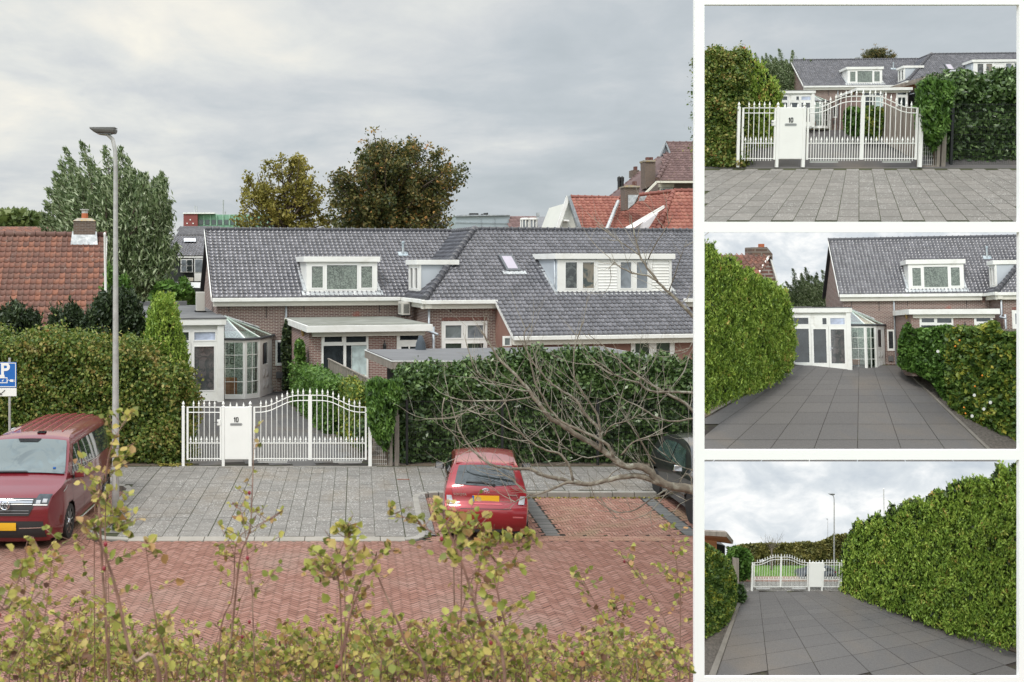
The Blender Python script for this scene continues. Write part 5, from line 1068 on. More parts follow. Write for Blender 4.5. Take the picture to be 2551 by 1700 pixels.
def crowned(name, label, poly, Z, dz, nb, per, size, m, root, w, seed, thick=.16, lo=.25):
    """a crown of leafy branches: every limb runs from the trunk to a point of the outline or the inside"""
    rr = random.Random(seed); base = at(root[0], 640, Z); base.z = .1; e = empty(name, base, 0, label, 'tree'); pa = np.array(poly, float); lo_, hi_ = pa.min(0), pa.max(0); b = MB(); P = []; T = []; tg = [(x, y, 1.) for x, y in poly if y < 570]
    while len(tg) < nb:
        x, y = rr.uniform(lo_[0], hi_[0]), rr.uniform(lo_[1], hi_[1])
        if inpoly(np.array([x]), np.array([y]), poly)[0]: tg.append((x, y, .8))
    for (x, y, s) in tg:
        ty = min(root[1], max(y+40, rr.uniform(y+30, root[1]))); tx = root[0]+(x-root[0])*.12*rr.random(); Z0, Z1 = Z+rr.uniform(-.2, .2)*dz, Z+rr.uniform(-1, 1)*dz*(1-abs(x-root[0])/(hi_[0]-lo_[0]))
        p0, p1 = at(tx, ty, Z0), at(x, y, Z1); pm = at(tx+(x-tx)*.62, ty+(y-ty)*.34, (Z0+Z1)/2); q = [p0*(1-t_)**2+pm*2*t_*(1-t_)+p1*t_*t_ for t_ in np.linspace(0, 1, 7)]
        b.tube([c_-base for c_ in q], [thick*.5*s*(1-.95*i/6)+.012 for i in range(7)], 4, cap=False); n = int(per*rr.uniform(.5, 1.3)); tt = lo+(1-lo)*rng.random(n)**.8; seg = np.array([tuple(c_) for c_ in q]); ix = tt*5.999; i0 = ix.astype(int); f_ = (ix-i0)[:, None]; pos = seg[i0]*(1-f_)+seg[i0+1]*f_
        nc = max(3, n//22); ci = rng.integers(0, nc, n); co_ = rng.normal(size=(nc, 3))*w*1.0; ct = lo+(1-lo)*rng.random(nc); ix = ct*5.999; i0 = ix.astype(int); f_ = (ix-i0)[:, None]; cp_ = seg[i0]*(1-f_)+seg[i0+1]*f_+co_*(1.15-ct)[:, None]
        P.append(cp_[ci]+rng.normal(size=(n, 3))*w*.34); tn = rng.random(nc); T.append(np.clip(tn[ci]*.5+rng.random(n)*.5+rr.uniform(-.1, .1), 0, 1))
    b.tube([(0, 0, 0), at(root[0], root[1], Z)-base, at(root[0]+4, (lo_[1]+root[1])/2, Z)-base], [thick*2, thick*1.5, thick*.4], 8); P = np.concatenate(P); leafcloud('crown', P-np.array(base), size, m, e, 1.6, tint=np.concatenate(T)); b.build('trunk', BARK2, e, smooth=True); return e
crowned('gold_tree', 'golden autumn tree rising behind the black ridge, left of the dark tree', [(738, 386), (728, 400), (700, 392), (668, 403), (655, 418), (668, 428), (640, 432), (612, 436), (608, 448), (630, 455), (606, 470), (618, 488), (596, 492), (600, 510), (576, 545), (596, 560), (597, 580), (853, 580), (840, 545), (826, 528), (832, 508), (815, 482), (790, 478), (798, 462), (778, 455), (783, 440), (760, 436), (768, 420), (750, 412), (752, 398)], 78, 2.5, 72, 190, .14, L_GOLD, (713, 580), .52, 3, lo=.35)
crowned('dark_tree', 'big dark green tree with rusty tips behind the black ridge', [(930, 322), (918, 345), (905, 350), (912, 372), (898, 380), (906, 395), (885, 405), (896, 418), (862, 425), (850, 432), (828, 428), (822, 445), (838, 460), (818, 475), (834, 500), (824, 530), (828, 580), (1118, 580), (1112, 560), (1124, 548), (1100, 530), (1116, 512), (1105, 495), (1128, 480), (1140, 455), (1165, 430), (1150, 410), (1128, 408), (1125, 390), (1100, 372), (1085, 380), (1065, 360), (1050, 368), (1040, 352), (1020, 358), (1005, 368), (985, 358), (968, 345), (950, 338)], 72, 4, 190, 270, .135, L_DARK, (965, 585), .60, 5, lo=.3)
# windblown willow: slender leaves along upright strands leaning to the left
def willow():
    Z = 62; base = at(268, 700, Z); base.z = .1; e = empty('willow', base, 0, 'tall windblown grey green willow behind the street lamp', 'tree'); o = np.array(base); b = MB(); P = []; U = []
    tips = [(161, 367), (175, 395), (203, 354), (225, 400), (260, 364), (245, 420), (302, 367), (318, 395), (335, 420), (150, 400), (135, 430), (352, 430), (365, 455), (380, 470), (395, 490), (120, 470), (405, 480), (420, 520), (112, 500), (425, 500), (104, 530), (190, 420), (285, 410), (412, 560), (440, 610), (210, 450), (240, 470), (330, 480), (100, 560)]
    allt = [(x, y, 1) for x, y in tips]+[(random.uniform(130, 425), random.uniform(430, 650), .8) for _ in range(240)]
    for (x, y, s) in allt:
        Zt = Z+random.uniform(-4, 4); fx = 268+(x-268)*.50+random.uniform(-20, 20); fy = min(720, max(y+130, 560)+random.uniform(0, 60))
        p0, p1 = at(fx, fy, Zt), at(x, y, Zt); pm = at((fx+x)/2+abs(x-fx)*.12+14, (fy+y)/2, Zt); cur = [p0*(1-t_)**2+pm*2*t_*(1-t_)+p1*t_*t_ for t_ in np.linspace(0, 1, 7)]
        b.tube([c_-base for c_ in cur], [.07*s, .06, .05, .04, .03, .02, .008], 4, cap=False); n = 640
        tt = rng.random(n); w = .62*(1-tt)**.7+.05; seg = np.array([tuple(c_) for c_ in cur]); idx = tt*5.999; i0 = idx.astype(int); f_ = (idx-i0)[:, None]; pos = seg[i0]*(1-f_)+seg[i0+1]*f_
        dirs = seg[i0+1]-seg[i0]; dirs /= np.linalg.norm(dirs, axis=1)[:, None]
        P.append(pos+rng.normal(size=(n, 3))*w[:, None]*np.array([.75, .9, .6])); U.append(dirs)
    P, U = np.concatenate(P), np.concatenate(U); leafcloud('crown', P-o, .085, L_WILL, e, 3.6, updir=U+np.array([-.5, 0, 0]), jit=.55)
    b.tube([(0, 0, 0), (.3, 0, 4), (.2, 0, 8)], [.5, .4, .2], 8); b.build('trunk', BARK2, e)
willow()
treelike('far_trees', 'low green tree group at the far left skyline', 'trees', [(-60, 540), (20, 527), (45, 524), (70, 530), (95, 536), (125, 548), (150, 560), (160, 600), (-60, 600)], 120, 6, 5000, .7, L_FAR, holes=0)
treelike('garden_bushes', 'loose green garden bushes below the white windowed house behind', 'bushes', [(372, 740), (390, 705), (425, 700), (445, 715), (455, 690), (480, 715), (488, 760), (372, 762)], 58, 1.5, 1600, .24, L_VINE, holes=.2)
# school-like building
def bg(name, label, cat, px, Z): p = at(px, 660, Z); p.z = 0; return empty(name, p, 0, label, cat), p
e, o = bg('office_building', 'far red brick and green glass building on the skyline behind the ridge', 'building', 560, 180)
polybox('red_wing', [(457, 533), (492, 533), (492, 700), (457, 700)], 180, 12, plain('far_red', (.24, .07, .065), .9, .08, .5), e, o); GRN = plain('far_green', (.20, .38, .27), .6, .08, .4, bmp=0)
polybox('green_wing', [(492, 535), (690, 535), (690, 700), (492, 700)], 181, 12, GRN, e, o)
for k in range(12):
    x = 494+k*15.8; polybox('window', [(x+2, 548), (x+12, 548), (x+12, 560), (x+2, 560)], 180.9, .05, GLG, e, o); polybox('mullion', [(x+13, 535), (x+15, 535), (x+15, 562), (x+13, 562)], 180.7, .2, plain('mullion_green', (.35, .55, .42), .5, bmp=0), e, o)
for (x, y) in ((474, 548), (466, 557), (481, 557)): polybox('window', [(x-1.5, y-1.5), (x+1.5, y-1.5), (x+1.5, y+1.5), (x-1.5, y+1.5)], 179.9, .05, PVC, e, o)
polybox('parapet', [(455, 530), (534, 530), (534, 533), (455, 533)], 179.8, 12, PVC, e, o)
b = MB()
for x, y0, y1 in ((485, 513, 532), (490, 515, 532), (556, 498, 534), (603, 488, 534), (561, 527, 534)): b.tube([at(x, y1, 181)-o, at(x, y0, 181)-o], .12, 5)
b.build('antenna', plain('antenna_grey', (.4, .42, .43), .6), e)
def house_bg(name, label, roofpx, Zf, Zb, m, wallm, wallbot=700, px=None, tw=.2, tl=.3):
    """roofpx: bottom-left, bottom-right, top-right, top-left pixels of the slope facing the viewer"""
    e, o = bg(name, label, 'house', (roofpx[0][0]+roofpx[1][0])/2, Zf); Zs = [Zf, Zf, Zb, Zb]; P = [at(x, y, z)-o for (x, y), z in zip(roofpx, Zs)]
    b = MB(); b.slab(P, .12); d = Zb-Zf; P2 = [P[3], P[2], P[1]+Vector((0, 2*d, 0)), P[0]+Vector((0, 2*d, 0))]; b.slab(P2, .12); r = b.build('roof', m, e); tileplane(r, roofpx, [Zf-.02]*2+[Zb-.02]*2, m, o, tw, tl)
    a, c = P[0], P[1]; MB().box(a.x+.25, c.x-.25, a.y+.35, a.y+2*d-.3, .0, a.z-.02).build('wall', wallm, e); return e, o, r
e, o, r = house_bg('black_roofed_house', 'white windowed house with black tiles seen between the willow and the gable', [(400, 637), (520, 637), (520, 588), (410, 588)], 70, 73.5, BTILE, plain('dark_boards', (.035, .04, .04), .7))
polybox('fascia', [(400, 638), (522, 638), (522, 643), (400, 643)], 70, .3, WHITE, e, o); polybox('roof_window', [(458, 594), (487, 594), (488, 602), (458, 602)], [72.4, 72.4, 71.9, 71.9], .1, plain('bright_skylight', (.75, .77, .8), .3, bmp=0), e, o)
for (x0, x1, y0, y1, q) in ((450, 480, 646, 679, 2), (484, 506, 645, 680, 1)):
    f = polybox('window', [(x0, y0), (x1, y0), (x1, y1), (x0, y1)], 70.0, .2, WHITE, e, o)
    for i in range(q):
        for j in range(q): dx, dy = (x1-x0-2)/q, (y1-y0-2)/q; polybox('pane', [(x0+2+i*dx, y0+2+j*dy), (x0+i*dx+dx, y0+2+j*dy), (x0+i*dx+dx, y0+j*dy+dy), (x0+2+i*dx, y0+j*dy+dy)], 69.95, .03, GLB if i == 0 else GL, f, o)
polybox('balcony_panel', [(454, 692), (481, 692), (481, 701), (454, 701)], 69.5, .1, plain('cream_panel', (.62, .58, .48), .6), e, o); polybox('white_panel', [(484, 681), (510, 681), (510, 701), (484, 701)], 69.9, .1, WHITE, e, o); polybox('awning', [(415, 703), (500, 704), (498, 718), (420, 714)], [69, 69, 67.5, 67.5], .15, PVC, e, o)
polybox('window', [(432, 719), (448, 719), (448, 736), (432, 736)], 69.8, .1, GLB, e, o); polybox('beam', [(410, 741), (486, 741), (486, 745), (410, 745)], 66, .2, WHITE, e, o)
e, o, r = house_bg('grey_roofed_house', 'low house with a grey tile roof below the green building', [(440, 586), (560, 586), (547, 564), (450, 564)], 92, 96, GTILE, BRICKR, tw=.3, tl=.4)
e, o, r = house_bg('brown_roofed_house', 'strip of brown tiled roof behind the ridge of the orange roof', [(-60, 600), (135, 600), (128, 565), (-50, 565)], 88, 93, OTILE, BRICKR, tw=.4, tl=.5)
# grey block, bay windows and small roofs right of the dark tree
e, o = bg('grey_block', 'pale grey panelled flat roofed block on the skyline behind the hip', 'building', 1200, 105)
polybox('wall', [(1134, 540), (1150, 537), (1270, 537), (1270, 640), (1134, 640)], 105, 8, plain('pale_panel', (.34, .40, .43), .5, .04, .5, bmp=0), e, o); polybox('panel_joint', [(1134, 554), (1270, 556), (1270, 556.6), (1134, 554.6)], 104.9, .05, ZINC, e, o); polybox('roof_edge', [(1133, 538.5), (1150, 535.5), (1271, 535.5), (1271, 537), (1134, 540)], 104.8, 8.4, ZINC, e, o)
for x in (1198, 1232): polybox('panel_joint', [(x, 537), (x+.5, 537), (x+.5, 640), (x, 640)], 104.9, .05, ZINC, e, o)
for i, (x0, x1, y0) in enumerate(((1170, 1192, 531.5), (1200, 1203, 533), (1206, 1210, 531), (1212, 1216, 530.5))): polybox('roof_unit', [(x0, y0), (x1, y0), (x1, 536), (x0, 536)], 106, .8, BLACK, e, o)
e, o, r = house_bg('brown_roofed_house', 'brown tiled roof between the grey block and the white bay windows', [(1268, 590), (1345, 590), (1335, 539), (1268, 539)], 100, 106, PTILE, BRICKR, tw=.35, tl=.45)
e, o = bg('bay_windowed_house', 'white rounded bay windows with a dark roof between two tiled roofs', 'house', 1320, 95)
for x in (1308, 1327):
    p = at(x, 575, 95)-o; z1 = (at(x, 547, 95)-o).z; b = MB(); b.lathe((p.x, p.y, 0), [(.36, z1-3), (.36, z1)], 12); w_ = b.build('bay_window', GLB, e); b = MB(); b.lathe((p.x, p.y, z1-.05), [(.45, 0), (.46, .12), (.3, .18)], 12); b.build('cornice', WHITE, w_); b = MB()
    for k in range(8): a = k*math.pi/4; b.tube([(p.x+.38*math.cos(a), p.y+.38*math.sin(a), z1-3), (p.x+.38*math.cos(a), p.y+.38*math.sin(a), z1)], .06, 4)
    b.build('mullion', WHITE, w_)
polybox('dark_roof', [(1330, 575), (1392, 575), (1390, 540), (1345, 540)], [94, 94, 97, 97], .3, BTILE, e, o); polybox('vent', [(1338, 530), (1344, 530), (1344, 541), (1338, 541)], 98, .5, ZINC, e, o)
e, o, r = house_bg('low_red_roofed_house', 'low red tiled slope left of the white gable', [(1320, 590), (1410, 590), (1400, 545), (1392, 545)], 80, 84, RTILE, WHITE, tw=.3, tl=.35)
# white gable house with red roofs
e, o = bg('white_gable_house', 'house with a white gable and bright red tiled roof above the black ridge', 'house', 1470, 62)
polybox('gable_wall', [(1414, 505), (1442, 571), (1442, 640), (1388, 640), (1388, 571)], 62, 6, plain('cream_render', (.66, .66, .60), .7, .04, 1, bmp=0), e, o)
polybox('barge_board', [(1412, 488), (1416, 488), (1416, 505), (1392, 573), (1384, 573)], 61.6, .2, WHITE, e, o); polybox('barge_board', [(1414, 488), (1421, 488), (1451, 572), (1441, 572)], 61.5, .7, ZINC, e, o); polybox('barge_bracket', [(1406, 547), (1418, 548), (1418, 552), (1406, 551)], 61.4, .8, WHITE, e, o)
rp = [(1451, 600), (1500, 600), (1541, 494), (1420, 492)]; b = MB(); b.slab([at(x, y, z)-o for (x, y), z in zip(rp, (61.8, 61.8, 65.5, 65.5))], .15); r = b.build('roof', RTILE, e); tileplane(r, rp, [61.7, 61.7, 65.4, 65.4], RTILE, o, .27, .30)
b = MB(); ridge(b, at(1422, 491, 65.5)-o, at(1541, 494, 65.5)-o, .13, .42); b.build('ridge_tiles', RTILE, r)
e, o = bg('red_hipped_house', 'large red tiled hipped roof with a brick chimney at the right', 'house', 1640, 58)
B1 = [(1500, 600), (1640, 600), (1678, 477), (1543, 492)]; Zq = planar(B1, [55.5, 57, 60, 62])
b = MB(); b.slab([at(x, y, z)-o for (x, y), z in zip(B1, Zq)], .15); r = b.build('roof', RTILE, e); tileplane(r, B1, [z-.15 for z in Zq], RTILE, o, .24, .33)
C1 = [(1634, 600), (1800, 600), (1800, 476), (1678, 477)]; Zq = [56.6, 56.6, 60, 60]; b = MB(); b.slab([at(x, y, z)-o for (x, y), z in zip(C1, Zq)], .15); r2 = b.build('roof', RTILE, e); tileplane(r2, C1, [z-.12 for z in Zq], RTILE, o, .27, .31)
b = MB(); ridge(b, at(1637, 574, 56.9)-o, at(1679, 477, 60)-o, .14, .42); ridge(b, at(1679, 476, 60)-o, at(1800, 475, 60)-o, .13, .42); ridge(b, at(1545, 491, 61.6)-o, at(1678, 476, 60)-o, .11, .42); b.build('ridge_tiles', RTILE, r2)
b = MB(); b.tube([at(1511, 573, 55.6)-o, at(1540, 502, 60)-o], .10, 6); b.build('valley_lead', LEAD, r); polybox('white_dormer', [(1548, 574), (1655, 512), (1656, 518), (1570, 574)], [54.6, 57.5, 57.5, 54.6], .3, WHITE, e, o); polybox('dormer_cheek', [(1574, 575), (1640, 531), (1612, 575)], 55.4, .3, plain('pale_lilac', (.6, .57, .58), .6), e, o)
chm = polybox('chimney', [(1557, 466), (1594, 466), (1590, 490), (1590, 500), (1565, 524), (1557, 524)], 58, 1.0, BRICKD, r, o); polybox('chimney_cap', [(1555, 463), (1570, 461), (1595, 464), (1594, 467), (1556, 467)], 57.9, 1.2, LICH, chm, o); polybox('chimney_pot', [(1578, 452), (1586, 452), (1586, 463), (1578, 463)], 58.3, .3, plain('dark_pot', (.12, .05, .04), .8), chm, o); polybox('flashing', [(1565, 486), (1591, 486), (1580, 508), (1565, 520)], 57.9, .06, LEAD, chm, o)
polybox('skylight', [(1595, 490), (1612, 488), (1605, 500), (1592, 502)], 59.0, .1, LEAD, r, o)
# big brown roofed house behind
e, o = bg('brown_hipped_house', 'tall house with a purple brown tiled roof and big chimney at the right skyline', 'house', 1690, 80)
polybox('wall', [(1600, 500), (1637, 455), (1900, 455), (1900, 700), (1600, 700)], 78.5, 10, brickmat('brown_brick', (.16, .12, .10), (.13, .09, .08), (.3, .27, .24)), e, o)
D1 = [(1500, 520), (1640, 450), (1672, 388), (1646, 389)]; Dz = [80, 77.5, 80.5, 84]; b = MB(); b.slab([at(x, y, z)-o for (x, y), z in zip([(1500, 505), (1585, 530), (1672, 386), (1646, 388)], (84, 77.4, 80.5, 84))], .2); r = b.build('roof', PTILE, e); tileplane(r, [(1500, 505), (1585, 530), (1672, 386), (1646, 388)], (83.9, 77.2, 80.3, 83.8), PTILE, o, .3, .4)
D2 = [(1637, 450), (1900, 450), (1900, 358), (1660, 358)]; b = MB(); b.slab([at(x, y, z)-o for (x, y), z in zip(D2, (77.4, 77.4, 81.5, 81.5))], .2); r2 = b.build('roof', PTILE, e); tileplane(r2, D2, (77.3, 77.3, 81.4, 81.4), PTILE, o, .30, .33)
b = MB(); ridge(b, at(1638, 447, 77.3)-o, at(1672, 388, 80.2)-o, .16, .5); ridge(b, at(1660, 357, 81.5)-o, at(1900, 357, 81.5)-o, .14, .5); b.build('ridge_tiles', PTILE, r2)
polybox('small_gable', [(1657, 359), (1667, 386), (1652, 390), (1646, 388)], 80.4, .6, GLB, e, o); polybox('gable_edge', [(1657, 356), (1661, 356), (1673, 386), (1669, 388)], 80.2, .3, ZINC, e, o); polybox('gable_edge', [(1657, 356), (1659, 358), (1646, 391), (1643, 390)], 80.2, .3, ZINC, e, o)
polybox('gutter', [(1636, 451), (1900, 451), (1900, 456), (1636, 456)], 77.0, .4, plain('cream_trim', (.68, .66, .56), .5), e, o); polybox('verge_board', [(1636, 452), (1637, 457), (1612, 482), (1606, 482)], 77.0, .3, plain('cream_trim', (.68, .66, .56)), e, o)
polybox('window_head', [(1641, 459), (1680, 459), (1679, 467), (1641, 467)], 78.4, .1, plain('cream_trim', (.68, .66, .56)), e, o); f = polybox('window', [(1644, 468), (1676, 468), (1676, 490), (1644, 490)], 78.4, .1, plain('cream_trim', (.68, .66, .56)), e, o); polybox('pane', [(1647, 471), (1673, 471), (1673, 490), (1647, 490)], 78.3, .05, GL, f, o)
c1 = polybox('chimney', [(1606, 403), (1633, 403), (1633, 450), (1626, 462), (1608, 470)], 78.5, 1.2, BRICKD, r, o); polybox('chimney_cap', [(1605, 399), (1634, 399), (1633, 403), (1606, 403)], 78.4, 1.4, LICH, c1, o)
for x in (1611, 1620): polybox('chimney_pot', [(x, 392), (x+7, 392), (x+7, 399), (x, 399)], 78.8, .4, plain('dark_pot', (.12, .05, .04)), c1, o)
c2 = polybox('chimney', [(1575, 424), (1593, 424), (1593, 440), (1575, 442)], 84, 1, BRICKD, r, o); polybox('chimney_pot', [(1581, 415), (1588, 415), (1588, 424), (1581, 424)], 84.2, .4, plain('dark_pot', (.12, .05, .04)), c2, o)
b = MB()
for x in (1542.5, 1550): b.tube([at(x, 470, 82)-o, at(x, 452, 82)-o], .13, 8); b.lathe(at(x, 452, 82)-o, [(.15, 0), (.15, .3), (.02, .4)], 8)
b.build('vent_pipe', BLACK, r)

# ---------------- bare tree at the right ----------------
bt = empty('bare_tree', (8.1, 20.5, .02), 0, 'bare lichen covered tree reaching over the parking bay from the right', 'tree'); bo = Vector(bt.location); rb = random.Random(5)
zz = lambda x, y: (1060+x/3.46, 850+y/3.46); zw = lambda x, y: (1140+x/3.92, 560+y/3.92)
LB = [(zz, .095, [(2350, 1290), (2180, 1260), (2080, 1240), (1990, 1190), (1920, 1110), (1830, 1080), (1720, 1080), (1620, 1010), (1540, 950), (1440, 890), (1320, 820), (1200, 740), (1090, 670), (1000, 570), (910, 450), (840, 360), (740, 260), (620, 130), (530, 0), (480, -90)]),
 (zz, .036, [(1620, 990), (1570, 900), (1450, 820), (1310, 760), (1180, 700), (1080, 590), (1010, 480), (950, 360), (880, 100), (850, -60), (900, -150)]),
 (zz, .038, [(1500, 940), (1510, 780), (1430, 690), (1340, 580), (1290, 500), (1130, 400), (1040, 320), (940, 200), (880, 90), (800, -40)]),
 (zz, .026, [(1510, 780), (1480, 640), (1420, 540), (1330, 400), (1280, 300), (1280, 100), (1320, -60), (1370, -180)]),
 (zz, .062, [(2200, 1262), (2060, 1240), (1880, 1170), (1780, 1160), (1600, 1190), (1430, 1230), (1280, 1220), (1180, 1190), (1010, 1160), (900, 1100), (780, 1100), (620, 1080), (520, 1040), (400, 930), (330, 840), (290, 760), (230, 560)]),
 (zz, .030, [(1280, 1220), (1210, 1220), (1110, 1270), (1000, 1310), (900, 1325), (800, 1240), (740, 1190), (600, 1100), (500, 1030)]),
 (zz, .014, [(900, 1325), (830, 1360), (740, 1390), (640, 1380)]),
 (zz, .026, [(1270, 1200), (1230, 1060), (1140, 970), (1040, 940), (920, 880), (830, 800), (740, 690), (700, 560), (640, 440), (590, 330), (620, 200)]),
 (zz, .014, [(1150, 950), (1150, 850), (1080, 700), (950, 560)]), (zz, .040, [(2350, 630), (2240, 540), (2100, 460), (1960, 380), (1860, 320), (1780, 260), (1650, 150), (1560, 60), (1400, -60)]),
 (zz, .034, [(2360, 455), (2100, 440), (1930, 430), (1840, 360), (1660, 310), (1560, 230), (1440, 150), (1350, 20)]), (zz, .024, [(2360, 665), (2100, 690), (1960, 640), (1830, 560), (1700, 490), (1600, 340), (1500, 240)]),
 (zw, .042, [(2350, 960), (2180, 770), (2080, 680), (1960, 560), (1850, 420), (1780, 300), (1730, 100), (1700, -20), (1690, -90)]), (zw, .020, [(1960, 560), (1860, 500), (1700, 470), (1560, 400), (1530, 370), (1470, 440)]),
 (zw, .014, [(1780, 300), (1640, 200), (1540, 130), (1450, 60)]), (zw, .014, [(1860, 330), (1960, 150), (2060, 0), (2100, -90)]), (zw, .012, [(2060, 660), (2150, 400), (2240, 150)]),
 (zz, .016, [(920, 480), (700, 510), (390, 515), (230, 490), (165, 440)]), (zz, .016, [(890, 435), (700, 400), (560, 350), (450, 280), (405, 200), (440, 120)]), (zz, .014, [(390, 515), (160, 490), (145, 690), (240, 800), (330, 900), (480, 1010)][1:]),
 (zz, .014, [(700, 510), (600, 600), (450, 560), (330, 620), (260, 700)]), (zz, .012, [(830, 800), (640, 720), (470, 640), (380, 540)]), (zz, .014, [(1560, 1190), (1640, 1120), (1700, 1090)]),
 (zz, .018, [(1690, 980), (1780, 880), (1900, 830), (2090, 790)]), (zz, .016, [(1540, 820), (1600, 730), (1730, 690), (1880, 620)]), (zz, .020, [(2080, 1290), (1960, 1350), (1820, 1450), (1680, 1480), (1560, 1440), (1480, 1380)]), (zz, .014, [(2180, 1260), (2060, 1340), (1940, 1470), (1780, 1540), (1600, 1520)]),
 (zz, .020, [(2330, 1290), (2290, 1180), (2240, 1140), (2180, 1230)]), (zz, .012, [(2330, 1340), (2250, 1380), (2170, 1425)]), (zz, .016, [(2320, 1120), (2160, 1060), (2060, 960), (2040, 860)]), (zz, .016, [(2320, 60), (2230, 260), (2110, 410), (1990, 560)]), (zz, .018, [(2330, 0), (2250, 90), (2100, 120)]),
 (zz, .016, [(1980, 1060), (1860, 870), (1830, 800), (1740, 700), (1640, 640)]), (zz, .016, [(1640, 960), (1400, 1010), (1270, 960), (1150, 880), (1030, 850)])]
b = MB(); bt2 = MB(); sp = []
for q, (cv, r0, pts) in enumerate(LB):
    Zb = 20.1+.9*rb.random()-(0 if q else 0); pz = [cv(*p) for p in pts]; n = len(pz); dr = rb.uniform(-1.2, .6)
    if q < 5 or q in (7,): Zb = 20.5; 
    W3 = [at(x, y, Zb+dr*i/n*(1 if q not in (1, 2, 3) else .5)) for i, (x, y) in enumerate(pz)]
    if pz[0][0] > 1725: W3 = [Vector((7.9, 20.5, max(1.3, W3[0].z-.5))), at(1800, pz[0][1]+(8 if pz[0][1] > 1000 else 40), 20.5)]+W3
    # finer, slightly wandering line
    fine = []
    for i in range(len(W3)-1):
        a, c = W3[i], W3[i+1]; pa, pc = W3[max(0, i-1)], W3[min(len(W3)-1, i+2)]
        for s in (0, .33, .66): fine.append(.5*((2*a)+(c-pa)*s+(2*pa-5*a+4*c-pc)*s*s+(-pa+3*a-3*c+pc)*s**3)+Vector((rb.gauss(0, .006), 0, rb.gauss(0, .006))))
    fine.append(W3[-1]); m = len(fine); b.tube([p-bo for p in fine], [max(.0045, r0*(1-.86*i/m)*rb.uniform(.92, 1.08)) for i in range(m)], 7 if r0 > .03 else 5)
    for i in range(4, m-1):
        if rb.random() < .62:
            p = fine[i]
            if (p.x/p.y*F+PX) > 1720: continue
            d = (fine[i+1]-fine[i]).normalized(); dd = Vector((d.x+rb.gauss(0, .6), rb.gauss(0, .4), d.z+rb.gauss(0, .6)+.15)); branchy(bt2, p-bo, dd, rb.uniform(.25, .95), rb.uniform(.005, .010), 1 if rb.random() < .7 else 0, .45, .35, 2, 4, rb)
b.tube([(0, 0, -.1), (-.05, 0, 1), (-.15, 0, 2.2), (-.2, 0, 3.6), (-.2, 0, 4.6)], [.26, .21, .17, .12, .06], 12)
b.build('trunk', BARK, bt, smooth=True); bt2.build('twigs', plain('twig_bark', (.28, .25, .20), .9, .3, 10, dirt=(.45, .45, .38)), bt)

# ---------------- shrubs on the bank in front ----------------
def leaf6(name, P, A, size, m, parent):
    """rounded leaves: six-cornered, folded along the middle"""
    n = len(P); a = A+rng.normal(size=(n, 3))*.75; a /= np.linalg.norm(a, axis=1)[:, None]; nn = rng.normal(size=(n, 3))+np.array([0, -.6, .7]); bb = np.cross(nn, a); bb /= np.linalg.norm(bb, axis=1)[:, None]; cc = np.cross(a, bb)
    s = (size*(.55+.75*rng.random(n)))[:, None]; cup = rng.uniform(-.18, .30, n)[:, None]
    V = [P+a*s*.02, P+a*s*.30+bb*s*.40+cc*s*cup, P+a*s*.68+bb*s*.36+cc*s*cup, P+a*s*1.02-cc*s*.1, P+a*s*.68-bb*s*.36+cc*s*cup, P+a*s*.30-bb*s*.40+cc*s*cup]
    V = np.stack(V, 1).reshape(-1, 3); base = np.arange(n)[:, None]*6; Fq = np.concatenate([base+np.array([[0, 1, 2, 3]]), base+np.array([[0, 3, 4, 5]])], 1).reshape(-1, 4); tt = np.repeat(np.clip(rng.random(n), 0, 1), 2)
    return mesh_np(name, V, Fq, m, parent, tt)
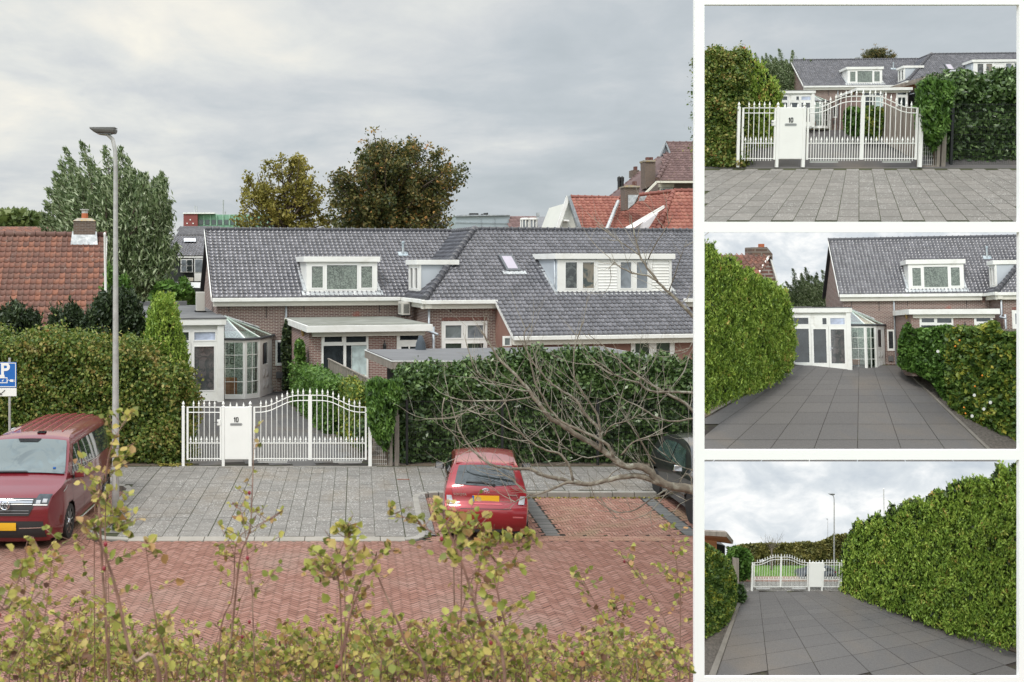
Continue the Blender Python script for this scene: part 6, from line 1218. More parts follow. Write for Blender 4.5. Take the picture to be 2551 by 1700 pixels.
def shrub(k, label, stems, Z0, leafsize, dens, XM=1718):
    rr = random.Random(100+k); base = at(sum(s[0][0] for s in stems)/len(stems), 1800, Z0); gzz = 3.7/(1+math.exp((Z0-4.6)*.8))-.1; base.z = gzz; e = empty('shrub', base, 0, label, 'shrub', 'shrubs on the bank in the foreground')
    b = MB(); LP = []; LA = []; BP = []
    for (pts, r0, dn) in [(s[:-2], s[-2], s[-1]) for s in stems]:
        Zs = Z0+rr.uniform(-.7, .7)*min(1, Z0/5); W3 = [at(x, y, Zs) for x, y in pts]; low = Vector(W3[0]); foot = Vector((low.x*.93+rr.gauss(0, .05), Zs, gzz)); W3 = [foot]+W3; fine = []
        for i in range(len(W3)-1):
            a, c = W3[i], W3[i+1]; pa, pc = W3[max(0, i-1)], W3[min(len(W3)-1, i+2)]
            for s in np.linspace(0, .84, 6): fine.append(.5*((2*a)+(c-pa)*s+(2*pa-5*a+4*c-pc)*s*s+(-pa+3*a-3*c+pc)*s**3))
        fine.append(W3[-1]); m = len(fine)
        for p in fine: p.x = min(p.x, (XM-PX)/F*p.y)
        b.tube([p-base for p in fine], [max(.0016, r0*(1-.8*i/m)) for i in range(m)], 5)
        for i in range(5, m):
            for _ in range(2):
                if rr.random() > dn*dens: continue
                p = fine[i]; d = Vector((rr.choice((-1, 1))*rr.uniform(.4, 1), rr.uniform(-.7, .7), rr.uniform(.0, .9))).normalized(); L = rr.uniform(.04, .26)*(1.15-i/m)*Z0/4.4; ns = max(2, int(L/.028)); tw = [p]; q = Vector(p)
                for j in range(ns):
                    d = (d+Vector((rr.gauss(0, .15), rr.gauss(0, .15), .06))).normalized(); q = q+d*L/ns
                    if q.x/q.y*F+PX > XM: break
                    tw.append(Vector(q))
                    for _2 in range(2):
                        if rr.random() < .72: LP.append(tuple(q-base)); LA.append((d.x+rr.gauss(0, .8), d.y+rr.gauss(0, .8), d.z+rr.gauss(0, .8)))
                if len(tw) > 1: b.tube([w_-base for w_ in tw], [.0016]*len(tw), 3, cap=False)
            if rr.random() < .5*dn: LP.append(tuple(fine[i]-base)); LA.append((rr.gauss(0, 1), rr.gauss(0, 1), rr.gauss(0, .6)))
            if rr.random() < .05: BP.append(fine[i]-base+Vector((rr.gauss(0, .02), -.01, rr.gauss(0, .02))))
    LP = np.array(LP); keep = ((LP[:, 0]+base.x)/(LP[:, 1]+base.y)*F+PX) < XM; leaf6('foliage', LP[keep], np.array(LA)[keep], leafsize, L_FRONT, e); b.build('stems', STEM, e, smooth=True)
    if BP:
        for p in BP[:2]: b = MB(); b.lathe(p, [(.001, -.009), (.0055, -.005), (.007, 0), (.0055, .005), (.001, .009)], 6); b.build('rose_hip', plain('hip_red', (.22, .015, .03), .3, .3, 20, bmp=0), e)
def rand_stems(rr, x0, x1, ytop, n, r=.005, d=1):
    out = []
    for _ in range(n):
        x = rr.uniform(x0, x1); lean = rr.gauss(0, 55); yt = ytop(x)+abs(rr.gauss(0, 60)); out.append([(x-lean*1.3, 1760), (x-lean*.5, (1760+yt)/2), (x, yt), r*rr.uniform(.7, 1.4), d])
    return out
rr = random.Random(3)
S1 = [[(400, 1760), (330, 1640), (292, 1480), (268, 1400), (240, 1330), (232, 1300), .009, .8], [(250, 1330), (262, 1200), (276, 1119), (300, 1068), (331, 1020), .006, 1.0], [(268, 1400), (210, 1370), (185, 1350), .003, 1.2], [(235, 1320), (262, 1290), (285, 1275), (300, 1290), .003, 1.3], [(262, 1340), (290, 1310), (315, 1330), .003, 1.2]]
shrub(0, 'tall yellow leaved shrub shoots crossing in front of the lamp post', S1, 3.9, .031, .34)
S2 = [[(560, 1760), (575, 1600), (590, 1450), (600, 1380), (622, 1320), (628, 1230), (632, 1120), (636, 1062), .006, .42], [(632, 1600), (628, 1480), (617, 1380), (608, 1310), (598, 1265), .003, .3], [(545, 1700), (580, 1480), (590, 1350), (640, 1310), (690, 1285), .004, .5]]
shrub(1, 'slender dark stemmed shrub shoot in front of the number 10 panel', S2, 4.1, .026, .5)
S3 = [[(1260, 1760), (1200, 1560), (1150, 1400), (1120, 1330), (1100, 1260), .008, 1.3], [(1150, 1400), (1080, 1330), (1010, 1290), (965, 1275), .004, 1.0], [(1130, 1400), (1180, 1370), (1225, 1350), (1250, 1345), .004, 1.1], [(1185, 1480), (1260, 1420), (1300, 1360), (1330, 1340), .005, 1.1], [(1330, 1780), (1260, 1560), (1230, 1440), (1195, 1350), .007, 1.0], [(1100, 1760), (1140, 1560), (1190, 1400), (1210, 1300), .004, .25]]
shrub(2, 'dense yellow green shrub crown overlapping the rear of the red hatchback', S3, 4.0, .031, .50)
S4 = [[(820, 1780), (850, 1640), (870, 1540), (890, 1480), (930, 1395), (985, 1370), .009, .35], [(1070, 1780), (1010, 1600), (960, 1480), (925, 1400), .008, .4], [(1000, 1760), (930, 1600), (880, 1480), (840, 1370), .004, .5], [(850, 1560), (830, 1440), (860, 1340), (858, 1310), .004, 1.3], [(860, 1520), (820, 1440), (790, 1410), .003, 1.0]]
shrub(3, 'arching pale stems of a shrub with few leaves in the middle foreground', S4, 3.7, .031, .5)
S5 = [[(1690, 1760), (1660, 1560), (1610, 1460), (1560, 1400), (1545, 1375), .004, .5], [(1695, 1560), (1690, 1450), (1680, 1370), (1665, 1300), .004, 1.4], [(1560, 1780), (1520, 1600), (1480, 1500), (1450, 1440), .004, 1.0], [(1480, 1760), (1500, 1620), (1540, 1540), (1530, 1500), .004, 1.2]]
shrub(4, 'fine twigged yellow green shrub at the lower right of the street view', S5, 5.2, .028, .5)
S6 = [[(20, 1760), (60, 1560), (90, 1440), (85, 1370), .005, 1.1], [(-20, 1700), (30, 1500), (60, 1400), .005, 1.2], [(160, 1760), (110, 1600), (120, 1480), (130, 1390), .004, 1.2], [(60, 1440), (110, 1380), (150, 1330), .003, .4], [(420, 1760), (390, 1560), (375, 1460), (363, 1360), .005, .25]]
shrub(5, 'yellow green leaves of a shrub at the lower left below the red van', S6, 3.9, .031, .5)
yt = lambda x: float(np.interp(x, [0, 200, 330, 480, 640, 780, 900, 1050, 1250, 1400, 1520, 1640, 1720], [1475, 1455, 1470, 1490, 1520, 1500, 1500, 1500, 1480, 1560, 1500, 1500, 1500]))
for k, (x0, x1, Zk, n) in enumerate(((-20, 330, 4.6, 30), (250, 640, 5.4, 38), (560, 960, 5.0, 36), (900, 1300, 4.4, 38), (1220, 1650, 5.0, 40))):
    shrub(6+k, 'low leafy shrub filling the bottom edge, %s' % ('at the far left', 'between the left pair of tall shoots', 'left of the middle', 'right of the middle', 'at the right end')[k], rand_stems(rr, x0, x1, lambda x: yt(x)+40, int(n*.62), .004, 1.0), Zk, .029, .36)
    shrub(16+k, 'low leafy shrub behind the front row, %s' % ('at the far left', 'below the lamp post', 'below the number 10 panel', 'below the red hatchback', 'at the right end')[k], rand_stems(rr, x0, x1, lambda x: yt(x)+50, int(n*.5), .004, 1.0), Zk+2.2, .033, .5)
# ---------------- white display wall with three model scenes ----------------
ds = empty('display_stand', (6.0, 12.05, 0), 0, 'tall white display wall with three openings, a model scene behind each', 'display wall'); so = Vector(ds.location)
WALLW = plain('display_white', (.90, .90, .90), .6, .01, 1, bmp=0)
xs = [at(x, 0, 12).x-so.x for x in (1730, 1755, 2539, 2640)]; zsn = [-so.z]+[at(0, y, 12).z-so.z for y in (1687, 1146, 1121, 579, 553, 12, -60)]
b = MB(); grid_frame(b, xs, zsn, [(xs[1], xs[2], zsn[1], zsn[2]), (xs[1], xs[2], zsn[3], zsn[4]), (xs[1], xs[2], zsn[5], zsn[6])], -.05, .0, IDM); b.build('front_panel', WALLW, ds)
def q2s(k): y0 = (0, 565, 1130)[k]; return lambda x, y: (1740+x/2.751, y0+y/2.751)
class Set:
    def __init__(s, k, y1, Z1, y2, Z2, vp, f, h, cx=None, da=(1., 0.), db=(0., 1.)):
        s.k = k; s.q = q2s(k); s.vp, s.f, s.h = vp, f, h; s.cx = cx if cx is not None else vp[0]; s.da, s.db = da, db
        a, c = at(0, s.q(0, y1)[1], Z1), at(0, s.q(0, y2)[1], Z2); s.Z0, s.z0, s.m = Z1, a.z, (c.z-a.z)/(Z2-Z1)
    def g(s, x, y):                       # point of the sloping stage floor seen at this place of the inset picture
        px, py = s.q(x, y); r = (PY-py)/F; Z = (s.z0-s.m*s.Z0-H)/(r-s.m); return at(px, py, Z)
    def p(s, x, y, Z): return at(*s.q(x, y), Z)
    def fl(s, a, b_):
        X, D = a*s.da[0]+b_*s.db[0], a*s.da[1]+b_*s.db[1]; return (s.cx+s.f*X/D, s.vp[1]+s.f*s.h/D, D)
    def tiles(s, a0, a1, b0, b1, w, ok, gap=.006, up=.0, off=0):
        out = []
        for i in range(int((a1-a0)/w)+1):
            o2 = off*(i % 2)
            for j in range(int((b1-b0)/w)+1):
                A, B = a0+i*w, b0+j*w+o2; c = [s.fl(A+gap, B+gap), s.fl(A+w-gap, B+gap), s.fl(A+w-gap, B+w-gap), s.fl(A+gap, B+w-gap)]
                if min(v[2] for v in c) < .6: continue
                m = (sum(v[0] for v in c)/4, sum(v[1] for v in c)/4)
                if ok(*m): out.append([tuple(s.g(max(10, v[0]), v[1])+Vector((0, 0, up))) for v in c])
        return out
    def base(s, name, x0, x1, y0, y1, m, dz=-.012):
        P = [s.g(x0, y1), s.g(x1, y1), s.g(x1, y0), s.g(x0, y0)]; return tag(MB().prism([p+Vector((0, 0, dz)) for p in P], (0, 0, -.02)).build(name, m), kind='structure')
    def box(s, name, px, Z, dz, m, parent=None, o=Vector((0, 0, 0))): return polybox(name, [s.q(*v) for v in px], Z, dz, m, parent, o)
    def leafy(s, name, label, cat, poly, Z, dz, n, size, m, holes=.0, aspect=1.7, k=.035, up=None, tb=0, base=None, stem=True):
        P, nz = polypts(poly, Z, dz, n, holes, k, mp=lambda x, y: (1740+x/2.751, (0, 565, 1130)[s.k]+y/2.751)); c = P.mean(0); c[2] = P[:, 2].min(); e = empty(name, c, 0, label, cat)
        if up is not None: Q, tn, dd_ = plumes(P[:len(P)//8]-np.array([0, 0, size*4.0]), 15, size*5.5, size*1.1); leafcloud('foliage', Q-c, size*.85, m, e, aspect, updir=dd_, jit=.5, tint=np.clip(tn+np.repeat(np.clip(nz[:len(P)//8]*.06, -.1, .1), 15)+tb, 0, 1))
        else: leafcloud('foliage', P-c, size, m, e, aspect, updir=up, jit=.6, tbias=np.clip(nz*.1, -.18, .18)+tb)
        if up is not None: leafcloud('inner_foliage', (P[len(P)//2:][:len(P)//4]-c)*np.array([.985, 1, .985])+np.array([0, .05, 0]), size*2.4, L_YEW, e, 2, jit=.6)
        if stem: hh = P[:, 2].max()-c[2]; MB().lathe((0, 0, 0), [(.015, 0), (.012, hh*.5), (.004, hh*.8)], 6).build('stem', BARK2, e)
        return e
def tilt(o, a, rz=0): o.rotation_euler = (Matrix.Rotation(R(a), 3, 'X') @ Matrix.Rotation(rz, 3, 'Z')).to_euler(); return o
MINI = 'small model of the '
# ----- top opening: the gate seen from the pavement -----
A = Set(0, 1560, 18.6, 1155, 20.0, (1100, 687), 2300, 1.65)
pa = A.base('pavement', 8, 2260, 1152, 1545, MC['mossy_joint']); quads('paving_tiles', A.tiles(-6, 6, 4.0, 8.3, .30, lambda x, y: 8 < x < 2260 and 1160 < y < 1540, .005, off=.15), PAVE_A, pa)
P = [A.g(8, 1152), A.g(2260, 1152), A.p(2260, 890, 21.8), A.p(8, 890, 21.8)]; pd = tag(MB().prism([p+Vector((0, 0, -.004)) for p in P], (0, 0, -.05)).build('driveway', DRV), kind='structure')
KA = .974*20/27.7; c0 = at(*A.q(268, 1140), 20.0)
def mini(o, K, ref, org, a, label, rz=0, skip=(), xmirror=False, group='model gate parts behind the top opening'):
    """scaled copy of a thing: ref is the full-size reference point, org where it comes to stand"""
    d = (o.location-ref)*K; d = Matrix.Rotation(R(a), 3, 'X') @ (Matrix.Rotation(rz, 3, 'Z') @ d); c = copy_tree(o, loc=org+d, scale=K, label=label, skip=skip)
    c.rotation_euler = (Matrix.Rotation(R(a), 3, 'X') @ Matrix.Rotation(rz, 3, 'Z') @ o.rotation_euler.to_matrix()).to_euler(); c['group'] = group
    if group is None and 'group' in c: del c['group']
    return c
ref = Vector((gx(202), GY, GZ))
NM = {'white narrow gate': 0}
labs = ['narrow white barred gate', 'white gate leaf right of the letterbox', 'white gate leaf next to the climber', 'white gate post at the hedge', 'white gate post left of the letterbox panel', 'white gate post right of the letterbox', 'white gate post beside the climber', 'white number 10 letterbox panel']
for o, l in zip(gate_things, labs): mini(o, KA, ref, c0, 4, l+', in the top small view')
for nm, l in (('wooden_post', 'grey wooden post at the laurel'), ('mesh_panel', 'wire mesh panel under the climber'), ('wire_fence', 'black wire fence before the laurel'), ('laurel_hedge', 'glossy laurel hedge at the right'), ('wisteria', 'light green wisteria beside the gate')):
    mini(bpy.data.objects[nm], KA, ref, c0, 4, l+', in the top small view', group=None)
def gz_at(S, x, y): return S.g(x, y)
zb = at(0, A.q(0, 1150)[1], 20.2).z
hedge('clipped_hedge', 'brownish autumn hedge left of the gate in the top small view', 'hedge', at(1750, 0, 20.2).x, at(1856, 0, 20.2).x, 20.1, 20.9, zb, lambda x: at(0, 132, 20.2).z+.05*np.sin(x*14)-.05+x*0, 26000, .036, L_HORN, lumpy=.10, k=4, faces=(.6, .14, .02, .24))
A.leafy('thuja_row', 'bright green thujas behind the hedge in the top small view', 'hedge', [(270, 440), (285, 370), (310, 345), (345, 350), (368, 400), (400, 430), (430, 440), (460, 480), (500, 540), (545, 590), (566, 650), (560, 760), (540, 900), (505, 1000), (420, 1040), (330, 1080), (280, 900)], 21.05, .25, 20000, .026, L_THUJ, up=(0, 0, 1), aspect=3, tb=.12)
eA = Vector(at(*A.q(722, 590), 22.0)); kA = .455*22/43.2
def minihouse(eave, K, a, lab, rz, fy, sq=1, kx=1, kz=1):
    Rm = Matrix.Rotation(R(a), 3, 'X') @ Matrix.Rotation(R(rz), 3, 'Z'); c = copy_tree(house, loc=eave-Rm @ Vector((0, 0, 4.09*K*kz)), scale=(K*kx, K*fy, K*kz), label=lab); c.rotation_euler = Rm.to_euler(); return c
minihouse(eA, kA, 0, 'small view of the black roofed brick house behind the gate, top right', -3, .7)
wl = bpy.data.objects['willow']; dt = bpy.data.objects['dark_tree']; st = bpy.data.objects['street_lamp']
def minitree(o, refpx, org, K, lab): r0 = at(*refpx, o.location.y); c = copy_tree(o, loc=org+(o.location-r0)*K, scale=K, label=lab); return c
minitree(wl, (203, 354), at(*A.q(485, 345), 23.2), .335*23.2/62, 'small windblown willow in the top small view')
minitree(dt, (930, 322), at(*A.q(1180, 310), 24), .275*24/72, 'small dark tree above the ridge in the top small view')
e = empty('garden_shed', A.p(1700, 640, 21.0), 0, 'wooden shed roof edge above the hedge in the top small view', 'shed'); o = Vector(e.location)
A.box('fascia', [(1340, 588), (1592, 512), (1592, 548), (1345, 611)], [21.6, 20.9, 20.9, 21.6], .15, WOODG, e, o); A.box('fascia', [(1594, 512), (2300, 512), (2300, 545), (1594, 548)], 20.9, .15, WOODG, e, o); A.box('soffit', [(1350, 611), (1600, 550), (1640, 560), (1460, 622)], [21.5, 21.0, 21.0, 21.4], .1, WOODO, e, o); A.box('boarded_wall', [(1430, 636), (1640, 596), (1640, 720), (1430, 720)], 21.3, .2, BLACK, e, o); A.box('timber_frame', [(1418, 620), (1432, 618), (1432, 722), (1418, 722)], 21.2, .1, WOODO, e, o)
e = empty('board_fence', A.p(1380, 960, 20.6), 0, 'grey board fence behind the gate in the top small view', 'fence'); o = Vector(e.location)
b = MB()
for k in range(17): x = 1262+k*14.5; b.prism([A.p(x, 728+k*.3, 20.9-k*.03)-o, A.p(x+13, 728+k*.3, 20.9-k*.03)-o, A.p(x+13, 975+k*8, 20.9-k*.03)-o, A.p(x, 975+k*8, 20.9-k*.03)-o], (0, .02, 0))
b.build('boards', WOODG, e)
A.leafy('climber_hedge', 'green climber on the fence behind the gate in the top small view', 'hedge', [(995, 770), (1030, 735), (1100, 745), (1130, 760), (1130, 900), (1080, 945), (1000, 905)], 21.0, .12, 1900, .05, L_VINE)
A.leafy('yellow_climber', 'yellow climber on the fence behind the gate in the top small view', 'hedge', [(1125, 745), (1180, 728), (1262, 738), (1268, 860), (1240, 965), (1150, 955), (1125, 900)], 20.9, .12, 2000, .05, L_YGRN)
e = empty('red_roofed_house', A.p(2100, 400, 24.5), 0, 'red tiled roof and chimney beyond the ridge in the top small view', 'house'); o = Vector(e.location); A.box('roof', [(1930, 412), (2050, 366), (2300, 372), (2300, 440), (1930, 415)], [24.5, 25, 25, 24.5, 24.5], .3, RTILE, e, o); A.box('chimney', [(1882, 380), (1925, 380), (1925, 415), (1882, 415)], 24.6, .2, BRICKD, e, o); A.box('chimney_pot', [(1900, 368), (1908, 368), (1908, 380), (1900, 380)], 24.65, .1, BRICKD, e, o)
e = empty('orange_roofed_house', A.p(200, 380, 22.4), 0, 'orange roof and chimney above the hedge in the top small view', 'house'); o = Vector(e.location); A.box('roof', [(20, 372), (280, 372), (280, 600), (20, 600)], [22.4, 22.4, 21.8, 21.8], .3, OTILE, e, o); c_ = A.box('chimney', [(270, 342), (346, 342), (346, 420), (270, 420)], 22.5, .4, BRICKD, e, o); A.box('chimney_pot', [(302, 320), (322, 320), (322, 342), (302, 342)], 22.6, .1, MC['terracotta'], c_, o)
b = MB(); b.box(A.p(1900, 0, 19.4).x, A.p(2060, 0, 19.4).x, 0, .06, 0, .01)
# ----- middle opening: up the driveway to the white extension -----
B = Set(1, 1560, 14.6, 960, 17.0, (1105, 690), 1700, 1.95)
pb = B.base('driveway', 8, 2300, 940, 1550, JOINT); lf = lambda y: 1105-3.3*(y-690)/1.95; rt = lambda y: 1105+2.02*(y-690)/1.95
quads('slabs', B.tiles(-3.535, 2.8, 3.6, 12.4, .70, lambda x, y: max(8, lf(y)-90) < x < rt(y)+20 and 950 < y < 1545, .005, off=.0), DRV, pb)
P = [B.g(rt(1550)+30, 1550), B.g(2400, 1550), B.g(2400, 950), B.g(rt(950)+4, 950)]; tag(MB().prism([p+Vector((0, 0, .0)) for p in P], (0, 0, .012)).build('gravel_strip', MC['gravel']), kind='structure')
P = [B.g(8, 1330), B.g(lf(1290), 1290), B.g(lf(950), 950), B.g(8, 950)]; tag(MB().prism(P, (0, 0, .012)).build('soil_strip', SOIL), kind='structure')
kb = MB(); 
for ff, dx in ((lf, -1), (rt, 1)): yy = 1550 if dx > 0 else 1290; kb.prism([B.g(ff(yy), yy), B.g(ff(yy)+dx*26, yy), B.g(ff(950)+dx*9, 950), B.g(ff(950), 950)], (0, 0, .022))
tag(kb.build('edging', plain('dark_edging', (.16, .145, .125), .9, .2, 6)), kind='structure')
kB = .31; minihouse(Vector(at(*B.q(968, 462), 17.4)), kB, -4, 'small view of the brick house and glazed bay at the driveway end, middle right', -13, .5, .34, .87, 1.05)
B.leafy('thuja_hedge', 'tall bright green thuja hedge at the left of the middle small view', 'hedge', [(8, 100), (60, 105), (95, 120), (130, 190), (170, 235), (215, 200), (250, 230), (290, 300), (345, 285), (400, 330), (430, 370), (470, 360), (520, 390), (560, 430), (595, 430), (630, 560), (665, 790), (640, 950), (600, 1000), (480, 1060), (300, 1130), (140, 1190), (8, 1260)], lambda x: 14.9+np.clip(x, 0, 700)/700*1.9, .22, 85000, .020, L_THUJ, up=(0, 0, 1), aspect=3, k=.022, stem=False)
e = empty('hedge_core', B.p(300, 1000, 15.9), 0); bpy.data.objects.remove(e)
B.leafy('passion_flower_hedge', 'leafy green hedge in front of the brick extension in the middle small view', 'hedge', [(1370, 950), (1375, 780), (1400, 700), (1440, 655), (1470, 700), (1560, 700), (1700, 675), (1860, 720), (1860, 1240), (1700, 1210), (1600, 1060), (1480, 1000), (1400, 975)], lambda x: 16.62-np.clip(x-1370, 0, 900)/900*1.75, .16, 17000, .040, L_VINE, k=.03, stem=False)
B.leafy('yellowing_hedge', 'yellowing passion flower hedge at the right edge of the middle small view', 'hedge', [(1700, 700), (1800, 680), (1900, 690), (2010, 650), (2060, 660), (2070, 720), (2150, 730), (2300, 700), (2300, 1560), (2160, 1540), (1990, 1410), (1830, 1345), (1720, 1240), (1690, 1000)], lambda x: 16.50-np.clip(x-1370, 0, 900)/900*1.75, .16, 20000, .046, L_YGRN, k=.03, stem=False)
e = empty('board_fence', B.p(1800, 1200, 15.9), 0, 'grey board fence behind the climbers in the middle small view', 'fence'); o = Vector(e.location); b = MB()
for k in range(44):
    x = 1400+k*21; Z = 17.05-np.clip(x-1370, 0, 900)/900*1.75; b.prism([B.p(x, 700, Z)-o, B.p(x+19, 700, Z)-o, B.p(x+19, 985+k*13, Z-.02)-o, B.p(x, 985+k*13, Z-.02)-o], (0, .02, 0))
b.build('boards', WOODG, e)
P = []; rq = random.Random(4)
for (x, y, m_) in [(1760, 820, 0), (1790, 780, 0), (1945, 1020, 0), (1895, 1095, 0), (1820, 1240, 0), (1830, 1280, 0), (1890, 1155, 1), (2000, 1205, 1), (1955, 1250, 1), (1875, 1298, 1), (1640, 855, 1)]: P.append((B.p(x, y, 16.32-np.clip(x-1370, 0, 900)/900*1.75), m_))
pe = bpy.data.objects['yellowing_hedge.001'] if 'yellowing_hedge.001' in bpy.data.objects else e
b1, b2 = MB(), MB()
for p, m_ in P: (b2 if m_ else b1).lathe(p-Vector(pe.location), [(.002, -.014), (.010, -.007), (.013, .0), (.010, .007), (.002, .014)] if not m_ else [(.024, -.003), (.02, .003), (.006, .008)], 8, 'z' if not m_ else 'y')
b1.build('orange_fruits', plain('fruit_orange', (.85, .28, .03), .4, bmp=0), pe); b2.build('white_flowers', PVC, pe)
minitree(wl, (203, 354), at(*B.q(765, 285), 19.3), .40*19.3/62, 'small windblown willow behind the house in the middle small view')
minitree(dt, (930, 322), at(*B.q(1660, 150), 19.6), .32*19.6/72, 'tree tips above the ridge in the middle small view')
e = empty('orange_roofed_house', B.p(300, 300, 18.2), 0, 'orange tiled roof with brick gable in the middle small view', 'house'); o = Vector(e.location)
rp = [(130, 340), (400, 340), (488, 195), (110, 195)]; b = MB(); b.slab([B.p(x, y, z)-o for (x, y), z in zip(rp, (17.6, 17.6, 18.3, 18.3))], .05); r = b.build('roof', OTILE, e); tileplane(r, [B.q(*v) for v in rp], [17.58, 17.58, 18.28, 18.28], OTILE, o, .09, .11, lift=.015)
B.box('gable_wall', [(490, 205), (556, 420), (556, 700), (380, 700), (380, 350)], [18.3, 18.3, 18.3, 17.8, 17.8], .3, BRICK2, e, o); B.box('barge_board', [(484, 196), (492, 206), (405, 338), (394, 334)], [18.2, 18.2, 17.6, 17.6], .05, WHITE, e, o); B.box('barge_board', [(484, 196), (494, 200), (562, 420), (550, 420)], 18.2, .05, WHITE, e, o)
c_ = B.box('chimney', [(369, 142), (470, 140), (508, 188), (508, 230), (470, 212), (369, 212)], 18.2, .35, BRICKD, r, o); B.box('chimney_pot', [(424, 118), (452, 118), (452, 140), (424, 140)], 18.4, .1, MC['terracotta'], c_, o)
SKYB = mat('painted_sky', lambda t: None)
def skyfn(t):
    x, y, z = t.sep(t.tc.outputs['Object']); v = t.comb(t.math('MULTIPLY', x, 1.0), 0, t.math('MULTIPLY', z, 1.9))
    n1 = t.noise(v, .9, 6, .58, .5); n2 = t.noise(v, 3.2, 5, .6, .4); f = t.math('ADD', t.math('MULTIPLY', n1, .8), t.math('MULTIPLY', n2, .22))
    c = t.ramp(f, [(.34, (.48, .53, .58)), (.48, (.60, .64, .67)), (.57, (.74, .76, .77)), (.68, (.92, .91, .86))]); e = t.new('ShaderNodeEmission'); t.put(e.inputs[0], c); e.inputs[1].default_value = .95; t.l.new(e.outputs[0], t.o.inputs[0])
MC.pop('painted_sky'); bpy.data.materials.remove(SKYB); SKYB = mat('sky_backdrop', skyfn)
def backdrop(Z, y0, y1): 
    b = MB(); n = 10; X0, X1 = at(1742, 0, Z).x, at(2680, 0, Z).x; ps = [(X0+(X1-X0)*i/n, Z-.0*abs(i-n/2)) for i in range(n+1)]
    for a, c in zip(ps[:-1], ps[1:]): b.hexa([(a[0], a[1], at(0, y0, Z).z), (c[0], c[1], at(0, y0, Z).z), (c[0], c[1]+.03, at(0, y0, Z).z), (a[0], a[1]+.03, at(0, y0, Z).z), (a[0], a[1], at(0, y1, Z).z), (c[0], c[1], at(0, y1, Z).z), (c[0], c[1]+.03, at(0, y1, Z).z), (a[0], a[1]+.03, at(0, y1, Z).z)])
    return tag(b.build('sky', SKYB), kind='structure')
backdrop(20.35, 1135, 574)
# ----- lower opening: back down the driveway to the gate -----
dd = math.hypot(730, 1590); Cc = Set(2, 1560, 12.45, 940, 13.9, (390, 735), 1590, 1.45, cx=1120, da=(1590/dd, 730/dd), db=(-730/dd, 1590/dd))
pc = Cc.base('driveway', 8, 2300, 936, 1590, JOINT); quads('slabs', Cc.tiles(-.45, 3.75, -3.3, 12.2, .60, lambda x, y: 8 < x < 2300 and 944 < y < 1590, .004), DRV, pc)
ar = lambda a, y: (lambda D: 1120+1590*((a-D*Cc.da[1])/Cc.da[0])/D)(1590*1.45/(y-735))
for a0, a1, sd in ((3.72, 6.5, 1), (-3.0, -.52, -1)):
    P = [Cc.g(ar(a0, 1588), 1588), Cc.g(ar(a1, 1588), 1588), Cc.g(ar(a1, 940), 940), Cc.g(ar(a0, 940), 940)] if sd > 0 else [Cc.g(8, 1588), Cc.g(ar(a1, 1588), 1588), Cc.g(ar(a1, 940), 940), Cc.g(8, 940)]; tag(MB().prism(P, (0, 0, .010)).build('soil_strip' if sd > 0 else 'gravel_strip', SOIL if sd > 0 else MC['gravel']), kind='structure')
P = [Cc.g(ar(-.53, 1588), 1588), Cc.g(ar(-.45, 1588), 1588), Cc.g(ar(-.45, 945), 945), Cc.g(ar(-.53, 945), 945)]; tag(MB().prism(P, (0, 0, .02)).build('edging', plain('dark_edging', (.16, .145, .125), .9, .2, 6)), kind='structure')
Cc.base('pavement', 250, 1100, 876, 938, PAVE_A, -.006); tag(MB().prism([Cc.g(200, 876), Cc.g(1150, 876), Cc.g(1150, 842), Cc.g(200, 842)], (0, 0, -.04)).build('road', KLINKB), kind='structure')
KC = .477*13.9/27.7; refC = Vector(((922-PX)/95.9, GY, GZ)); orgC = at(*Cc.q(365, 938), 13.9)
for o, l in zip(gate_things, labs): mini(o, KC, refC, orgC, 4, l+' seen from behind, in the bottom small view', rz=math.pi, group='model gate parts behind the bottom opening')
minitree(st, (288, 1316), at(*Cc.q(930, 876), 14.15), .219*14.15/21.75, 'white street lamp behind the gate in the bottom small view')
minitree(st, (288, 1316), at(*Cc.q(886, 640), 14.42), .070*14.42/21.75, 'distant street lamp behind the hedge in the bottom small view')
minitree(fp, (272, 870), at(*Cc.q(1281, 560), 14.3), .40*14.3/32, 'white flagpole above the thujas in the bottom small view')
Cc.leafy('thuja_hedge', 'tall bright green thuja hedge filling the right of the bottom small view', 'hedge', [(975, 930), (965, 820), (1000, 640), (1045, 540), (1080, 480), (1112, 450), (1140, 490), (1165, 460), (1232, 412), (1262, 460), (1290, 430), (1335, 345), (1368, 400), (1400, 340), (1450, 325), (1520, 305), (1555, 350), (1590, 290), (1650, 240), (1690, 290), (1740, 210), (1830, 175), (1940, 165), (2030, 180), (2070, 60), (2110, 110), (2160, 60), (2320, 40), (2320, 1370), (2100, 1300), (1900, 1250), (1700, 1190), (1400, 1070), (1200, 1010), (1050, 955), (985, 945)], lambda x: 13.95-np.clip(x-980, 0, 1200)/1200*1.25, .16, 95000, .017, L_THUJ, up=(0, 0, 1), aspect=3, k=.022, tb=.0, stem=False)
Cc.leafy('passion_flower_hedge', 'yellow green climber hedge at the left edge of the bottom small view', 'hedge', [(8, 590), (60, 620), (150, 680), (215, 730), (262, 860), (262, 1010), (200, 1170), (100, 1250), (8, 1270)], lambda x: 13.0+np.clip(x, 0, 260)/260*.5, .12, 13000, .030, L_YGRN, k=.03, stem=False)
Cc.leafy('wisteria', 'green climber beside the gate in the bottom small view', 'climber', [(190, 640), (260, 640), (340, 660), (376, 720), (350, 860), (290, 870), (215, 800)], 13.95, .10, 2200, .035, L_VINE); Cc.leafy('small_bush', 'small grey green bush at the fence foot in the bottom small view', 'bush', [(255, 900), (300, 905), (328, 970), (310, 1020), (258, 1022)], 13.7, .06, 900, .03, L_LAUR)
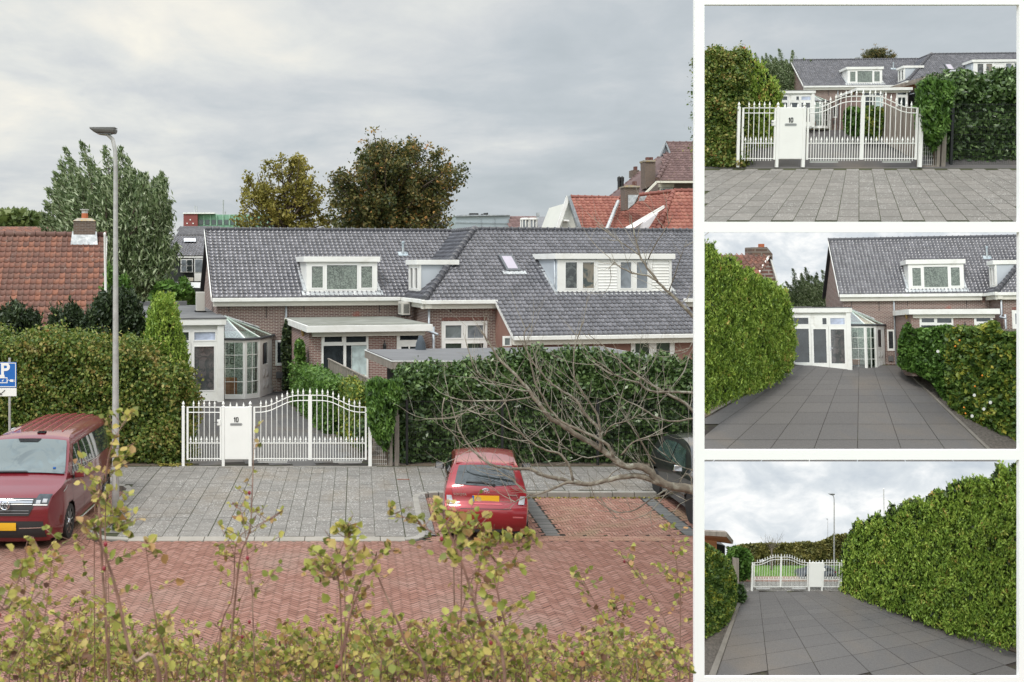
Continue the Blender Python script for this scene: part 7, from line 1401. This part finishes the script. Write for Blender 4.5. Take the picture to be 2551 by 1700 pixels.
e = empty('garden_shed', Cc.p(120, 650, 14.0), 0, 'orange wooden shed corner with flat roof in the bottom small view', 'shed'); o = Vector(e.location)
Cc.box('fascia', [(8, 532), (195, 540), (240, 598), (236, 622), (192, 572), (8, 560)], [13.9, 13.9, 14.2, 14.2, 13.9, 13.9], .08, WOODG, e, o); Cc.box('soffit', [(8, 560), (192, 572), (232, 622), (125, 606), (8, 585)], [13.92, 13.92, 14.2, 14.2, 14.1], .05, WOODO, e, o); Cc.box('timber_wall', [(8, 580), (126, 600), (126, 690), (8, 690)], 14.15, .2, WOODO, e, o); Cc.box('boarded_wall', [(128, 620), (182, 632), (182, 700), (128, 690)], 14.18, .2, BLACK, e, o)
e = empty('wooden_post', Cc.g(258, 940), 0, 'grey wooden fence end left of the gate in the bottom small view', 'post'); o = Vector(e.location); Cc.box('timber', [(238, 716), (277, 722), (277, 920), (238, 940)], 13.82, .05, WOODG, e, o)
Cc.leafy('far_hedge', 'long olive hedge band beyond the street in the bottom small view', 'hedge', [(200, 650), (280, 628), (400, 616), (600, 618), (760, 606), (800, 616), (860, 595), (930, 560), (1010, 550), (1060, 600), (1060, 800), (200, 800)], 14.40, .04, 9000, .032, leafm('olive_leaf', [(0, (.10, .11, .03)), (.5, (.22, .21, .06)), (1, (.38, .33, .10))]), k=.03, stem=False)
e = Cc.box('far_bank', [(150, 770), (1150, 770), (1150, 842), (150, 842)], [14.36, 14.36, 14.22, 14.22], .03, plain('verge_grass', (.13, .24, .05), .9, .25, 20, bmp=.3), None); tag(e, kind='structure')
e = empty('bare_tree', Cc.p(502, 792, 14.3), 0, 'small bare tree on the grass verge in the bottom small view', 'tree'); b = MB(); rq = random.Random(9); L = (Cc.p(502, 640, 14.3)-Cc.p(502, 792, 14.3)).z; b.tube([(0, 0, 0), (0, 0, L)], [.014, .008], 6)
for k in range(9): branchy(b, Vector((0, 0, L*(.75+.03*k))), Vector((rq.gauss(0, .8), rq.gauss(0, .3), .7)), L*.45, .004, 2, .5, .4, 3, 4, rq)
b.build('trunk', BARK, e)
prof = [(.10, .25), (.0, .4), (0, .62), (.06, .80), (.55, .95), (1.1, 1.03), (1.6, 1.38), (2.0, 1.55), (2.7, 1.60), (3.6, 1.55), (4.2, 1.25), (4.38, 1.0), (4.42, .7), (4.4, .3)]
pcar = Cc.p(676, 856, 14.19); sv = make_car('grey_car', 'grey car passing behind the gate in the bottom small view', 'car', tuple(pcar), -math.pi/2, 1.85, prof, [(.2, .95), (.5, 1), (.95, .97), (1.1, .9), (1.4, .78), (1.62, .64)], (.88, 3.55), .35, GRYP, scale=.111)
sv['e'].rotation_euler.z = -math.pi/2; sv['e'].location = pcar
for s in (-1, 1): sv['side']('side_window', [(1.65, 1.05), (2.7, 1.03), (2.7, 1.48), (2.1, 1.46)], CARG, s); sv['side']('side_window', [(2.78, 1.03), (4.0, 1.1), (3.6, 1.44), (2.78, 1.48)], CARG, s); sv['side']('tail_light', [(4.1, .92), (4.36, .92), (4.36, 1.05), (4.15, 1.05)], TAIL, s)
backdrop(14.54, 1700, 1128)
# platforms and posts carrying the models
def platform(S, y0, y1):
    p = [S.g(30, y0), S.g(2520, y0), S.g(2520, y1), S.g(30, y1)]; MB().prism([v-so+Vector((0, 0, -.022)) for v in p], (0, 0, -.02)).build('platform', WALLW, ds)
platform(A, 1543, 1156); platform(B, 1548, 944); platform(Cc, 1585, 940)
b = MB(); 
for (px, Z, top) in ((1800, 20.45, 7.05), (2480, 20.45, 7.05), (1800, 14.66, 2.7), (2500, 14.66, 2.7), (1800, 12.7, .55), (2480, 12.7, .55)): p = at(px, 660, Z)-so; b.box(p.x-.05, p.x+.05, p.y-.05, p.y+.05, -so.z, top-so.z)
b.build('support_posts', WALLW, ds)
